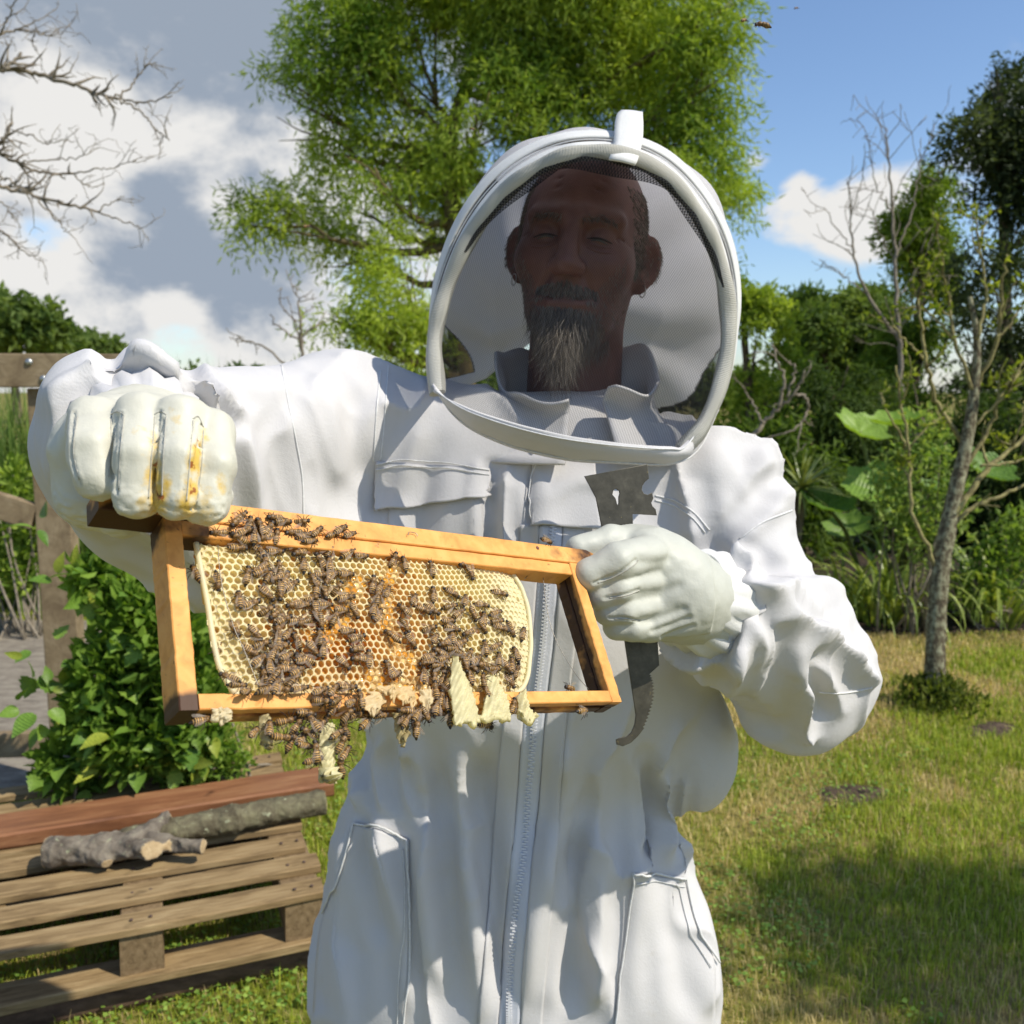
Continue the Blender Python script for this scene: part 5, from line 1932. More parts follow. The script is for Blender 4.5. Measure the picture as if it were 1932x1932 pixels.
# binding strips round the net windows
# hoop covered with cream piping, a flat band behind it and a zip welt
k_ = np.arange(1800)
Vt, Ft = tube(catmull(RIM, 1800) + np.array([0, -0.004, 0]), 0.0060 * (1 + 0.07 * np.sin(k_ * 0.037) + 0.05 * np.sin(k_ * 0.014 + 1)) + 0.00035 * np.sin(k_ * math.pi / 2.0), 10)
ce_ = np.repeat(catmull(RIM, 1800) + np.array([0, -0.004, 0]), 10, 0)
off_ = Vt - ce_
rad_dir = unit((ce_ - rim_c) * np.array([1, 0, 1.0]))
Vt = Vt + rad_dir * (np.einsum('ij,ij->i', off_, rad_dir) * 0.55)[:, None] + np.array([0, 0.0012, 0]) * np.sin(np.repeat(k_, 10) * 0.05)[:, None]
mobj('hoop', Vt, Ft, M_PIPING, hood)


def arch_band(name, t0, t1, lift, mat, w0=0.02, w1=0.98):
    sel = np.arange(int(w0 * (len(RIM) - 1)), int(w1 * (len(RIM) - 1)) + 1)
    rr = []
    for t in np.linspace(t0, t1, 7):
        p = arch(t)
        d = unit(p - (rim_c + np.array([0, 0.3 * t, 0])))
        rr.append((p + d * (lift + 0.0015 * np.sin(math.pi * (t - t0) / (t1 - t0))))[sel])
    k = len(sel)
    Vb = np.concatenate(rr)
    Fb = [(i * k + j, i * k + j + 1, (i + 1) * k + j + 1, (i + 1) * k + j) for i in range(6) for j in range(k - 1)]
    o = mobj(name, Vb, Fb, mat, hood)
    m = o.modifiers.new('thickness', 'SOLIDIFY')
    m.thickness = 0.002
    return o


arch_band('zip_tape', 0.035, 0.10, 0.004, M_BAND)
arch_band('hood_band', 0.14, 0.24, 0.0062, M_BAND, 0.1, 0.9)
for t in (0.095, 0.23):
    p = arch(t)
    d = unit(p - (rim_c + np.array([0, 0.3 * t, 0])))
    Vt, Ft = tube((p + d * 0.0066)[4:-4], 0.0007, 5)
    mobj('stitching', Vt, Ft, M_SEAM, hood)

# hook-and-loop strap over the crown
st_l = [P(1148, 300, 0.985), P(1152, 290, 0.988), P(1158, 262, 1.02), P(1160, 232, 1.05), P(1164, 215, 1.07), P(1172, 207, 1.10)]
st_r = [P(1199, 312, 0.985), P(1204, 300, 0.988), P(1212, 268, 1.02), P(1214, 238, 1.05), P(1213, 219, 1.07), P(1213, 211, 1.10)]
L_, R_ = catmull(st_l, 18), catmull(st_r, 18)
Vs = np.concatenate([[L_[i] * (1 - u) + R_[i] * u + np.array([0, -0.003 * math.sin(math.pi * u), 0]) for u in np.linspace(0, 1, 6)] for i in range(18)])
Fs = [(i * 6 + j, i * 6 + j + 1, (i + 1) * 6 + j + 1, (i + 1) * 6 + j) for i in range(17) for j in range(5)]
o = mobj('strap', Vs, Fs, M_BAND, hood)
m = o.modifiers.new('thickness', 'SOLIDIFY')
m.thickness = 0.003

# veil across the hoop, bulging a little towards the front
top_i = 54
left = RIM[:top_i + 1]
right = RIM[top_i:][::-1]
ns, nu = 60, 60
Lv = catmull(left, ns)
Rv = catmull(right, ns)
vv, uvv = [], []
bot = catmull([P(832, 742, 1.025), P(880, 770, 1.0), P(960, 798, 0.985), P(1060, 822, 0.98), P(1170, 838, 0.99), P(1280, 848, 1.02)], nu)
for i in range(ns):
    s = i / (ns - 1)
    for j in range(nu):
        u = j / (nu - 1)
        p = Lv[i] * (1 - u) + Rv[i] * u
        b = bot[j] - (Lv[0] * (1 - u) + Rv[0] * u)
        p = p + b * (1 - s) ** 3
        p = p + np.array([0, -0.035, 0]) * math.sin(math.pi * u) ** 0.8 * math.sin(math.pi * min(1, s * 1.0)) ** 0.8
        p = p + np.array([0, 1, 0]) * 0.003 * math.sin(u * 9 + s * 3) * math.sin(math.pi * u) * (1 - s)
        vv.append(p)
        uvv.append((u * 0.34, s * 0.36))
vf = np.array([(i * nu + j, i * nu + j + 1, (i + 1) * nu + j + 1, (i + 1) * nu + j) for i in range(ns - 1) for j in range(nu - 1)])
me = mesh_data('veil', vv, vf, M_VEIL)
ul = me.uv_layers.new(name='UVMap')
ul.data.foreach_set('uv', np.array(uvv, np.float32)[vf.ravel()].ravel())
link('veil', me, hood)

# a spare fold of net bunched under the crown of the hoop
fold_t = []
for i, k in enumerate(range(24, 92)):
    u = i / 67
    a = RIM[k]
    inn = unit(rim_c + np.array([0, 0, 0.05]) - a)
    wdt = 0.006 + 0.012 * abs(math.sin(u * 9.0)) * math.sin(math.pi * u) + 0.006 * math.sin(math.pi * u)
    fold_t.append((a + np.array([0, -0.006, 0]), a + inn * wdt * 0.6 + np.array([0, -0.012, 0]), a + inn * wdt + np.array([0, -0.008, 0])))
Vn = np.array(fold_t).reshape(-1, 3)
Fn = np.array([(i * 3 + j, i * 3 + j + 1, (i + 1) * 3 + j + 1, (i + 1) * 3 + j) for i in range(67) for j in range(2)])
me = mesh_data('net_fold', Vn, Fn, M_SIDENET)
ul = me.uv_layers.new(name='UVMap')
uvn = np.array([(i * 0.006, j * 0.006) for i in range(68) for j in range(3)], np.float32)
ul.data.foreach_set('uv', uvn[Fn.ravel()].ravel())
link('net_fold', me, hood)

# lower band that zips the hood to the chest
b_up = [P(822, 738, 1.022), P(875, 768, 0.996), P(960, 797, 0.98), P(1060, 821, 0.975), P(1170, 836, 0.985), P(1262, 842, 1.005), P(1290, 838, 1.02), P(1340, 775, 1.05)]
b_lo = [P(814, 722, 1.045), P(862, 792, 1.04), P(945, 838, 1.03), P(1060, 868, 1.02), P(1170, 876, 1.022), P(1262, 878, 1.035), P(1318, 850, 1.05), P(1356, 772, 1.075)]
U_, L_ = catmull(b_up, 90), catmull(b_lo, 90)
Vb = []
for i in range(90):
    for u in np.linspace(0, 1, 8):
        p = U_[i] * (1 - u) + L_[i] * u
        p = p + np.array([0, -0.010, 0]) * math.sin(math.pi * u) + np.array([0, -1, 0]) * 0.0025 * math.sin(i * 0.42) * u * math.sin(i * 0.13)
        Vb.append(p)
Fb = [(i * 8 + j, i * 8 + j + 1, (i + 1) * 8 + j + 1, (i + 1) * 8 + j) for i in range(89) for j in range(7)]
o = mobj('chest_band', Vb, Fb, M_CLOTH, hood)
m = o.modifiers.new('thickness', 'SOLIDIFY')
m.thickness = 0.0025
for u, nm in ((0.12, 'stitching'), (0.9, 'stitching')):
    pp = np.array([U_[i] * (1 - u) + L_[i] * u + np.array([0, -0.0105 * math.sin(math.pi * u) - 0.0015, 0]) for i in range(90)])
    Vt, Ft = tube(pp, 0.0009, 5)
    mobj(nm, Vt, Ft, M_SEAM, hood)

# collar standing loosely round the neck inside the hood, open at the front
def collar_ring():
    ang = np.linspace(math.radians(16), math.radians(352), 90)      # 0 = towards the viewer
    c0 = P(1088, 752, 1.185)
    V_ = []
    for k, a in enumerate(ang):
        f = k / 89
        dx, dy = math.sin(a), -math.cos(a)
        e0, e1 = math.exp(-(f / 0.10) ** 2), math.exp(-((1 - f) / 0.10) ** 2)
        ht = 0.022 + 0.050 * (0.5 - 0.5 * math.cos(a)) + 0.014 * math.sin(a * 3 + 1) + 0.006 * math.sin(a * 7)
        for u in np.linspace(0, 1, 12):
            r = lerp(0.145, 0.086, min(1, u * 1.5) ** 0.8) + 0.030 * max(0, u - 0.66) * 3 * (0.3 + e0 + e1) + 0.006 * math.sin(a * 6 + 3 * u) * (1 - abs(2 * u - 1))
            z = -0.075 + (0.070 + ht) * u - 0.020 * max(0, u - 0.8) * 5 * (e0 + e1)
            V_.append(c0 + np.array([dx * r * 1.08, dy * r * 0.92, z]))
    F_ = [(i * 12 + j, i * 12 + j + 1, (i + 1) * 12 + j + 1, (i + 1) * 12 + j) for i in range(89) for j in range(11)]
    return V_, F_


Vc, Fc = collar_ring()
o = mobj('collar', Vc, Fc, M_CLOTH, suit)
m = o.modifiers.new('thickness', 'SOLIDIFY')
m.thickness = 0.003
# ---- head and neck: one continuous body inside the hood
m_, nt, b = new_mat('skin')
f = tex_noise(nt, 30, 5, 0.6)
nt.links.new(ramp(nt, f, [(0.3, (0.12, 0.045, 0.031)), (0.6, (0.165, 0.066, 0.046)), (0.8, (0.20, 0.09, 0.064))]), b.inputs['Base Color'])
b.inputs['Roughness'].default_value = 0.55
b.inputs['Subsurface Weight'].default_value = 0.12
b.inputs['Subsurface Radius'].default_value = (0.01, 0.004, 0.002)
add_bump(nt, b, tex_noise(nt, 260, 4, 0.6), 0.25, 0.001)
M_SKIN = m_

HC = P(1096, 474, 1.17)                     # centre of the skull
roll = math.radians(-6.5)
hx = np.array([math.cos(roll), -0.20, math.sin(roll)])      # his left (picture right)
hx = unit(hx)
hz = unit(np.array([-math.sin(roll), -0.05, math.cos(roll)]))
hy = unit(np.cross(hz, hx))                 # backwards
hz = np.cross(hx, hy)
HA = np.array([hx, hy, hz])


def H(x, y, z):
    """head space (right in the picture, towards the viewer negative y, up) -> world"""
    return HC + hx * x + hy * y + hz * z


hf = Field(HC - 0.21, HC + np.array([0.2, 0.2, 0.2]), 0.0026)
hf.ell(H(0, 0.012, 0.035), (0.077, 0.097, 0.088), 0.0, ax=HA)
hf.ell(H(0, -0.012, -0.03), (0.066, 0.082, 0.085), 0.04, ax=HA)
hf.ell(H(0, -0.045, -0.085), (0.046, 0.042, 0.038), 0.035, ax=HA)            # chin
for s in (-1, 1):
    hf.ell(H(s * 0.047, -0.052, -0.022), (0.024, 0.026, 0.022), 0.025, ax=HA)     # cheek
    hf.cap(H(s * 0.013, -0.088, 0.030), H(s * 0.050, -0.068, 0.029), 0.012, 0.009, 0.012)    # brow
    hf.ell(H(s * 0.032, -0.094, 0.010), (0.020, 0.017, 0.013), 0.010, 'sub', ax=HA)
    hf.ell(H(s * 0.032, -0.0715, 0.009), (0.0150, 0.0140, 0.0125), 0.004, ax=HA)    # lids over the eye
    hf.ell(H(s * 0.013, -0.102, -0.030), (0.010, 0.012, 0.009), 0.008, ax=HA)     # wing of the nose
    hf.ell(H(s * 0.0085, -0.112, -0.0375), (0.0045, 0.006, 0.004), 0.003, 'sub', ax=HA)
    hf.cap(H(s * 0.020, -0.092, -0.035), H(s * 0.034, -0.078, -0.062), 0.0022, 0.002, 0.006, 'sub')     # cheek line
    hf.cap(H(s * 0.05, -0.071, 0.012), H(s * 0.064, -0.055, 0.004), 0.0014, 0.001, 0.002, 'sub')
    hf.cap(H(s * 0.05, -0.071, 0.008), H(s * 0.063, -0.056, -0.006), 0.0014, 0.001, 0.002, 'sub')
    # ear: rim, bowl, lobe
    e0 = H(s * 0.083, 0.012, -0.005)
    eax = np.array([unit(hx * s * 0.55 - hy * 0.85), unit(hy * s * 0 + hx * s * 0.85 + hy * 0.55), hz])
    hf.ell(e0, (0.0075, 0.021, 0.033), 0.006, ax=eax)
    hf.ell(e0 + eax[0] * 0.007 - hz * 0.0 + eax[1] * 0.001, (0.007, 0.0125, 0.021), 0.004, 'sub', ax=eax)
    hf.ell(e0 - hz * 0.030 - eax[1] * 0.006, (0.0065, 0.010, 0.011), 0.006, ax=eax)
hf.cap(H(0, -0.090, 0.020), H(0, -0.115, -0.026), 0.0085, 0.0125, 0.012)      # nose
hf.chain([H(-0.036, -0.080, -0.057), H(-0.018, -0.089, -0.0635), H(0.018, -0.089, -0.0635), H(0.036, -0.080, -0.057)], [0.0018, 0.0022, 0.0022, 0.0018], 0.004, op='sub')   # closed mouth
hf.cap(H(-0.018, -0.089, -0.0705), H(0.018, -0.089, -0.0705), 0.004, 0.004, 0.006)
for z in (0.062, 0.074, 0.086):
    hf.cap(H(-0.045, -0.075 + (z - 0.06) * 0.6, z), H(0.045, -0.075 + (z - 0.06) * 0.6, z), 0.0012, 0.0012, 0.003, 'sub')
hf.cap(H(0, 0.03, -0.06), H(0.005, 0.055, -0.20), 0.060, 0.064, 0.03)
Vh, Qh = hf.mesh()
Vh = smooth_mesh(Vh, Qh, 2, 0.4)
mobj('head', Vh, Qh, M_SKIN, person)
head_bvh = BVHTree.FromPolygons([tuple(v) for v in Vh.tolist()], Qh.tolist())

# hair: greying goatee, moustache, stubble at the sides, brows
M_HAIR, nt, b = new_mat('grey_brown_hair')
at = nt.nodes.new('ShaderNodeAttribute')
at.attribute_name = 'Col'
nt.links.new(at.outputs['Color'], b.inputs['Base Color'])
b.inputs['Roughness'].default_value = 0.5


def strands(name, roots, dirs, lens, wid, cols, parent, curl=0.3, seed=3, seg=4):
    rng = np.random.default_rng(seed)
    n = len(roots)
    V_, C_ = [], []
    p = roots.copy()
    d = unit(dirs)
    sidev = unit(np.cross(d, FWD + rng.normal(0, 0.2, (n, 3))))
    for s in range(seg + 1):
        t = s / seg
        w = wid * (1 - 0.8 * t)
        V_ += [p - sidev * w, p + sidev * w]
        d = unit(d + rng.normal(0, curl, (n, 3)) / seg + np.array([0, 0, -0.35]) / seg)
        p = p + d * (lens / seg)[:, None]
    V_ = np.stack(V_, 1)
    k = 2 * (seg + 1)
    base = np.arange(n)[:, None] * k
    Fq = np.concatenate([base + np.array([2 * s, 2 * s + 1, 2 * s + 3, 2 * s + 2]) for s in range(seg)])
    me = mesh_data(name, V_.reshape(-1, 3), Fq, M_HAIR)
    fcol(me, np.repeat(cols, k, 0))
    return link(name, me, parent)


def on_face(x, z):
    r = head_bvh.ray_cast(Vector(H(x, -0.25, z)), Vector(hy))
    return (np.array(r[0]), np.array(r[1])) if r[0] is not None else (None, None)


def hair_zone(name, n, fn, length, wid, col_a, col_b, seed, curl=0.4, down=0.8, spread=-1.0):
    rng = np.random.default_rng(seed)
    R_, D_, L2, C2 = [], [], [], []
    while len(R_) < n:
        x, z, ok, k = fn(rng)
        if not ok:
            continue
        p, nn = on_face(x, z)
        if p is None:
            continue
        if nn @ hy > 0:
            nn = -nn
        R_.append(p)
        D_.append(nn * 0.35 - hz * down - hx * x * spread)
        L2.append(length * k * rng.uniform(0.6, 1.1))
        t = rng.uniform() ** 1.3
        C2.append(np.array(col_a) * (1 - t) + np.array(col_b) * t)
    return strands(name, np.array(R_), np.array(D_), np.array(L2), wid, np.array(C2), hairs, curl, seed)


hairs = bpy.data.objects.new('facial_hair', None)
COL.objects.link(hairs)
hairs.parent = person
DK, LT = (0.05, 0.036, 0.024), (0.24, 0.205, 0.16)


def z_goatee(rng):
    x, z = rng.normal(0, 0.026), rng.uniform(-0.125, -0.074)
    return x, z, abs(x) < 0.05, 0.8 + 1.3 * math.exp(-(x / 0.018) ** 2)


def z_mous(rng):
    x = rng.uniform(-0.036, 0.036)
    return x, rng.uniform(-0.060, -0.043) - abs(x) * 0.25, True, 0.4


def z_jaw(rng):
    s = rng.choice((-1, 1))
    x = s * rng.uniform(0.034, 0.066)
    z = rng.uniform(-0.10, -0.03) + (abs(x) - 0.05) * 1.5
    return x, z, True, 0.22


def z_brow(rng):
    s = rng.choice((-1, 1))
    x = s * rng.uniform(0.012, 0.05)
    return x, 0.030 - abs(abs(x) - 0.03) * 0.25 + rng.normal(0, 0.002), True, 0.25


hair_zone('goatee', 2600, z_goatee, 0.034, 0.00028, DK, LT, 5, 0.9, 1.0, 9.0)
hair_zone('moustache', 700, z_mous, 0.022, 0.00035, DK, LT, 6, 0.5, 1.0, -8.0)
hair_zone('stubble', 1700, z_jaw, 0.022, 0.00018, DK, LT, 7, 0.5, 0.9)
# narrowed eyes: a dark lash line, a sliver of eye under it and the fold below
M_LASH = nmat('lash_line', [(0.3, (0.02, 0.012, 0.01)), (0.7, (0.05, 0.03, 0.022))], 300, bump=0)
M_EYE, nt, b = new_mat('eye')
b.inputs['Base Color'].default_value = (0.10, 0.09, 0.08, 1)
b.inputs['Roughness'].default_value = 0.12
for s in (-1, 1):
    for (dz, rad_, mt, nm, x0, x1) in ((0.0062, 0.0013, M_LASH, 'lash_line', 0.017, 0.047), (0.0042, 0.0011, M_EYE, 'eye', 0.022, 0.042), (0.0018, 0.0011, M_SKIN, 'lower_lid', 0.018, 0.048), (-0.0045, 0.0012, M_SKIN, 'eye_bag', 0.019, 0.049)):
        pts_ = []
        for u in np.linspace(0, 1, 14):
            x = s * lerp(x0, x1, u)
            z = dz + 0.0022 * math.sin(math.pi * u) * (1 if dz > 0.003 else -1) - 0.003 * u
            p_, n_ = on_face(x, z)
            if p_ is not None:
                pts_.append(p_ - hy * 0.0002)
        if len(pts_) > 4:
            mobj(nm, *tube(np.array(pts_), np.sin(np.linspace(0.3, math.pi - 0.3, len(pts_))) * rad_ + 0.0002, 6), mt, person)
hair_zone('eyebrow', 320, z_brow, 0.03, 0.0003, DK, (0.2, 0.18, 0.15), 8, 0.3, 0.1)


def side_hair():
    rng = np.random.default_rng(9)
    R_, D_ = [], []
    for k in range(4200):
        s = rng.choice((-1, 1))
        o = H(s * 0.25, rng.uniform(-0.045, 0.06), rng.uniform(-0.03, 0.075))
        r = head_bvh.ray_cast(Vector(o), Vector(-s * hx))
        if r[0] is None:
            continue
        R_.append(np.array(r[0]))
        D_.append(np.array(r[1]) * 0.6 - hz * 0.8)
    t = rng.uniform(0, 1, (len(R_), 1))
    strands('cropped_hair', np.array(R_), np.array(D_), np.full(len(R_), 0.006), 0.00035, np.array(DK) * (1 - t) + np.array(LT) * t, hairs, 0.4, 10, 2)


side_hair()
# ear rings
M_STEEL_THIN, nt, b = new_mat('silver_ring')
b.inputs['Base Color'].default_value = (0.45, 0.43, 0.4, 1)
b.inputs['Metallic'].default_value = 1
b.inputs['Roughness'].default_value = 0.3
for s in (-1, 1):
    e0 = H(s * 0.083, 0.002, -0.042)
    a = np.linspace(0, 2 * math.pi, 25)
    ring = np.array([e0 + hy * 0.002 + unit(hx * 0.6 - hy * 0.8) * 0.0065 * math.cos(t) + hz * 0.0075 * math.sin(t) for t in a])
    Vt, Ft = tube(ring, 0.0007, 6, False)
    mobj('earring', Vt, Ft, M_STEEL_THIN, person)
# ---- gloves
def largest_piece(Vm, Qm):
    """keep only the biggest connected piece"""
    lab = np.arange(len(Vm))
    E_ = edges_of(Qm)
    for _ in range(400):
        m = np.minimum(lab[E_[:, 0]], lab[E_[:, 1]])
        new = lab.copy()
        np.minimum.at(new, E_[:, 0], m)
        np.minimum.at(new, E_[:, 1], m)
        new = new[new]
        if (new == lab).all():
            break
        lab = new
    big = np.bincount(lab).argmax()
    keep = lab == big
    idx_ = np.cumsum(keep) - 1
    return Vm[keep], idx_[Qm[keep[Qm[:, 0]]]]


def leather(name, base, stain):
    m, nt, b = new_mat(name)
    f = tex_noise(nt, 35, 6, 0.6)
    c = ramp(nt, f, [(0.3, tuple(x * 0.9 for x in base)), (0.7, base)])
    if stain:
        at = nt.nodes.new('ShaderNodeAttribute')
        at.attribute_name = 'Col'
        s1 = tex_noise(nt, 95, 5, 0.65)
        sep = nt.nodes.new('ShaderNodeSeparateColor')
        nt.links.new(at.outputs['Color'], sep.inputs[0])
        add = nt.nodes.new('ShaderNodeMath')
        add.operation = 'MULTIPLY_ADD'
        nt.links.new(sep.outputs[0], add.inputs[0])
        add.inputs[1].default_value = 0.62
        nt.links.new(s1, add.inputs[2])
        y = ramp(nt, add.outputs[0], [(0.66, (0, 0, 0)), (0.98, (1, 1, 1))])
        d = ramp(nt, add.outputs[0], [(1.0 - 0.05, (0, 0, 0)), (1.0, (1, 1, 1))])
        c = mixc(nt, y, c, (0.62, 0.42, 0.09))
        s2 = tex_noise(nt, 180, 4, 0.6)
        mu = nt.nodes.new('ShaderNodeMath')
        mu.operation = 'MULTIPLY_ADD'
        nt.links.new(sep.outputs[0], mu.inputs[0])
        mu.inputs[1].default_value = 0.35
        nt.links.new(s2, mu.inputs[2])
        br = ramp(nt, mu.outputs[0], [(0.84, (0, 0, 0)), (0.90, (1, 1, 1))])
        c = mixc(nt, br, c, (0.30, 0.10, 0.02))
    nt.links.new(c, b.inputs['Base Color'])
    b.inputs['Roughness'].default_value = 0.5
    b.inputs['Specular IOR Level'].default_value = 0.35
    n1 = add_bump(nt, b, tex_noise(nt, 420, 4, 0.6), 0.12, 0.0008)
    add_bump(nt, b, tex_noise(nt, 60, 6, 0.6), 0.25, 0.004, n1)
    return m


M_LEATHER_A = leather('pale_goatskin_stained', (0.60, 0.585, 0.49), True)
M_LEATHER_B = leather('pale_goatskin', (0.50, 0.505, 0.44), False)

# glove gripping the top bar from above (picture left)
c0 = P(275, 860, 0.60)
gf = Field(c0 - np.array([0.105, 0.10, 0.09]), c0 + np.array([0.095, 0.13, 0.085]), 0.0017)
fing = [  # knuckle, middle joint, end (px, px, depth), radii
    ([(180, 795, 0.575), (176, 850, 0.548), (186, 900, 0.545)], [0.0142, 0.0142, 0.0128]),
    ([(266, 788, 0.566), (259, 865, 0.541), (258, 935, 0.540)], [0.0130, 0.0128, 0.0122]),
    ([(342, 790, 0.566), (337, 870, 0.542), (336, 940, 0.541)], [0.0128, 0.0126, 0.0120]),
    ([(398, 815, 0.577), (404, 880, 0.556), (390, 952, 0.552)], [0.0126, 0.0126, 0.0116])]
for pts, rr in fing:
    w = [P(*p) for p in pts]
    gf.chain(w, rr, 0.0008, sq=2.7)
    # the finger goes on back over the hand
    gf.cap(w[0], w[0] + (P(262, 856, 0.72) - w[0]) * 0.42, rr[0], rr[0] + 0.004, 0.010)
    # end curls under towards the bar
    gf.cap(w[-1], w[-1] + np.array([0.0, 0.018, 0.002]), rr[-1], rr[-1] * 0.9, 0.004)
for (ga, gb_) in (((221, 782, 0.551), (216, 918, 0.534)), ((302, 785, 0.546), (297, 950, 0.532)), ((374, 800, 0.552), (364, 958, 0.538))):
    gf.cap(P(*ga), P(*gb_), 0.0012, 0.0016, 0.003, 'sub')
gf.cap(P(205, 815, 0.615), P(350, 820, 0.62), 0.022, 0.020, 0.012)
gf.ell(P(275, 832, 0.645), (0.048, 0.045, 0.030), 0.02)
gf.chain([P(165, 850, 0.60), P(175, 930, 0.605), P(235, 975, 0.60)], [0.024, 0.020, 0.015], 0.015)   # ball of the thumb behind the bar
gf.cap(P(272, 845, 0.66), P(262, 845, 0.72), 0.044, 0.052, 0.015)
Vg, Qg = gf.mesh()
Vg = smooth_mesh(Vg, Qg, 2, 0.5)
ng = normals(Vg, Qg)
pg = pix(Vg)
front = (ng @ FWD) < 0
# seams along the finger sides and fine creases at the finger ends
for path in ([(222, 782), (218, 850), (214, 905)], [(228, 780), (224, 860), (220, 930)], [(302, 776), (296, 860), (290, 948)], [(308, 790), (303, 870), (300, 935)], [(372, 792), (352, 870), (345, 945)], [(380, 800), (368, 880), (358, 950)], [(140, 778), (135, 850), (150, 915)]):
    d, s, p = seg_dist(pg, catmull(path, 12))
    Vg = Vg - ng * (np.exp(-(d / 2.6) ** 2) * 0.0011 * front)[:, None] + ng * (np.exp(-((d - 5) / 3.2) ** 2) * 0.0006 * front)[:, None]
wr = np.clip((pg[:, 1] - 900) / 50, 0, 1) * front
Vg = Vg + ng * (wr * 0.0010 * vnoise(Vg * np.array([0.6, 1, 1.6]), 300, 4, 2))[:, None] + ng * (0.0009 * vnoise(Vg, 75, 8, 2))[:, None]
stain = np.zeros(len(Vg))
for (x, y, r, a) in ((300, 940, 26, 1), (292, 890, 26, 0.85), (315, 915, 16, 0.8), (368, 880, 20, 1.0), (372, 850, 18, 0.9), (360, 920, 22, 0.9), (383, 820, 14, 0.6), (418, 910, 18, 0.6),
                     (350, 950, 26, 0.8), (270, 950, 24, 0.55), (395, 960, 30, 0.6), (265, 835, 40, 0.25), (330, 790, 20, 0.3), (290, 850, 22, 0.6)):
    stain = np.maximum(stain, a * np.exp(-(((pg[:, 0] - x) / (r * 0.8)) ** 2 + ((pg[:, 1] - y) / (r * 1.4)) ** 2)))
stain *= front
me = mesh_data('glove', Vg, Qg, M_LEATHER_A)
fcol(me, np.stack([stain] * 3, 1))
glove_a = link('glove', me, person, label='pale leather glove stained yellow with propolis')

M_THREAD = nmat('glove_thread', [(0.3, (0.34, 0.33, 0.28)), (0.7, (0.46, 0.45, 0.40))], 400, bump=0)


def glove_seams(Vm, Qm, root, paths, rad=0.00042):
    bv_ = BVHTree.FromPolygons([tuple(v) for v in Vm.tolist()], Qm.tolist())
    for path in paths:
        pts_ = []
        for x, y in catmull(path, 40):
            loc, nor, i_, d_ = bv_.ray_cast(Vector(CAMP), Vector(unit(ray(x, y))))
            if loc is not None:
                pts_.append(np.array(loc) + np.array(nor) * (-0.0001 if np.array(nor) @ FWD > 0 else 0.0001))
        if len(pts_) > 6:
            pts_ = np.array(pts_)
            for _ in range(2):
                pts_[1:-1] = 0.25 * pts_[:-2] + 0.5 * pts_[1:-1] + 0.25 * pts_[2:]
            mobj('glove_seam', *tube(pts_, rad, 5), M_THREAD, root)


glove_seams(Vg, Qg, glove_a, ([(146, 786), (139, 850), (150, 905)], [(210, 786), (208, 850), (205, 900)], [(234, 786), (227, 860), (224, 925)], [(292, 786), (286, 860), (280, 940)], [(314, 786), (308, 870), (306, 935)], [(364, 794), (358, 870), (352, 945)], [(384, 812), (380, 880), (372, 948)], [(210, 782), (222, 776), (234, 783)], [(292, 782), (303, 776), (314, 783)], [(364, 790), (374, 786), (384, 806)]))

# glove pinching the far end of the bar (picture right), back of the hand to the viewer
c1 = P(1215, 1110, 0.84)
gf = Field(c1 - np.array([0.085, 0.075, 0.075]), c1 + np.array([0.085, 0.09, 0.075]), 0.0017)
gf.ell(P(1240, 1092, 0.850), (0.042, 0.034, 0.042), 0.0, ax=[unit(P(1330, 1140, .9) - P(1180, 1070, .82)), [0, 1, 0], unit(np.cross(unit(P(1330, 1140, .9) - P(1180, 1070, .82)), [0, 1, 0]))])
gf.cap(P(1215, 1045, 0.835), P(1290, 1110, 0.87), 0.022, 0.034, 0.02)
gf.cap(P(1225, 1165, 0.838), P(1290, 1140, 0.87), 0.022, 0.034, 0.02)
fb = [([(1222, 1046, 0.822), (1165, 1060, 0.797), (1112, 1084, 0.795)], [0.0180, 0.0165, 0.0138]),
      ([(1222, 1098, 0.822), (1168, 1110, 0.800), (1130, 1122, 0.802)], [0.0150, 0.0138, 0.0125]),
      ([(1225, 1143, 0.826), (1178, 1149, 0.806), (1146, 1154, 0.808)], [0.0140, 0.0128, 0.0118]),
      ([(1232, 1184, 0.834), (1190, 1184, 0.815), (1162, 1182, 0.815)], [0.0130, 0.0118, 0.0105])]
for pts, rr in fb:
    w = [P(*p) for p in pts]
    gf.chain(w, rr, 0.0018)
    gf.cap(w[-1], w[-1] + np.array([0.014, 0.024, 0.0]), rr[-1], rr[-1] * 0.85, 0.004)
gf.chain([P(1215, 1030, 0.86), P(1150, 1022, 0.835), P(1092, 1034, 0.822)], [0.018, 0.0145, 0.0115], 0.006)   # thumb behind the bar
gf.cap(P(1270, 1115, 0.865), P(1325, 1140, 0.905), 0.041, 0.045, 0.015)
Vg, Qg = gf.mesh()
Vg = smooth_mesh(Vg, Qg, 2, 0.5)
ng = normals(Vg, Qg)
pg = pix(Vg)
front = (ng @ FWD) < 0
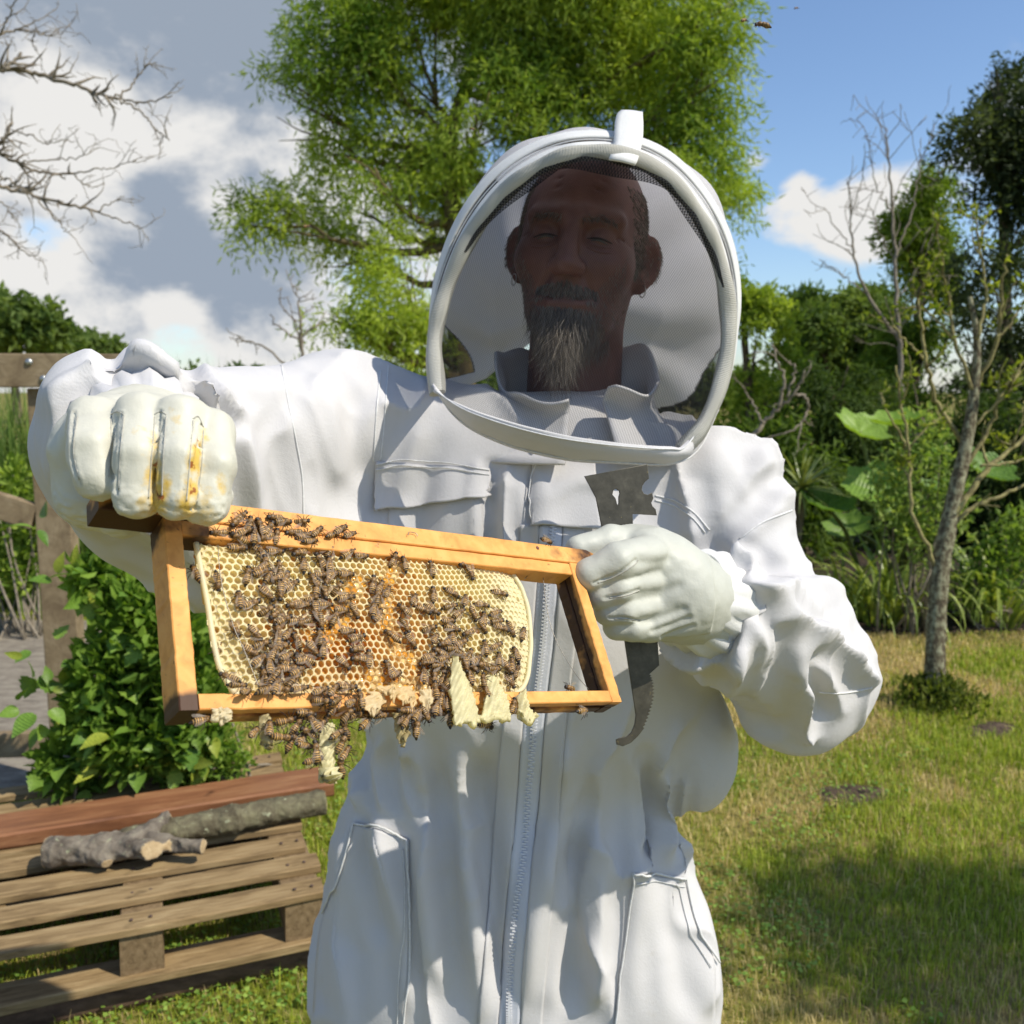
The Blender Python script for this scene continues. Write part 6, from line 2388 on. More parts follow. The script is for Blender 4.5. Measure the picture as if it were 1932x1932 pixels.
for path, w, dp in (([(1120, 1100), (1165, 1082), (1200, 1056)], 2.6, 0.0014), ([(1140, 1128), (1175, 1122), (1206, 1112)], 2.6, 0.0013), ([(1150, 1166), (1180, 1166), (1208, 1172)], 2.6, 0.0013),
                    ([(1205, 1060), (1240, 1062), (1262, 1056)], 8, 0.0012), ([(1206, 1120), (1245, 1118), (1280, 1105)], 9, 0.0014), ([(1210, 1172), (1245, 1165), (1290, 1150)], 8, 0.0016), ([(1230, 1190), (1265, 1180), (1300, 1165)], 5, 0.0014), ([(1250, 1202), (1280, 1190), (1308, 1180)], 4, 0.0013)):
    d, s, p = seg_dist(pg, catmull(path, 14))
    Vg = Vg - ng * (np.exp(-(d / w) ** 2) * dp * front)[:, None] + ng * (np.exp(-((d - w * 1.9) / w) ** 2) * dp * 0.25 * front)[:, None]
Vg = Vg + ng * (0.0010 * vnoise(Vg, 60, 18, 2))[:, None]
Vg, Qg = largest_piece(Vg, Qg)
glove_b = mobj('glove', Vg, Qg, M_LEATHER_B, person, label='clean pale leather glove holding the hive tool')

glove_seams(Vg, Qg, glove_b, ([(1128, 1100), (1165, 1086), (1196, 1066), (1204, 1056)], [(1150, 1128), (1180, 1124), (1206, 1114)], [(1160, 1168), (1185, 1168), (1208, 1172)]), 0.0006)

# gauntlet cuffs
def cuff(name, pts, radii, mat, ribs, seed, zsc=1.0):
    path = catmull(pts, 26)
    rad = catmull(np.array(radii)[:, None], 26)[:, 0]
    rng = np.random.default_rng(seed)
    Vt, Ft = tube(path, rad, 56, False)
    Vt = Vt.reshape(26, 56, 3)
    a = np.linspace(0, 2 * math.pi, 56, endpoint=False)
    for i in range(26):
        dirn = unit(Vt[i] - path[i])
        t = i / 25
        Vt[i] += dirn * (0.0030 * np.sin(a * ribs + 2 * t) * np.sin(math.pi * t) + 0.002 * np.sin(a * 5 + t * 4))[:, None]
    o = mobj(name, Vt.reshape(-1, 3), Ft, mat, person)
    m = o.modifiers.new('thickness', 'SOLIDIFY')
    m.thickness = 0.0025
    return o


cuff('gauntlet', [P(276, 838, 0.640), P(272, 834, 0.675), P(262, 834, 0.72)], [0.036, 0.050, 0.055], M_CLOTH, 17, 3)
cuff('gauntlet', [P(1290, 1119, 0.880), P(1318, 1134, 0.905), P(1350, 1150, 0.94)], [0.043, 0.0505, 0.054], M_BAND, 15, 4)
# ---- pockets, placket, zip and seams of the suit
def loop_seam(pts, parent, rad=0.0008, off=0.0032, n=70):
    return seam(pts, rad, off, n, parent)


o = patch('chest_pocket', ([(733, 955), (733, 1000), (735, 1075)], [(908, 925), (912, 1000), (925, 1085)]), 24, 36, 0.0014, M_CLOTH, suit, 0.0015)
o = patch('pocket_flap', ([(709, 870), (704, 920), (699, 968)], [(922, 884), (925, 908), (917, 938)]), 24, 44, 0.0032, M_CLOTH, suit, 0.0022, 0.008)
loop_seam([(707, 874), (760, 868), (830, 872), (921, 888)], suit, off=0.0042)
loop_seam([(707, 884), (760, 878), (830, 882), (921, 897)], suit, off=0.0050)
o = patch('zip_flap', ([(1004, 850), (1002, 930), (999, 992)], [(1122, 872), (1124, 930), (1130, 1000)]), 26, 30, 0.0036, M_CLOTH, suit, 0.0024, 0.007)
loop_seam([(1012, 860), (1010, 930), (1008, 984), (1060, 993), (1124, 993)], suit, off=0.0090)
zc = [(1040, 990), (1034, 1090), (1026, 1200), (1014, 1300), (1004, 1400), (991, 1560), (977, 1720), (964, 1880), (959, 1950)]
M_TAPE = cloth_mat('zip_tape_cotton', (0.58, 0.60, 0.66), 5200)
patch('zip_tape', ([(x - 20, y) for x, y in zc], [(x + 20, y) for x, y in zc]), 120, 7, 0.0022, M_TAPE, suit, 0.0012)
patch('zip_facing', ([(x + 21, y) for x, y in zc], [(x + 62, y) for x, y in zc]), 120, 9, 0.0030, M_CLOTH, suit, 0.002)
patch('zip_facing', ([(x - 58, y) for x, y in zc], [(x - 21, y) for x, y in zc]), 120, 9, 0.0030, M_CLOTH, suit, 0.002)
zp = [hit(x, y, 0.0045) for x, y in catmull(zc, 260)]
zp = np.array([p for p in zp if p is not None])
for _ in range(4):
    zp[1:-1] = 0.25 * zp[:-2] + 0.5 * zp[1:-1] + 0.25 * zp[2:]
tz = unit(np.gradient(zp, axis=0))
M_TOOTH, nt, b = new_mat('white_plastic_teeth')
b.inputs['Base Color'].default_value = (0.66, 0.67, 0.70, 1)
b.inputs['Roughness'].default_value = 0.4
parts_ = []
for k in range(len(zp)):
    sx = 1 if k % 2 else -1
    side_ = unit(np.cross(tz[k], FWD))
    parts_.append(box_mesh(zp[k] + side_ * sx * 0.0012, [side_, tz[k], np.cross(side_, tz[k])], (0.0026, 0.0008, 0.0011), 0.0))
mobj('zip_teeth', *merge(parts_), M_TOOTH, suit, False, kind='stuff')

patch('hip_pocket', ([(668, 1553), (642, 1650), (614, 1722), (600, 1800), (592, 1945)], [(773, 1584), (774, 1700), (770, 1830), (762, 1945)]), 70, 30, 0.0026, M_CLOTH, suit, 0.002)
patch('hip_pocket', ([(1196, 1650), (1181, 1770), (1166, 1860), (1157, 1945)], [(1289, 1658), (1312, 1745), (1345, 1815), (1346, 1945)]), 66, 30, 0.0026, M_CLOTH, suit, 0.002)
loop_seam([(668, 1553), (715, 1560), (773, 1584)], suit, 0.0016, 0.0046)
loop_seam([(773, 1584), (774, 1700), (770, 1830), (762, 1945)], suit, 0.0015, 0.0046)
loop_seam([(762, 1600), (763, 1700), (758, 1830), (750, 1945)], suit, 0.0008, 0.0040)
loop_seam([(668, 1553), (642, 1650), (614, 1722)], suit, 0.0015, 0.0046)
loop_seam([(1196, 1650), (1240, 1648), (1289, 1658)], suit, 0.0016, 0.0046)
loop_seam([(1199, 1664), (1240, 1662), (1288, 1672)], suit, 0.0008, 0.0040)
loop_seam([(1196, 1650), (1181, 1770), (1166, 1860), (1157, 1945)], suit, 0.0013, 0.0046)
loop_seam([(1289, 1658), (1312, 1745), (1352, 1815)], suit, 0.0015, 0.0046)
loop_seam([(1275, 1668), (1298, 1752), (1338, 1824)], suit, 0.0008, 0.0040)
for path in ([(528, 672), (540, 740), (560, 840), (570, 900), (573, 975)], [(1396, 1016), (1440, 985), (1494, 963)], [(1545, 1306), (1590, 1308), (1645, 1298)], [(1236, 935), (1275, 945), (1310, 968), (1338, 1000)], [(1236, 944), (1272, 954), (1305, 976), (1330, 1005)],
             [(718, 700), (710, 780), (705, 870)], [(733, 690), (726, 780), (718, 868)]):
    seam(path, 0.0011, 0.0002)
# ------------------------------------------------------------------ hive frame, comb
def rodrigues(w):
    w = np.asarray(w, float)
    t = np.linalg.norm(w)
    k = w / t
    K = np.array([[0, -k[2], k[1]], [k[2], 0, -k[0]], [-k[1], k[0], 0]])
    return np.eye(3) + math.sin(t) * K + (1 - math.cos(t)) * K @ K


FRR = rodrigues((-0.668314, -0.02772305, 0.7128062))
FRO = np.array([-0.21828203, 0.57437291, 1.3861581])     # top left front corner of the frame
FX, FN, FZ = FRR[:, 0], -FRR[:, 1], FRR[:, 2]             # along the bar, out of the face, up the side
FW, FH = 0.356, 0.140


def FL(s, t, n):
    """frame space: s along, t down, n out of the face -> world"""
    s, t, n = np.broadcast_arrays(np.asarray(s, float), t, n)
    return FRO + s[..., None] * FX - t[..., None] * FZ + n[..., None] * FN


def FST(px, py, n=0.0):
    """pixel -> (s, t) on the plane at n"""
    r = ray(px, py)
    o = FRO + FN * n
    k = ((o - CAMP) @ FN) / (r @ FN)
    q = CAMP + r * k - FRO
    return q @ FX, -(q @ FZ)


hive_frame = thing('framed_comb', 'wooden hive frame with wax comb, gripped between the two gloves', 'hive frame')


def frame_wood():
    m, nt, b = new_mat('frame_pine')
    tc = nt.nodes.new('ShaderNodeTexCoord')
    f1 = tex_noise(nt, 60, 6, 0.6, 'Object', (1, 1, 1), 0.4)
    f2 = tex_noise(nt, 220, 4, 0.6)
    f3 = tex_noise(nt, 24, 4, 0.6)
    c = ramp(nt, f1, [(0.25, (0.54, 0.22, 0.05)), (0.5, (0.72, 0.335, 0.085)), (0.75, (0.80, 0.42, 0.13))])
    d = ramp(nt, f2, [(0.66, (0, 0, 0)), (0.74, (1, 1, 1))])
    c = mixc(nt, d, c, (0.20, 0.085, 0.03))
    at = nt.nodes.new('ShaderNodeAttribute')
    at.attribute_name = 'Col'
    sep = nt.nodes.new('ShaderNodeSeparateColor')
    nt.links.new(at.outputs['Color'], sep.inputs[0])
    mu = nt.nodes.new('ShaderNodeMath')
    mu.operation = 'MULTIPLY_ADD'
    nt.links.new(sep.outputs[0], mu.inputs[0])
    mu.inputs[1].default_value = 0.7
    nt.links.new(f3, mu.inputs[2])
    pr = ramp(nt, mu.outputs[0], [(0.72, (0, 0, 0)), (0.90, (1, 1, 1))])
    c = mixc(nt, pr, c, (0.06, 0.025, 0.01))            # propolis
    nt.links.new(c, b.inputs['Base Color'])
    b.inputs['Roughness'].default_value = 0.55
    b.inputs['Specular IOR Level'].default_value = 0.3
    add_bump(nt, b, f1, 0.3, 0.0012)
    return m


M_FRAME = frame_wood()


def bar(name, s0, s1, t0, t1, n0, n1, bev=0.0007, prop=None, jitter=0.0003):
    """bar of the frame, cut into slices along its length so it is not dead straight"""
    lng = (s1 - s0) > (t1 - t0)
    k = 40
    Vb, Fb = [], []
    u = np.linspace(0, 1, k)
    rng = np.random.default_rng(int(abs(s0 * 1000 + t0 * 7000)) + 3)
    ring0 = [(0, 0), (1, 0), (1, 1), (0, 1)]
    e = bev
    prof = []
    for (a, b_) in ((0, 0), (1, 0), (1, 1), (0, 1)):
        da, db = (1 if a == 0 else -1), (1 if b_ == 0 else -1)
        pa = (a, b_, da * e, 0) if (a, b_) in ((0, 0), (1, 1)) else (a, b_, 0, db * e)
        pb = (a, b_, 0, db * e) if (a, b_) in ((0, 0), (1, 1)) else (a, b_, da * e, 0)
        prof += ([pb, pa] if (a, b_) in ((0, 0), (1, 1)) else [pb, pa])
    for i in range(k):
        w = rng.normal(0, jitter, 2)
        for (a, b_, ea, eb) in prof:
            if lng:
                s, t = lerp(s0, s1, u[i]), lerp(t0, t1, a) + ea + w[0] * 0.4
            else:
                s, t = lerp(s0, s1, a) + ea + w[0] * 0.4, lerp(t0, t1, u[i])
            n = lerp(n0, n1, b_) + eb + w[1] * 0.3
            Vb.append(FL(s, t, n))
    for i in range(k - 1):
        for j in range(8):
            a, b2 = i * 8 + j, i * 8 + (j + 1) % 8
            Fb.append((a, b2, b2 + 8, a + 8))
    Fb += [tuple(range(8))[::-1], tuple(range((k - 1) * 8, k * 8))]
    me = mesh_data(name, Vb, Fb, M_FRAME, False)
    bm = bmesh.new()
    bm.from_mesh(me)
    bmesh.ops.recalc_face_normals(bm, faces=bm.faces)
    bm.to_mesh(me)
    bm.free()
    c = np.zeros(len(Vb))
    if prop is not None:
        q = np.array(Vb) - FRO
        c = prop(q @ FX, -(q @ FZ), q @ FN)
    fcol(me, np.stack([c] * 3, 1))
    return link(name, me, hive_frame)


end_prop = lambda s, t, n: np.clip(np.exp(-((s + 0.01) / 0.035) ** 2) * (n < -0.0005) + 0.9 * np.exp(-((s + 0.02) / 0.022) ** 2) * (t > 0.008) + 0.5 * np.exp(-((s - 0.37) / 0.02) ** 2), 0, 1)
bar('top_bar', -0.038, FW + 0.026, 0.0, 0.0150, -0.022, 0.0, prop=end_prop)
bar('wedge_bar', 0.0115, FW - 0.0115, 0.0154, 0.0262, -0.0205, -0.0012, prop=lambda s, t, n: 0.5 * np.exp(-((s - 0.02) / 0.02) ** 2))
bar('side_bar', 0.0, 0.0112, 0.0153, FH, -0.024, -0.0004, prop=lambda s, t, n: np.clip(0.75 * np.exp(-((t - FH) / 0.012) ** 2) + 0.5 * np.exp(-((t - 0.02) / 0.01) ** 2), 0, 1))
bar('side_bar', FW - 0.0112, FW, 0.0153, FH, -0.0115, -0.0004, prop=lambda s, t, n: 0.75 * np.clip(np.exp(-((n + 0.0115) / 0.004) ** 2), 0, 1))
bar('side_bar', FW - 0.0105, FW, 0.0153, FH, -0.024, -0.0128, prop=lambda s, t, n: 0.6 + 0 * s)
bar('bottom_bar', 0.0115, FW - 0.0115, FH - 0.0098, FH - 0.0002, -0.0088, -0.0006, prop=lambda s, t, n: 0.35 * (n < -0.006))
bar('bottom_bar', 0.0115, FW - 0.0115, FH - 0.0095, FH - 0.0004, -0.0232, -0.0145, prop=lambda s, t, n: 0.5 + 0 * s)
# nail heads
M_RUST = nmat('rusty_nail', [(0.3, (0.10, 0.04, 0.03)), (0.7, (0.25, 0.10, 0.07))], 900)
for px, py in ((1014, 1034),):
    s, t = FST(px, py)
    Vt, Ft = tube([FL(s, t, -0.002), FL(s, t, 0.0003), FL(s, t, 0.0008)], [0.0017, 0.0017, 0.0012], 12)
    mobj('nail', Vt, Ft, M_RUST, hive_frame)

# ---- comb
def wax_mat(name, rough, trans, coat=0.0):
    m, nt, b = new_mat(name)
    at = nt.nodes.new('ShaderNodeAttribute')
    at.attribute_name = 'Col'
    nt.links.new(at.outputs['Color'], b.inputs['Base Color'])
    b.inputs['Roughness'].default_value = rough
    b.inputs['Specular IOR Level'].default_value = 0.35
    b.inputs['Coat Weight'].default_value = coat
    b.inputs['Coat Roughness'].default_value = 0.08
    add_bump(nt, b, tex_noise(nt, 500, 3, 0.6), 0.15, 0.0006)
    tr = nt.nodes.new('ShaderNodeBsdfTranslucent')
    nt.links.new(at.outputs['Color'], tr.inputs['Color'])
    mx = nt.nodes.new('ShaderNodeMixShader')
    mx.inputs[0].default_value = trans
    nt.links.new(b.outputs[0], mx.inputs[1])
    nt.links.new(tr.outputs[0], mx.inputs[2])
    nt.links.new(mx.outputs[0], nt.nodes['Material Output'].inputs[0])
    return m


M_WAX = wax_mat('beeswax', 0.42, 0.45)
M_HONEY = wax_mat('honey', 0.12, 0.25, 0.6)

comb_px = [(376, 1016), (386, 1070), (400, 1130), (410, 1185), (424, 1245), (450, 1296), (480, 1316), (640, 1316), (800, 1316), (960, 1312), (996, 1290), (1008, 1235), (1010, 1175), (1000, 1118),
           (975, 1072), (945, 1046), (800, 1024), (600, 1000)]
NSURF = -0.004
comb_st = np.array([FST(x, y, NSURF) for x, y in comb_px])


def inside(pts, poly):
    x, y = pts[:, 0], pts[:, 1]
    r = np.zeros(len(pts), bool)
    j = len(poly) - 1
    for i in range(len(poly)):
        xi, yi = poly[i]
        xj, yj = poly[j]
        c = ((yi > y) != (yj > y)) & (x < (xj - xi) * (y - yi) / (yj - yi + 1e-12) + xi)
        r ^= c
        j = i
    return r


def st_path(pts):
    return catmull(np.array([FST(x, y, NSURF) for x, y in pts]), 20)


scrapes = [(st_path([(742, 1068), (730, 1110), (728, 1157), (746, 1215), (790, 1250)]), 0.0068), (st_path([(676, 1098), (650, 1140), (640, 1180), (600, 1205)]), 0.0075), (st_path([(700, 1270), (760, 1290), (850, 1300)]), 0.006)]


def surf_n(st):
    """height of the cell mouths over the frame plane"""
    cl = np.vstack([comb_st, comb_st[:1]])
    d, _, _ = seg_dist(st, cl)
    edge = np.clip(d / 0.030, 0, 1)
    n = NSURF - 0.0075 * (1 - edge) ** 2 + 0.0016 * np.sin(st[:, 0] * 38 + 1) * np.sin(st[:, 1] * 45) + 0.0005 * vnoise(np.c_[st, 0 * st[:, 0]], 120, 5)
    dm = np.zeros(len(st))
    for path, w in scrapes:
        dd, _, _ = seg_dist(st, path)
        dm = np.maximum(dm, np.exp(-(dd / w) ** 2))
    return n, dm, d


PIT = 0.0053
CAP0, CAP1 = FST(880, 1150, NSURF)[0], FST(965, 1150, NSURF)[0]
cells = []
for r_, t in enumerate(np.arange(0.020, 0.142, PIT * 0.866)):
    for s in np.arange(0.01, 0.345, PIT):
        cells.append((s + (PIT / 2 if r_ % 2 else 0), t))
cells = np.array(cells)
rng = np.random.default_rng(11)
# the rows sag and lean a little
cells = cells + np.stack([0.004 * np.sin(cells[:, 1] * 30 + cells[:, 0] * 9), 0.0045 * np.sin(cells[:, 0] * 14 + 0.5) + 0.0022 * np.sin(cells[:, 0] * 40)], 1)
cells = cells[inside(cells, comb_st)]
corner = np.array([(math.cos(a), math.sin(a)) for a in np.radians(np.arange(30, 390, 60))]) * PIT / math.sqrt(3)
hex12 = np.repeat(corner, 2, 0)
hex12[1::2] = 0.5 * (corner + np.roll(corner, -1, 0))
# lattice warp has to act on the corners as well: rebuild them from a shared warp
inv = lambda c: c
circ = np.array([(math.cos(a), math.sin(a)) for a in np.radians(np.arange(30, 390, 30))])
AV, AF, AC, AM = [], [], [], []
warm_c = np.array(FST(625, 1215, NSURF))
warm2 = np.array(FST(760, 1180, NSURF))
for ci, c in enumerate(cells):
    jit = rng.normal(0, 0.00012, 2)
    ro = hex12 * 1.03
    ri = circ * PIT * 0.5 * rng.uniform(0.85, 0.90)
    st = np.vstack([c + ro, c + jit + ri, c + jit + ri * 0.97, c + jit + ri * 0.86, (c + jit)[None]])
    nn, dm, dd = surf_n(st)
    base, dmg, edge_d = surf_n(c[None])
    dmg, edge_d = dmg[0], edge_d[0]
    dep = 0.0042 * min(1, 0.25 + edge_d / 0.03)
    cap_r = np.clip((c[0] - CAP0) / (CAP1 - CAP0), 0, 1) * rng.uniform(0.75, 1.0)
    dep = lerp(dep, 0.0009, cap_r)
    dw1 = np.linalg.norm((c - warm_c) / np.array([0.034, 0.024]))
    dw2 = np.linalg.norm((c - warm2) / np.array([0.035, 0.05]))
    warm = min(1.0, math.exp(-dw1 ** 2) * 1.0 + 0.55 * math.exp(-dw2 ** 2) + 0.15 * rng.uniform() * min(1, edge_d / 0.02))
    honey = (rng.uniform() < 0.03 + 0.20 * warm + 0.6 * dmg)
    nn[:12] -= 0.0022 * dm[:12] + 0.0025 * dm[:12] * rng.uniform(-1, 1, 12) * (dmg > 0.3)
    nn[12:24] += 0.00025 - 0.003 * dm[12:24] + (rng.normal(0, 0.0011, 12) if dmg > 0.35 else 0)
    nn[24:36] = nn[12:24] - 0.0009
    nn[36:48] = base[0] - (0.0034 if honey else dep)
    nn[48] = base[0] - (0.0032 if honey else dep)
    if dmg > 0.45:
        nn[36:] += 0.0012
    o = len(AV) * 49
    AV.append(np.c_[st, nn])
    pale = np.array((0.90, 0.82, 0.52))
    rimc = pale * (1 - 0.25 * warm) + np.array((0.62, 0.34, 0.06)) * 0.25 * warm
    if dmg > 0.3:
        rimc = np.array((0.84, 0.66, 0.34))
    wall = lerp(np.array((0.90, 0.79, 0.40)), np.array((0.82, 0.45, 0.08)), warm)
    floor = lerp(np.array((0.90, 0.79, 0.44)), np.array((0.70, 0.32, 0.04)), warm)
    floor = lerp(floor, np.array((0.90, 0.84, 0.58)), cap_r)
    wall = lerp(wall, np.array((0.90, 0.83, 0.55)), cap_r)
    honey = honey and cap_r < 0.3
    if honey:
        floor = lerp(np.array((0.74, 0.38, 0.05)), np.array((0.62, 0.26, 0.02)), rng.uniform())
        wall = wall * 0.6 + floor * 0.4
    C_ = np.vstack([np.tile(rimc, (12, 1)), np.tile(rimc * 1.04, (12, 1)), np.tile(wall, (12, 1)), np.tile(floor, (13, 1))])
    AC.append(C_)
    for k in range(12):
        k2 = (k + 1) % 12
        for a in (0, 12, 24):
            AF.append((o + a + k, o + a + k2, o + a + 12 + k2, o + a + 12 + k))
            AM.append(0)
        AF.append((o + 36 + k, o + 36 + k2, o + 48, o + 48))
        AM.append(1 if (honey or dmg > 0.45) else 0)
st_all = np.concatenate(AV)
AFt = [f if f[2] != f[3] else f[:3] for f in AF]
Wv = FL(st_all[:, 0], st_all[:, 1], st_all[:, 2])
me = mesh_data('comb_cells', Wv, AFt, [M_WAX, M_HONEY], True, AM)
fcol(me, np.concatenate(AC))
bm = bmesh.new()
bm.from_mesh(me)
bmesh.ops.recalc_face_normals(bm, faces=bm.faces)
bm.to_mesh(me)
bm.free()
comb = link('comb', me, hive_frame, kind='stuff')

# body of the comb behind the cells, and its rounded back
gs, gt = np.meshgrid(np.linspace(0.012, 0.330, 150), np.linspace(0.018, 0.139, 60))
gp = np.c_[gs.ravel(), gt.ravel()]
ins = inside(gp, comb_st).reshape(gs.shape)
nsf, _, ddist = surf_n(gp)
bv = FL(gp[:, 0], gp[:, 1], np.minimum(nsf - 0.0105 * np.clip(0.2 + ddist / 0.03, 0, 1), -0.0085))
bk = FL(gp[:, 0], gp[:, 1], -0.0175 - 0.004 * np.clip(ddist / 0.03, 0, 1) + 0.0004 * np.sin(gp[:, 0] * 1185) * np.sin(gp[:, 1] * 1185))
F2, n0 = [], len(bv)
for i in range(59):
    for j in range(149):
        if ins[i, j] and ins[i + 1, j] and ins[i, j + 1] and ins[i + 1, j + 1]:
            a = i * 150 + j
            F2.append((a, a + 150, a + 151, a + 1))
            F2.append((n0 + a, n0 + a + 1, n0 + a + 151, n0 + a + 150))
Vb2 = np.concatenate([bv, bk])
used, inv_ = np.unique(np.array(F2), return_inverse=True)
me = mesh_data('comb_core', Vb2[used], inv_.reshape(-1, 4), M_WAX)
fcol(me, np.tile(np.array((0.80, 0.62, 0.26)), (len(used), 1)))
link('comb_core', me, hive_frame)


# thin smooth lip where the comb ends in the open
for nm_, a_, b_ in (('comb_lip', 9, 16), ('comb_lip', 0, 7)):
    ed = catmull(comb_st[a_:b_], 60)
    n_ed = surf_n(ed)[0] + 0.0006
    Vt, Ft = tube(FL(ed[:, 0], ed[:, 1], n_ed), 0.0019, 8)
    me = mesh_data(nm_, Vt, Ft, M_WAX)
    fcol(me, np.tile(np.array((0.90, 0.84, 0.58)), (len(Vt), 1)))
    link(nm_, me, hive_frame)


# torn and hanging pieces of comb
def wax_tab(name, left, right, n_top, n_bot, cellpat=True, col=(0.84, 0.77, 0.46), jag=4.0, seed=1, thick=0.004):
    rng = np.random.default_rng(seed)
    nr_, nc = 42, 26
    Lc, Rc = catmull(left, nr_), catmull(right, nr_)
    Vt = []
    for i in range(nr_):
        u = i / (nr_ - 1)
        for j in range(nc):
            v = j / (nc - 1)
            q = Lc[i] * (1 - v) + Rc[i] * v
            if i > nr_ - 5:
                q = q + np.array([0, (i - nr_ + 5) * jag * (vnoise(np.array([[v * 7 + seed, 0.5, seed]]), 1.0, seed)[0])])
            if not cellpat:
                q = q + np.array([6.0 * (2 * v - 1) * vnoise(np.array([[u * 5, (v > 0.5) * 3.0, seed]]), 1.0, seed + 2, 2)[0], 4.0 * vnoise(np.array([[v * 4, u * 4, seed + 0.5]]), 1.0, seed + 5)[0]])
            n = lerp(n_top, n_bot, u)
            s, t = FST(q[0], q[1], n)
            bul = (0.004 if cellpat else 0.0015) * math.sin(math.pi * v)
            rel = 0.0016 * vnoise(np.array([[v * 5, u * 5, seed]]), 1.0, seed + 7)[0]
            if cellpat:
                rel = 0.0009 * (math.sin(s * 1185) * math.sin(t * 1370 + s * 600) + 0.6 * math.sin(s * 700 + t * 900))
            Vt.append(FL(s, t, n + bul + rel))
    Ft = [(i * nc + j, i * nc + j + 1, (i + 1) * nc + j + 1, (i + 1) * nc + j) for i in range(nr_ - 1) for j in range(nc - 1)]
    Vt = np.array(Vt)
    a, b, c, d = [Vt[k] for k in Ft[len(Ft) // 2]]
    if np.cross(c - a, d - b) @ FN < 0:
        Ft = [f[::-1] for f in Ft]
    me = mesh_data(name, Vt, Ft, M_WAX)
    cc = np.array(col) * (1 + 0.10 * vnoise(Vt, 180, seed, 2))[:, None]
    fcol(me, cc)
    o = link(name, me, hive_frame)
    m = o.modifiers.new('thickness', 'SOLIDIFY')
    m.thickness = thick
    m.offset = -1
    return o


wax_tab('brace_comb', [(853, 1242), (850, 1300), (858, 1362)], [(862, 1244), (890, 1300), (907, 1362)], 0.003, 0.014, seed=2)
wax_tab('brace_comb', [(918, 1276), (915, 1320), (905, 1358)], [(938, 1282), (958, 1318), (964, 1356)], 0.002, 0.012, seed=3)
wax_tab('brace_comb', [(972, 1314), (978, 1330), (975, 1352)], [(992, 1300), (998, 1332), (1010, 1350)], 0.0, 0.008, seed=4, jag=6)
wax_tab('brace_comb', [(604, 1366), (602, 1420), (612, 1466)], [(632, 1368), (634, 1420), (626, 1468)], -0.006, -0.004, seed=5, thick=0.008)
wax_tab('wax_scrap', [(398, 1338), (400, 1350), (404, 1358)], [(430, 1338), (436, 1348), (428, 1360)], 0.001, 0.002, False, (0.80, 0.70, 0.46), 3, 7, 0.0015)
wax_tab('wax_scrap', [(698, 1306), (690, 1322), (696, 1342)], [(722, 1304), (730, 1322), (716, 1346)], 0.001, 0.004, False, (0.82, 0.66, 0.38), 4, 8, 0.0012)
wax_tab('wax_scrap', [(742, 1300), (746, 1312), (756, 1326)], [(776, 1296), (786, 1310), (780, 1330)], 0.001, 0.004, False, (0.82, 0.64, 0.34), 4, 9, 0.0012)
wax_tab('wax_scrap', [(488, 1352), (490, 1385), (500, 1410)], [(512, 1352), (514, 1380), (506, 1410)], -0.01, -0.012, True, (0.66, 0.56, 0.30), 5, 12, 0.003)
wax_tab('wax_scrap', [(742, 1345), (745, 1375), (752, 1400)], [(770, 1345), (772, 1370), (764, 1398)], -0.006, -0.006, True, (0.68, 0.56, 0.28), 5, 13, 0.003)
wax_tab('wax_scrap', [(792, 1300), (794, 1316), (800, 1330)], [(812, 1298), (818, 1314), (812, 1336)], 0.002, 0.005, False, (0.84, 0.70, 0.42), 5, 19, 0.0012)
wax_tab('wax_scrap', [(716, 1296), (720, 1304), (728, 1312)], [(744, 1292), (752, 1302), (744, 1314)], 0.003, 0.005, False, (0.82, 0.64, 0.34), 5, 21, 0.0012)
# foundation wire, slack where the comb has gone
M_WIRE, nt, b = new_mat('wire')
b.inputs['Base Color'].default_value = (0.25, 0.23, 0.2, 1)
b.inputs['Metallic'].default_value = 1.0
b.inputs['Roughness'].default_value = 0.4
for path, n in (([(411, 1030), (418, 1100), (440, 1180), (460, 1225), (490, 1300)], 0.0005), ([(1022, 1060), (1032, 1150), (1050, 1210), (1085, 1270), (1112, 1302)], -0.011), ([(1006, 1068), (996, 1085), (990, 1092)], -0.011), ([(770, 1010), (772, 1004), (784, 1006), (788, 1012)], 0.002)):
    pp = np.array([FL(*FST(x, y, n), n) for x, y in catmull(path, 30)])
    Vt, Ft = tube(pp, 0.00028, 5)
    mobj('wire', Vt, Ft, M_WIRE, hive_frame)

# ------------------------------------------------------------------ hive tool
tool_c3 = [(178, 145), (520, 80), (524, 120), (528, 155), (508, 172), (492, 195), (489, 220), (502, 242), (525, 249), (547, 238), (553, 265), (541, 290), (548, 310), (566, 328), (571, 357), (437, 349), (441, 440), (455, 560), (500, 760), (545, 900),
           (575, 1030), (585, 1190), (560, 1212), (530, 1240)]
teeth = []
tl = catmull([(530, 1240), (548, 1300), (546, 1380), (524, 1460), (494, 1540)], 34)
for i, p in enumerate(tl):
    teeth.append((p[0] + (7 if i % 2 else -5), p[1]))
tool_c3 += teeth + [(470, 1580), (430, 1618), (385, 1637), (354, 1628), (352, 1606), (372, 1598), (408, 1592), (436, 1566), (455, 1520), (461, 1470), (452, 1400), (436, 1300), (418, 1180), (402, 1075), (385, 950), (345, 740), (285, 495), (268, 400), (240, 262)]
hole_c3 = [(330, 224), (338, 212), (352, 211), (368, 222), (372, 240), (366, 258), (366, 290), (362, 312), (352, 298), (344, 268), (326, 246)]
to_px = lambda p: (1043.3 + 0.34 * p[0], 850 + 0.34 * p[1])
T0 = P(1180, 1140, 0.862)
TNv = unit(np.array([0.10, -0.98, 0.16]))            # plate faces the viewer
TUv = unit(np.array([-0.18, 0.12, 1.0]) - TNv * (np.array([-0.18, 0.12, 1.0]) @ TNv))
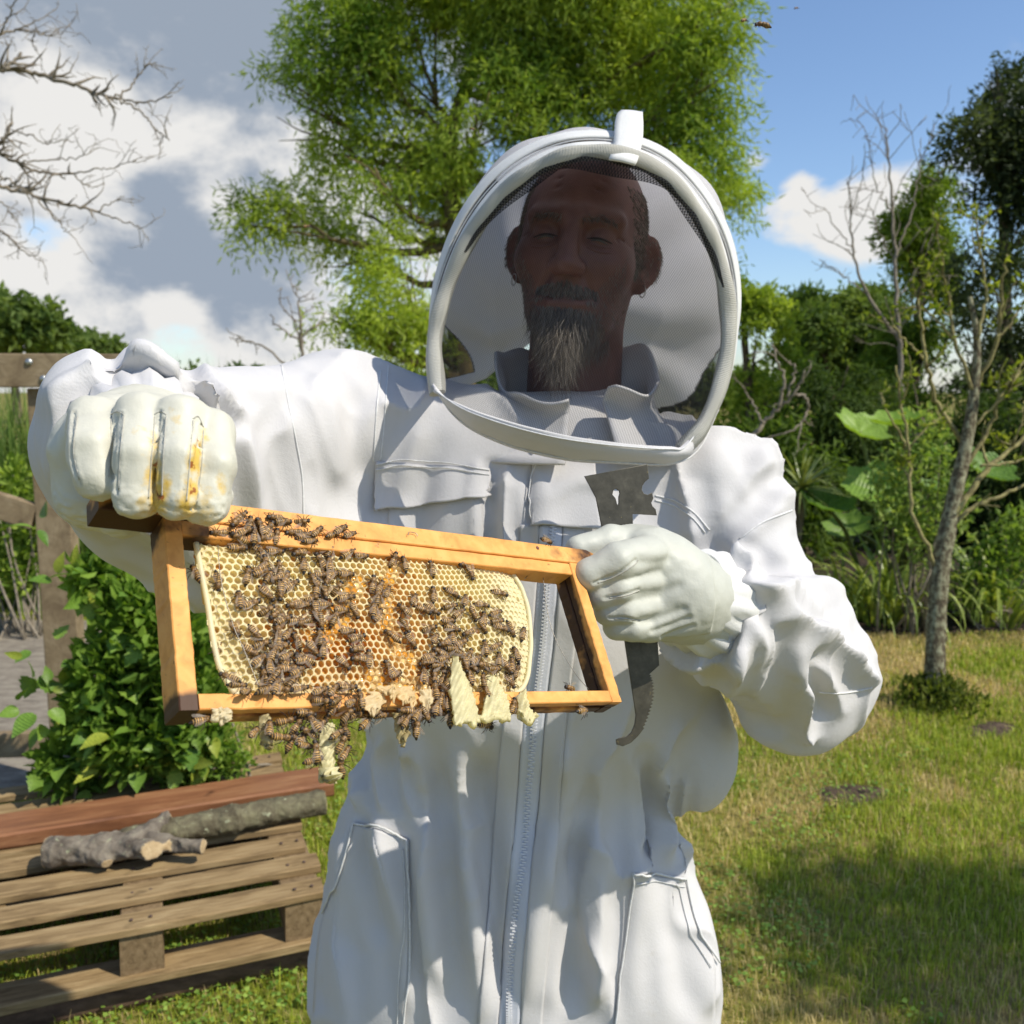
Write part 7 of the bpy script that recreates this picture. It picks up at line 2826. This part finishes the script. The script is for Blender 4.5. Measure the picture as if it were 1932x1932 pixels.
TRv = np.cross(TUv, TNv) * 1.0


def on_tool(p):
    r = ray(*to_px(p))
    k = ((T0 - CAMP) @ TNv) / (r @ TNv)
    q = CAMP + r * k - T0
    return (q @ TRv, q @ TUv)


cu = bpy.data.curves.new('hive_tool', 'CURVE')
cu.dimensions = '2D'
cu.fill_mode = 'BOTH'
cu.extrude = 0.0011
cu.bevel_depth = 0.0005
for lst in (tool_c3, hole_c3):
    sp = cu.splines.new('POLY')
    sp.points.add(len(lst) - 1)
    for pt, p in zip(sp.points, lst):
        u, v = on_tool(p)
        pt.co = (u, v, 0, 1)
    sp.use_cyclic_u = True
tmp = bpy.data.objects.new('tmp', cu)
COL.objects.link(tmp)
bpy.context.view_layer.update()
me = bpy.data.meshes.new_from_object(tmp.evaluated_get(bpy.context.evaluated_depsgraph_get()))
bpy.data.objects.remove(tmp)
n = len(me.vertices)
co = np.zeros(n * 3, np.float32)
me.vertices.foreach_get('co', co)
co = co.reshape(-1, 3)
TW = T0 + co[:, :1] * TRv + co[:, 1:2] * TUv + co[:, 2:] * TNv
me.vertices.foreach_set('co', TW.astype(np.float32).ravel())
M_TOOL, nt, b = new_mat('dull_steel')
f = tex_noise(nt, 90, 6, 0.65)
c = ramp(nt, f, [(0.3, (0.045, 0.04, 0.028)), (0.6, (0.085, 0.076, 0.055)), (0.8, (0.14, 0.125, 0.09))])
d = ramp(nt, tex_noise(nt, 240, 4, 0.6), [(0.68, (0, 0, 0)), (0.74, (1, 1, 1))])
nt.links.new(mixc(nt, d, c, (0.33, 0.26, 0.10)), b.inputs['Base Color'])
b.inputs['Metallic'].default_value = 0.35
b.inputs['Roughness'].default_value = 0.48
add_bump(nt, b, f, 0.25, 0.001)
me.materials.clear()
me.materials.append(M_TOOL)
link('hive_tool', me, None, label='flat dark steel hive tool with keyhole and hooked serrated end, held in glove', category='hive tool')
# ------------------------------------------------------------------ bees
M_BEE, nt, b = new_mat('bee_body')
at = nt.nodes.new('ShaderNodeAttribute')
at.attribute_name = 'Col'
nt.links.new(at.outputs['Color'], b.inputs['Base Color'])
b.inputs['Roughness'].default_value = 0.45
b.inputs['Specular IOR Level'].default_value = 0.45
add_bump(nt, b, tex_noise(nt, 2600, 3, 0.6), 0.5, 0.0003)
M_WING, nt, b = new_mat('bee_wing')
b.inputs['Base Color'].default_value = (0.55, 0.45, 0.36, 1)
b.inputs['Roughness'].default_value = 0.42
tr = nt.nodes.new('ShaderNodeBsdfTransparent')
tr.inputs['Color'].default_value = (0.93, 0.88, 0.80, 1)
mx = nt.nodes.new('ShaderNodeMixShader')
mx.inputs[0].default_value = 0.15
nt.links.new(tr.outputs[0], mx.inputs[1])
nt.links.new(b.outputs[0], mx.inputs[2])
nt.links.new(mx.outputs[0], nt.nodes['Material Output'].inputs[0])
M_BLEG = nmat('bee_leg', [(0.3, (0.02, 0.012, 0.008)), (0.7, (0.05, 0.03, 0.018))], 900, bump=0)


def bee_meshes(kind):
    rng = np.random.default_rng(40 + kind)
    mm = 0.001
    f = Field((-9 * mm, -3.6 * mm, -3.4 * mm), (7 * mm, 3.6 * mm, 3.6 * mm), 0.34 * mm)
    drop = (0.0, -0.9, 0.5, -1.6)[kind] * mm
    lenk = (1.0, 1.08, 0.92, 1.0)[kind]
    f.cap((-1.4 * mm, 0, 0.1 * mm), (-4.2 * mm * lenk, 0, drop * 0.5), 1.75 * mm, 2.0 * mm, 0.8 * mm)
    f.cap((-4.2 * mm * lenk, 0, drop * 0.5), (-7.3 * mm * lenk, 0, drop * 1.25), 2.0 * mm, 0.75 * mm, 0.8 * mm)
    f.ell((1.5 * mm, 0, 0.35 * mm), (2.15 * mm, 1.95 * mm, 1.9 * mm), 0.5 * mm)
    f.ell((4.3 * mm, 0, -0.1 * mm), (1.15 * mm, 1.65 * mm, 1.5 * mm), 0.35 * mm)
    Vb, Qb = f.mesh()
    x = Vb[:, 0] / mm
    nz = vnoise(Vb, 1500, 3 + kind, 2)
    col = np.zeros((len(Vb), 3))
    dark, tan, brown = np.array((0.016, 0.011, 0.008)), np.array((0.62, 0.39, 0.14)), np.array((0.16, 0.095, 0.038))
    ph = (-1.2 - x) / 1.22
    st = np.clip((np.sin(ph * 2 * math.pi) - 0.18) * 3.0, 0, 1)
    st = st * np.clip((x + 7.4) / 1.6, 0, 1)
    top = Vb[:, 2] / mm
    ab = dark * (1 - st)[:, None] + (tan * (1.0 if kind != 3 else 0.65)) * st[:, None]
    th = brown * (1 + 0.7 * nz)[:, None] + np.array((0.10, 0.06, 0.02)) * (np.clip(nz, 0, 1))[:, None]
    hd = np.tile(dark * 1.8, (len(Vb), 1))
    w = np.clip((x + 1.3) / 0.5, 0, 1)[:, None]
    col = ab * (1 - w) + th * w
    w = np.clip((x - 3.2) / 0.3, 0, 1)[:, None]
    col = col * (1 - w) + hd * w
    Vb = Vb + normals(Vb, Qb) * (np.where(x > -1.2, 0.16, 0.03) * mm * vnoise(Vb, 2400, 9, 1))[:, None]
    bme = mesh_data('bee_body', Vb, Qb, M_BEE)
    fcol(bme, np.clip(col * np.array((0.92, 0.85, 0.72)), 0.004, 1))
    # wings
    spread = (9, 16, 4, 30)[kind]
    wm = []
    for s in (-1, 1):
        parts = []
        for (L_, Wd, off, zz) in ((8.0, 2.1, 0.0, 2.1), (5.6, 1.6, 7.0, 1.9)):
            a = math.radians(180 - s * (spread + off))
            d = np.array([math.cos(a), math.sin(a), -0.07])
            nrm = np.array([-d[1], d[0], 0])
            base = np.array([0.8, s * 1.2, zz]) * mm
            prof = [(0, 0.08), (0.2, 0.42), (0.5, 0.85), (0.8, 1.0), (0.95, 0.6), (1.0, 0.15)]
            up = [base + d * L_ * mm * t + nrm * (-s) * Wd * mm * 0.35 * w_ for t, w_ in prof]
            lo = [base + d * L_ * mm * t + nrm * s * Wd * mm * 0.65 * w_ + np.array([0, 0, -0.25 * mm * w_]) for t, w_ in prof]
            parts.append((np.array(up + lo), [(i, i + 1, 7 + i, 6 + i) for i in range(5)]))
        wm.append(mesh_data('wing', *merge(parts), M_WING))
    # legs and feelers
    lg = []
    for s in (-1, 1):
        for (x0, dx, ln) in ((2.6, 2.2, 3.2), (1.4, 0.2, 3.6), (0.3, -2.6, 4.6)):
            a = np.array([x0, s * 1.2, -1.0])
            k1 = a + np.array([dx * 0.45, s * ln * 0.52, 0.5 + rng.uniform(-.2, .4)])
            k2 = k1 + np.array([dx * 0.5, s * ln * 0.30, -1.4])
            k3 = k2 + np.array([dx * 0.35, s * ln * 0.16, -0.4])
            lg.append(tube(np.array([a, k1, k2, k3]) * mm, np.array([0.28, 0.26, 0.2, 0.1]) * mm, 5))
        a = np.array([5.2, s * 0.5, 0.4])
        lg.append(tube(np.array([a, a + (0.6, s * 0.7, 0.5), a + (2.0, s * 1.4, 0.2)]) * mm, np.array([0.13, 0.12, 0.1]) * mm, 4))
    lme = mesh_data('bee_legs', *merge(lg), M_BLEG)
    return bme, wm, lme


BEES = [bee_meshes(k) for k in range(4)]
from mathutils import Matrix


LOOK = ('evenly striped', 'long bodied', 'stubby', 'dark wings splayed')


def put_bee(pos, fwd, up, label, group, kind=None, sc=1.0):
    kind = int(RNG.integers(0, 4)) if kind is None else kind
    bme, wm, lme = BEES[kind]
    up = unit(up)
    fwd = unit(fwd - up * (fwd @ up))
    lf = np.cross(up, fwd)
    M = Matrix(((fwd[0] * sc, lf[0] * sc, up[0] * sc, pos[0]), (fwd[1] * sc, lf[1] * sc, up[1] * sc, pos[1]), (fwd[2] * sc, lf[2] * sc, up[2] * sc, pos[2]), (0, 0, 0, 1)))
    o = link('honeybee', bme, None, label=label.replace('LOOK', LOOK[kind]), category='bee', group=group)
    o.matrix_world = M
    for w in wm:
        link('wing', w, o)
    link('legs', lme, o, kind='stuff')
    return o


def bee_on_frame(px, py, ang, n, label, group, lift=0.0027, jitter=0.25):
    s, t = FST(px, py, n)
    n0 = n
    if n is NSURF or n == NSURF:
        n0 = surf_n(np.array([[s, t]]))[0][0]
        s, t = FST(px, py, n0)
    p = FL(s, t, n0 + lift)
    a = math.radians(ang)
    # heading given in the picture
    q = FL(*FST(px + 20 * math.cos(a), py - 20 * math.sin(a), n0), n0 + lift)
    up = FN + RGT * RNG.normal(0, jitter) + FZ * RNG.normal(0, jitter)
    put_bee(p, q - p, up, label, group, None, RNG.uniform(0.98, 1.14))


def c2(l):
    return [(347.8 + 0.2 * x, 966 + 0.2 * y, a) for x, y, a in l]


def c3(l):
    return [(695.5 + 0.2 * x, 1004.6 + 0.2 * y, a) for x, y, a in l]


def c1l(l):
    return [(270.5 + 0.48 * x, 888.7 + 0.48 * y, a) for x, y, a in l]


top_bees = c2([(470, 110, 225), (520, 60, 40), (600, 130, 90), (830, 70, 180), (920, 110, 0), (1090, 110, 0), (300, 215, 180), (490, 260, 150), (640, 230, 90), (780, 170, 60), (850, 240, 90), (1010, 210, 180), (1120, 240, 20),
               (1240, 200, 45), (1390, 230, 30), (1550, 230, 20), (700, 150, 120), (560, 200, 20), (740, 260, 200), (1180, 290, 10), (1460, 180, 30)])
comb_bees = c2([(500, 360, 0), (610, 330, 150), (710, 400, 120), (850, 390, 0), (1000, 330, 30), (1060, 400, 200), (1110, 500, 90), (1260, 470, 130), (1350, 500, 90), (1360, 380, 60), (1540, 400, 30), (1660, 430, 0), (1700, 330, 90),
                (1260, 350, 180), (1450, 310, 20), (300, 690, 290), (580, 600, 90), (670, 560, 200), (750, 500, 100), (780, 620, 60), (880, 540, 100), (940, 640, 70), (1000, 700, 30), (850, 640, 200), (720, 580, 20),
                (500, 830, 95), (620, 880, 20), (770, 800, 320), (890, 780, 270), (770, 940, 30), (840, 980, 220), (1200, 640, 120), (1280, 610, 0), (1330, 660, 250), (1390, 600, 20), (1520, 600, 0), (1230, 720, 90), (1310, 780, 270),
                (1430, 730, 60), (1520, 820, 0), (1200, 830, 0), (1010, 890, 190), (1110, 890, 0), (1220, 960, 280), (1270, 1050, 280), (1320, 890, 0), (1470, 940, 0), (1400, 1010, 70), (1590, 960, 300), (470, 1130, 285),
                (930, 1030, 30), (1050, 1040, 0), (1100, 1060, 200), (870, 1140, 110), (660, 1170, 310), (720, 1260, 10), (870, 1200, 90), (960, 1160, 60), (1040, 1220, 120), (1260, 1190, 100), (1290, 1290, 90), (1200, 1320, 310),
                (900, 1290, 40), (620, 1340, 330), (830, 1330, 70), (960, 1370, 30), (1100, 1390, 150), (1120, 1420, 0), (780, 1450, 90), (870, 1510, 60), (740, 1560, 110), (980, 1490, 0), (1060, 1510, 30), (1010, 1590, 60),
                (700, 1400, 40), (900, 1420, 150), (820, 1580, 70), (1530, 1140, 0), (1620, 1200, 20), (1600, 1310, 200), (1490, 1450, 310), (1620, 1400, 180), (1720, 1390, 90)])
comb_bees += c3([(100, 170, 330), (220, 260, 80), (320, 300, 100), (575, 345, 110), (870, 310, 200), (945, 400, 290), (20, 490, 90), (90, 520, 60), (65, 620, 90), (160, 570, 70), (30, 730, 80), (75, 790, 60), (590, 590, 90), (780, 590, 330),
                 (410, 640, 60), (310, 740, 140), (510, 750, 320), (590, 750, 320), (890, 650, 80), (760, 710, 10), (840, 770, 40), (1060, 700, 340), (1230, 590, 330), (970, 790, 300), (1070, 820, 90), (1190, 770, 20), (1200, 850, 10),
                 (1060, 910, 310), (560, 920, 0), (740, 850, 0), (780, 920, 340), (920, 960, 200), (1240, 920, 330), (1330, 940, 300), (1440, 960, 80), (190, 980, 130), (330, 900, 300), (390, 1050, 310), (610, 1010, 60),
                 (770, 1000, 90), (860, 1050, 30), (780, 1110, 0), (1080, 1090, 100), (1190, 1080, 30), (1370, 1150, 100), (1210, 1200, 90), (930, 1170, 70), (1000, 1210, 40), (560, 1180, 20), (640, 1140, 150), (700, 1200, 20),
                 (520, 1240, 180), (640, 1270, 0), (750, 1310, 330), (500, 1350, 90), (900, 1270, 280), (970, 1290, 300), (1050, 1260, 180), (1170, 1300, 0), (1290, 1290, 300), (1380, 1310, 90), (1330, 1250, 90), (1320, 1420, 300),
                 (240, 1350, 30), (170, 1290, 120), (600, 1380, 90), (680, 1390, 60), (930, 1360, 100), (690, 1060, 200), (850, 1160, 330)])
bottom_bees = c3([(760, 1500, 310), (610, 1490, 100), (660, 1570, 90), (1060, 1400, 90), (1085, 1500, 90), (720, 1620, 90), (740, 1750, 90), (620, 1650, 80), (320, 1700, 170), (440, 1720, 60), (520, 1740, 300), (340, 1780, 60),
                  (430, 1850, 90), (1340, 1640, 90), (1080, 1820, 10)])
bottom_bees += c2([(390, 1570, 150), (500, 1650, 0), (560, 1710, 30), (760, 1690, 20), (850, 1640, 70), (920, 1690, 0), (1080, 1680, 10), (1270, 1700, 20), (1390, 1690, 60), (1530, 1670, 0), (1290, 1800, 0), (1420, 1790, 30),
                   (1550, 1810, 20), (1640, 1770, 100)])
hang_bees = c1l([(430, 1030, 40), (490, 1012, 90), (545, 1050, 0), (600, 1000, 60), (640, 960, 0), (700, 915, 20), (720, 965, 0), (640, 1030, 150), (580, 1062, 20), (632, 1084, 0), (672, 1100, 100), (668, 1140, 20), (620, 1050, 60),
                 (690, 1000, 40), (660, 990, 120), (786, 1010, 80), (775, 1068, 90), (790, 1110, 60), (770, 1160, 80), (760, 1035, 30), (800, 960, 20), (830, 962, 40), (870, 990, 50), (905, 955, 20), (740, 930, 60), (930, 965, 10),
                 (1020, 972, 60), (1060, 1012, 100), (1100, 965, 40), (1200, 975, 90), (1340, 998, 10), (560, 985, 30)])
def nearest(x, y, lst):
    return min(lst, key=lambda q: math.hypot(q[0] - x, q[1] - y))[2]


def landmark(x, y):
    return nearest(x, y, [(430, 1200, 'on pale cells beside the slack wire'), (500, 1080, 'on comb in the cluster below the top bar bees'), (640, 1060, 'on comb just below the wooden top bar'), (610, 1250, 'among the dark orange cells of the comb'), (500, 1260, 'in the dense cluster over the comb near the wire end'),
                          (660, 1140, 'beside the shorter scraped honey streak'), (740, 1150, 'beside the longer scraped honey streak'), (770, 1240, 'at the wet honey pool in the comb'), (870, 1060, 'on bare pale comb away from the clusters'), (950, 1130, 'on the pale rounded edge of the comb by the empty gap'),
                          (840, 1220, 'in the crowd above the hanging brace comb'), (950, 1230, 'beside the rounded comb edge above the wax tabs')])


def landmark2(x, y):
    return nearest(x, y, [(450, 1300, 'below the slack wire'), (640, 1320, 'above the hanging clump'), (760, 1350, 'under the broken wax ridge'), (850, 1320, 'next to the largest wax tab'), (960, 1330, 'between the smaller wax tabs')])


def landmark3(x, y):
    return nearest(x, y, [(500, 1380, 'at the loose end beneath the bottom bar'), (590, 1390, 'beside the wax tongue below the bottom bar'), (645, 1420, 'below the wax tongue root, against white suit'), (780, 1360, 'under the broken wax ridge')])


for x, y, a in top_bees:
    bee_on_frame(x, y, a, -0.001 if y < 1008 else -0.003, 'LOOK honeybee clustered on the top bar of the frame', 'bees on the top bar', 0.003, 0.3)
for x, y, a in comb_bees:
    bee_on_frame(x, y, a, NSURF, 'LOOK honeybee ' + landmark(x, y), 'bees on the comb face')
for x, y, a in bottom_bees:
    bee_on_frame(x, y, a, 0.0015, 'LOOK honeybee gathered at the bottom bar ' + landmark2(x, y), 'bees on the bottom bar', 0.003, 0.4)
for x, y, a in hang_bees:
    bee_on_frame(x, y, a, -0.004 + RNG.uniform(-0.004, 0.006), 'LOOK honeybee hanging in the clump ' + landmark3(x, y), 'bees hanging below the frame', 0.002, 0.6)
# bees that stand alone
for (x, y, a, n, lab) in ((1030, 1023, 340, -0.001, 'lone honeybee on top bar beside the rusty nail head'), (1071, 1300, 170, -0.006, 'lone honeybee standing on bottom bar under the empty gap'), (1097, 1343, 10, -0.004, 'lone honeybee upside down under the bottom bar end'),
                          (366, 1082, 110, -0.014, 'honeybee clinging to the outer edge of the comb against white sleeve'), (408, 1228, 250, -0.016, 'honeybee half hidden behind the lower edge of the comb'),
                          (382, 1361, 10, -0.006, 'dull honeybee on the underside of bottom bar by the side bar')):
    bee_on_frame(x, y, a, n, lab, 'bees standing apart on the frame', 0.0025, 0.3)
for (x, y, d, a, lab, k) in ((1437, 46, 0.72, 200, 'larger dark bee flying against blue sky', 3), (1404, 38, 1.1, 60, 'small dark bee flying close to the larger one by the willow edge', 0), (1503, 15, 2.2, 30, 'tiny speck of a bee high in blue sky', 1),
                             (580, 427, 1.6, 10, 'bee flying in front of the grey cloud', 1), (890, 243, 1.9, 150, 'bee flying in front of the willow leaves', 1)):
    p = P(x, y, d)
    th = math.radians(a)
    put_bee(p, RGT * math.cos(th) + UPV * math.sin(th) + FWD * 0.3, UPV * 0.8 - FWD * 0.5, lab, 'flying bees', k)
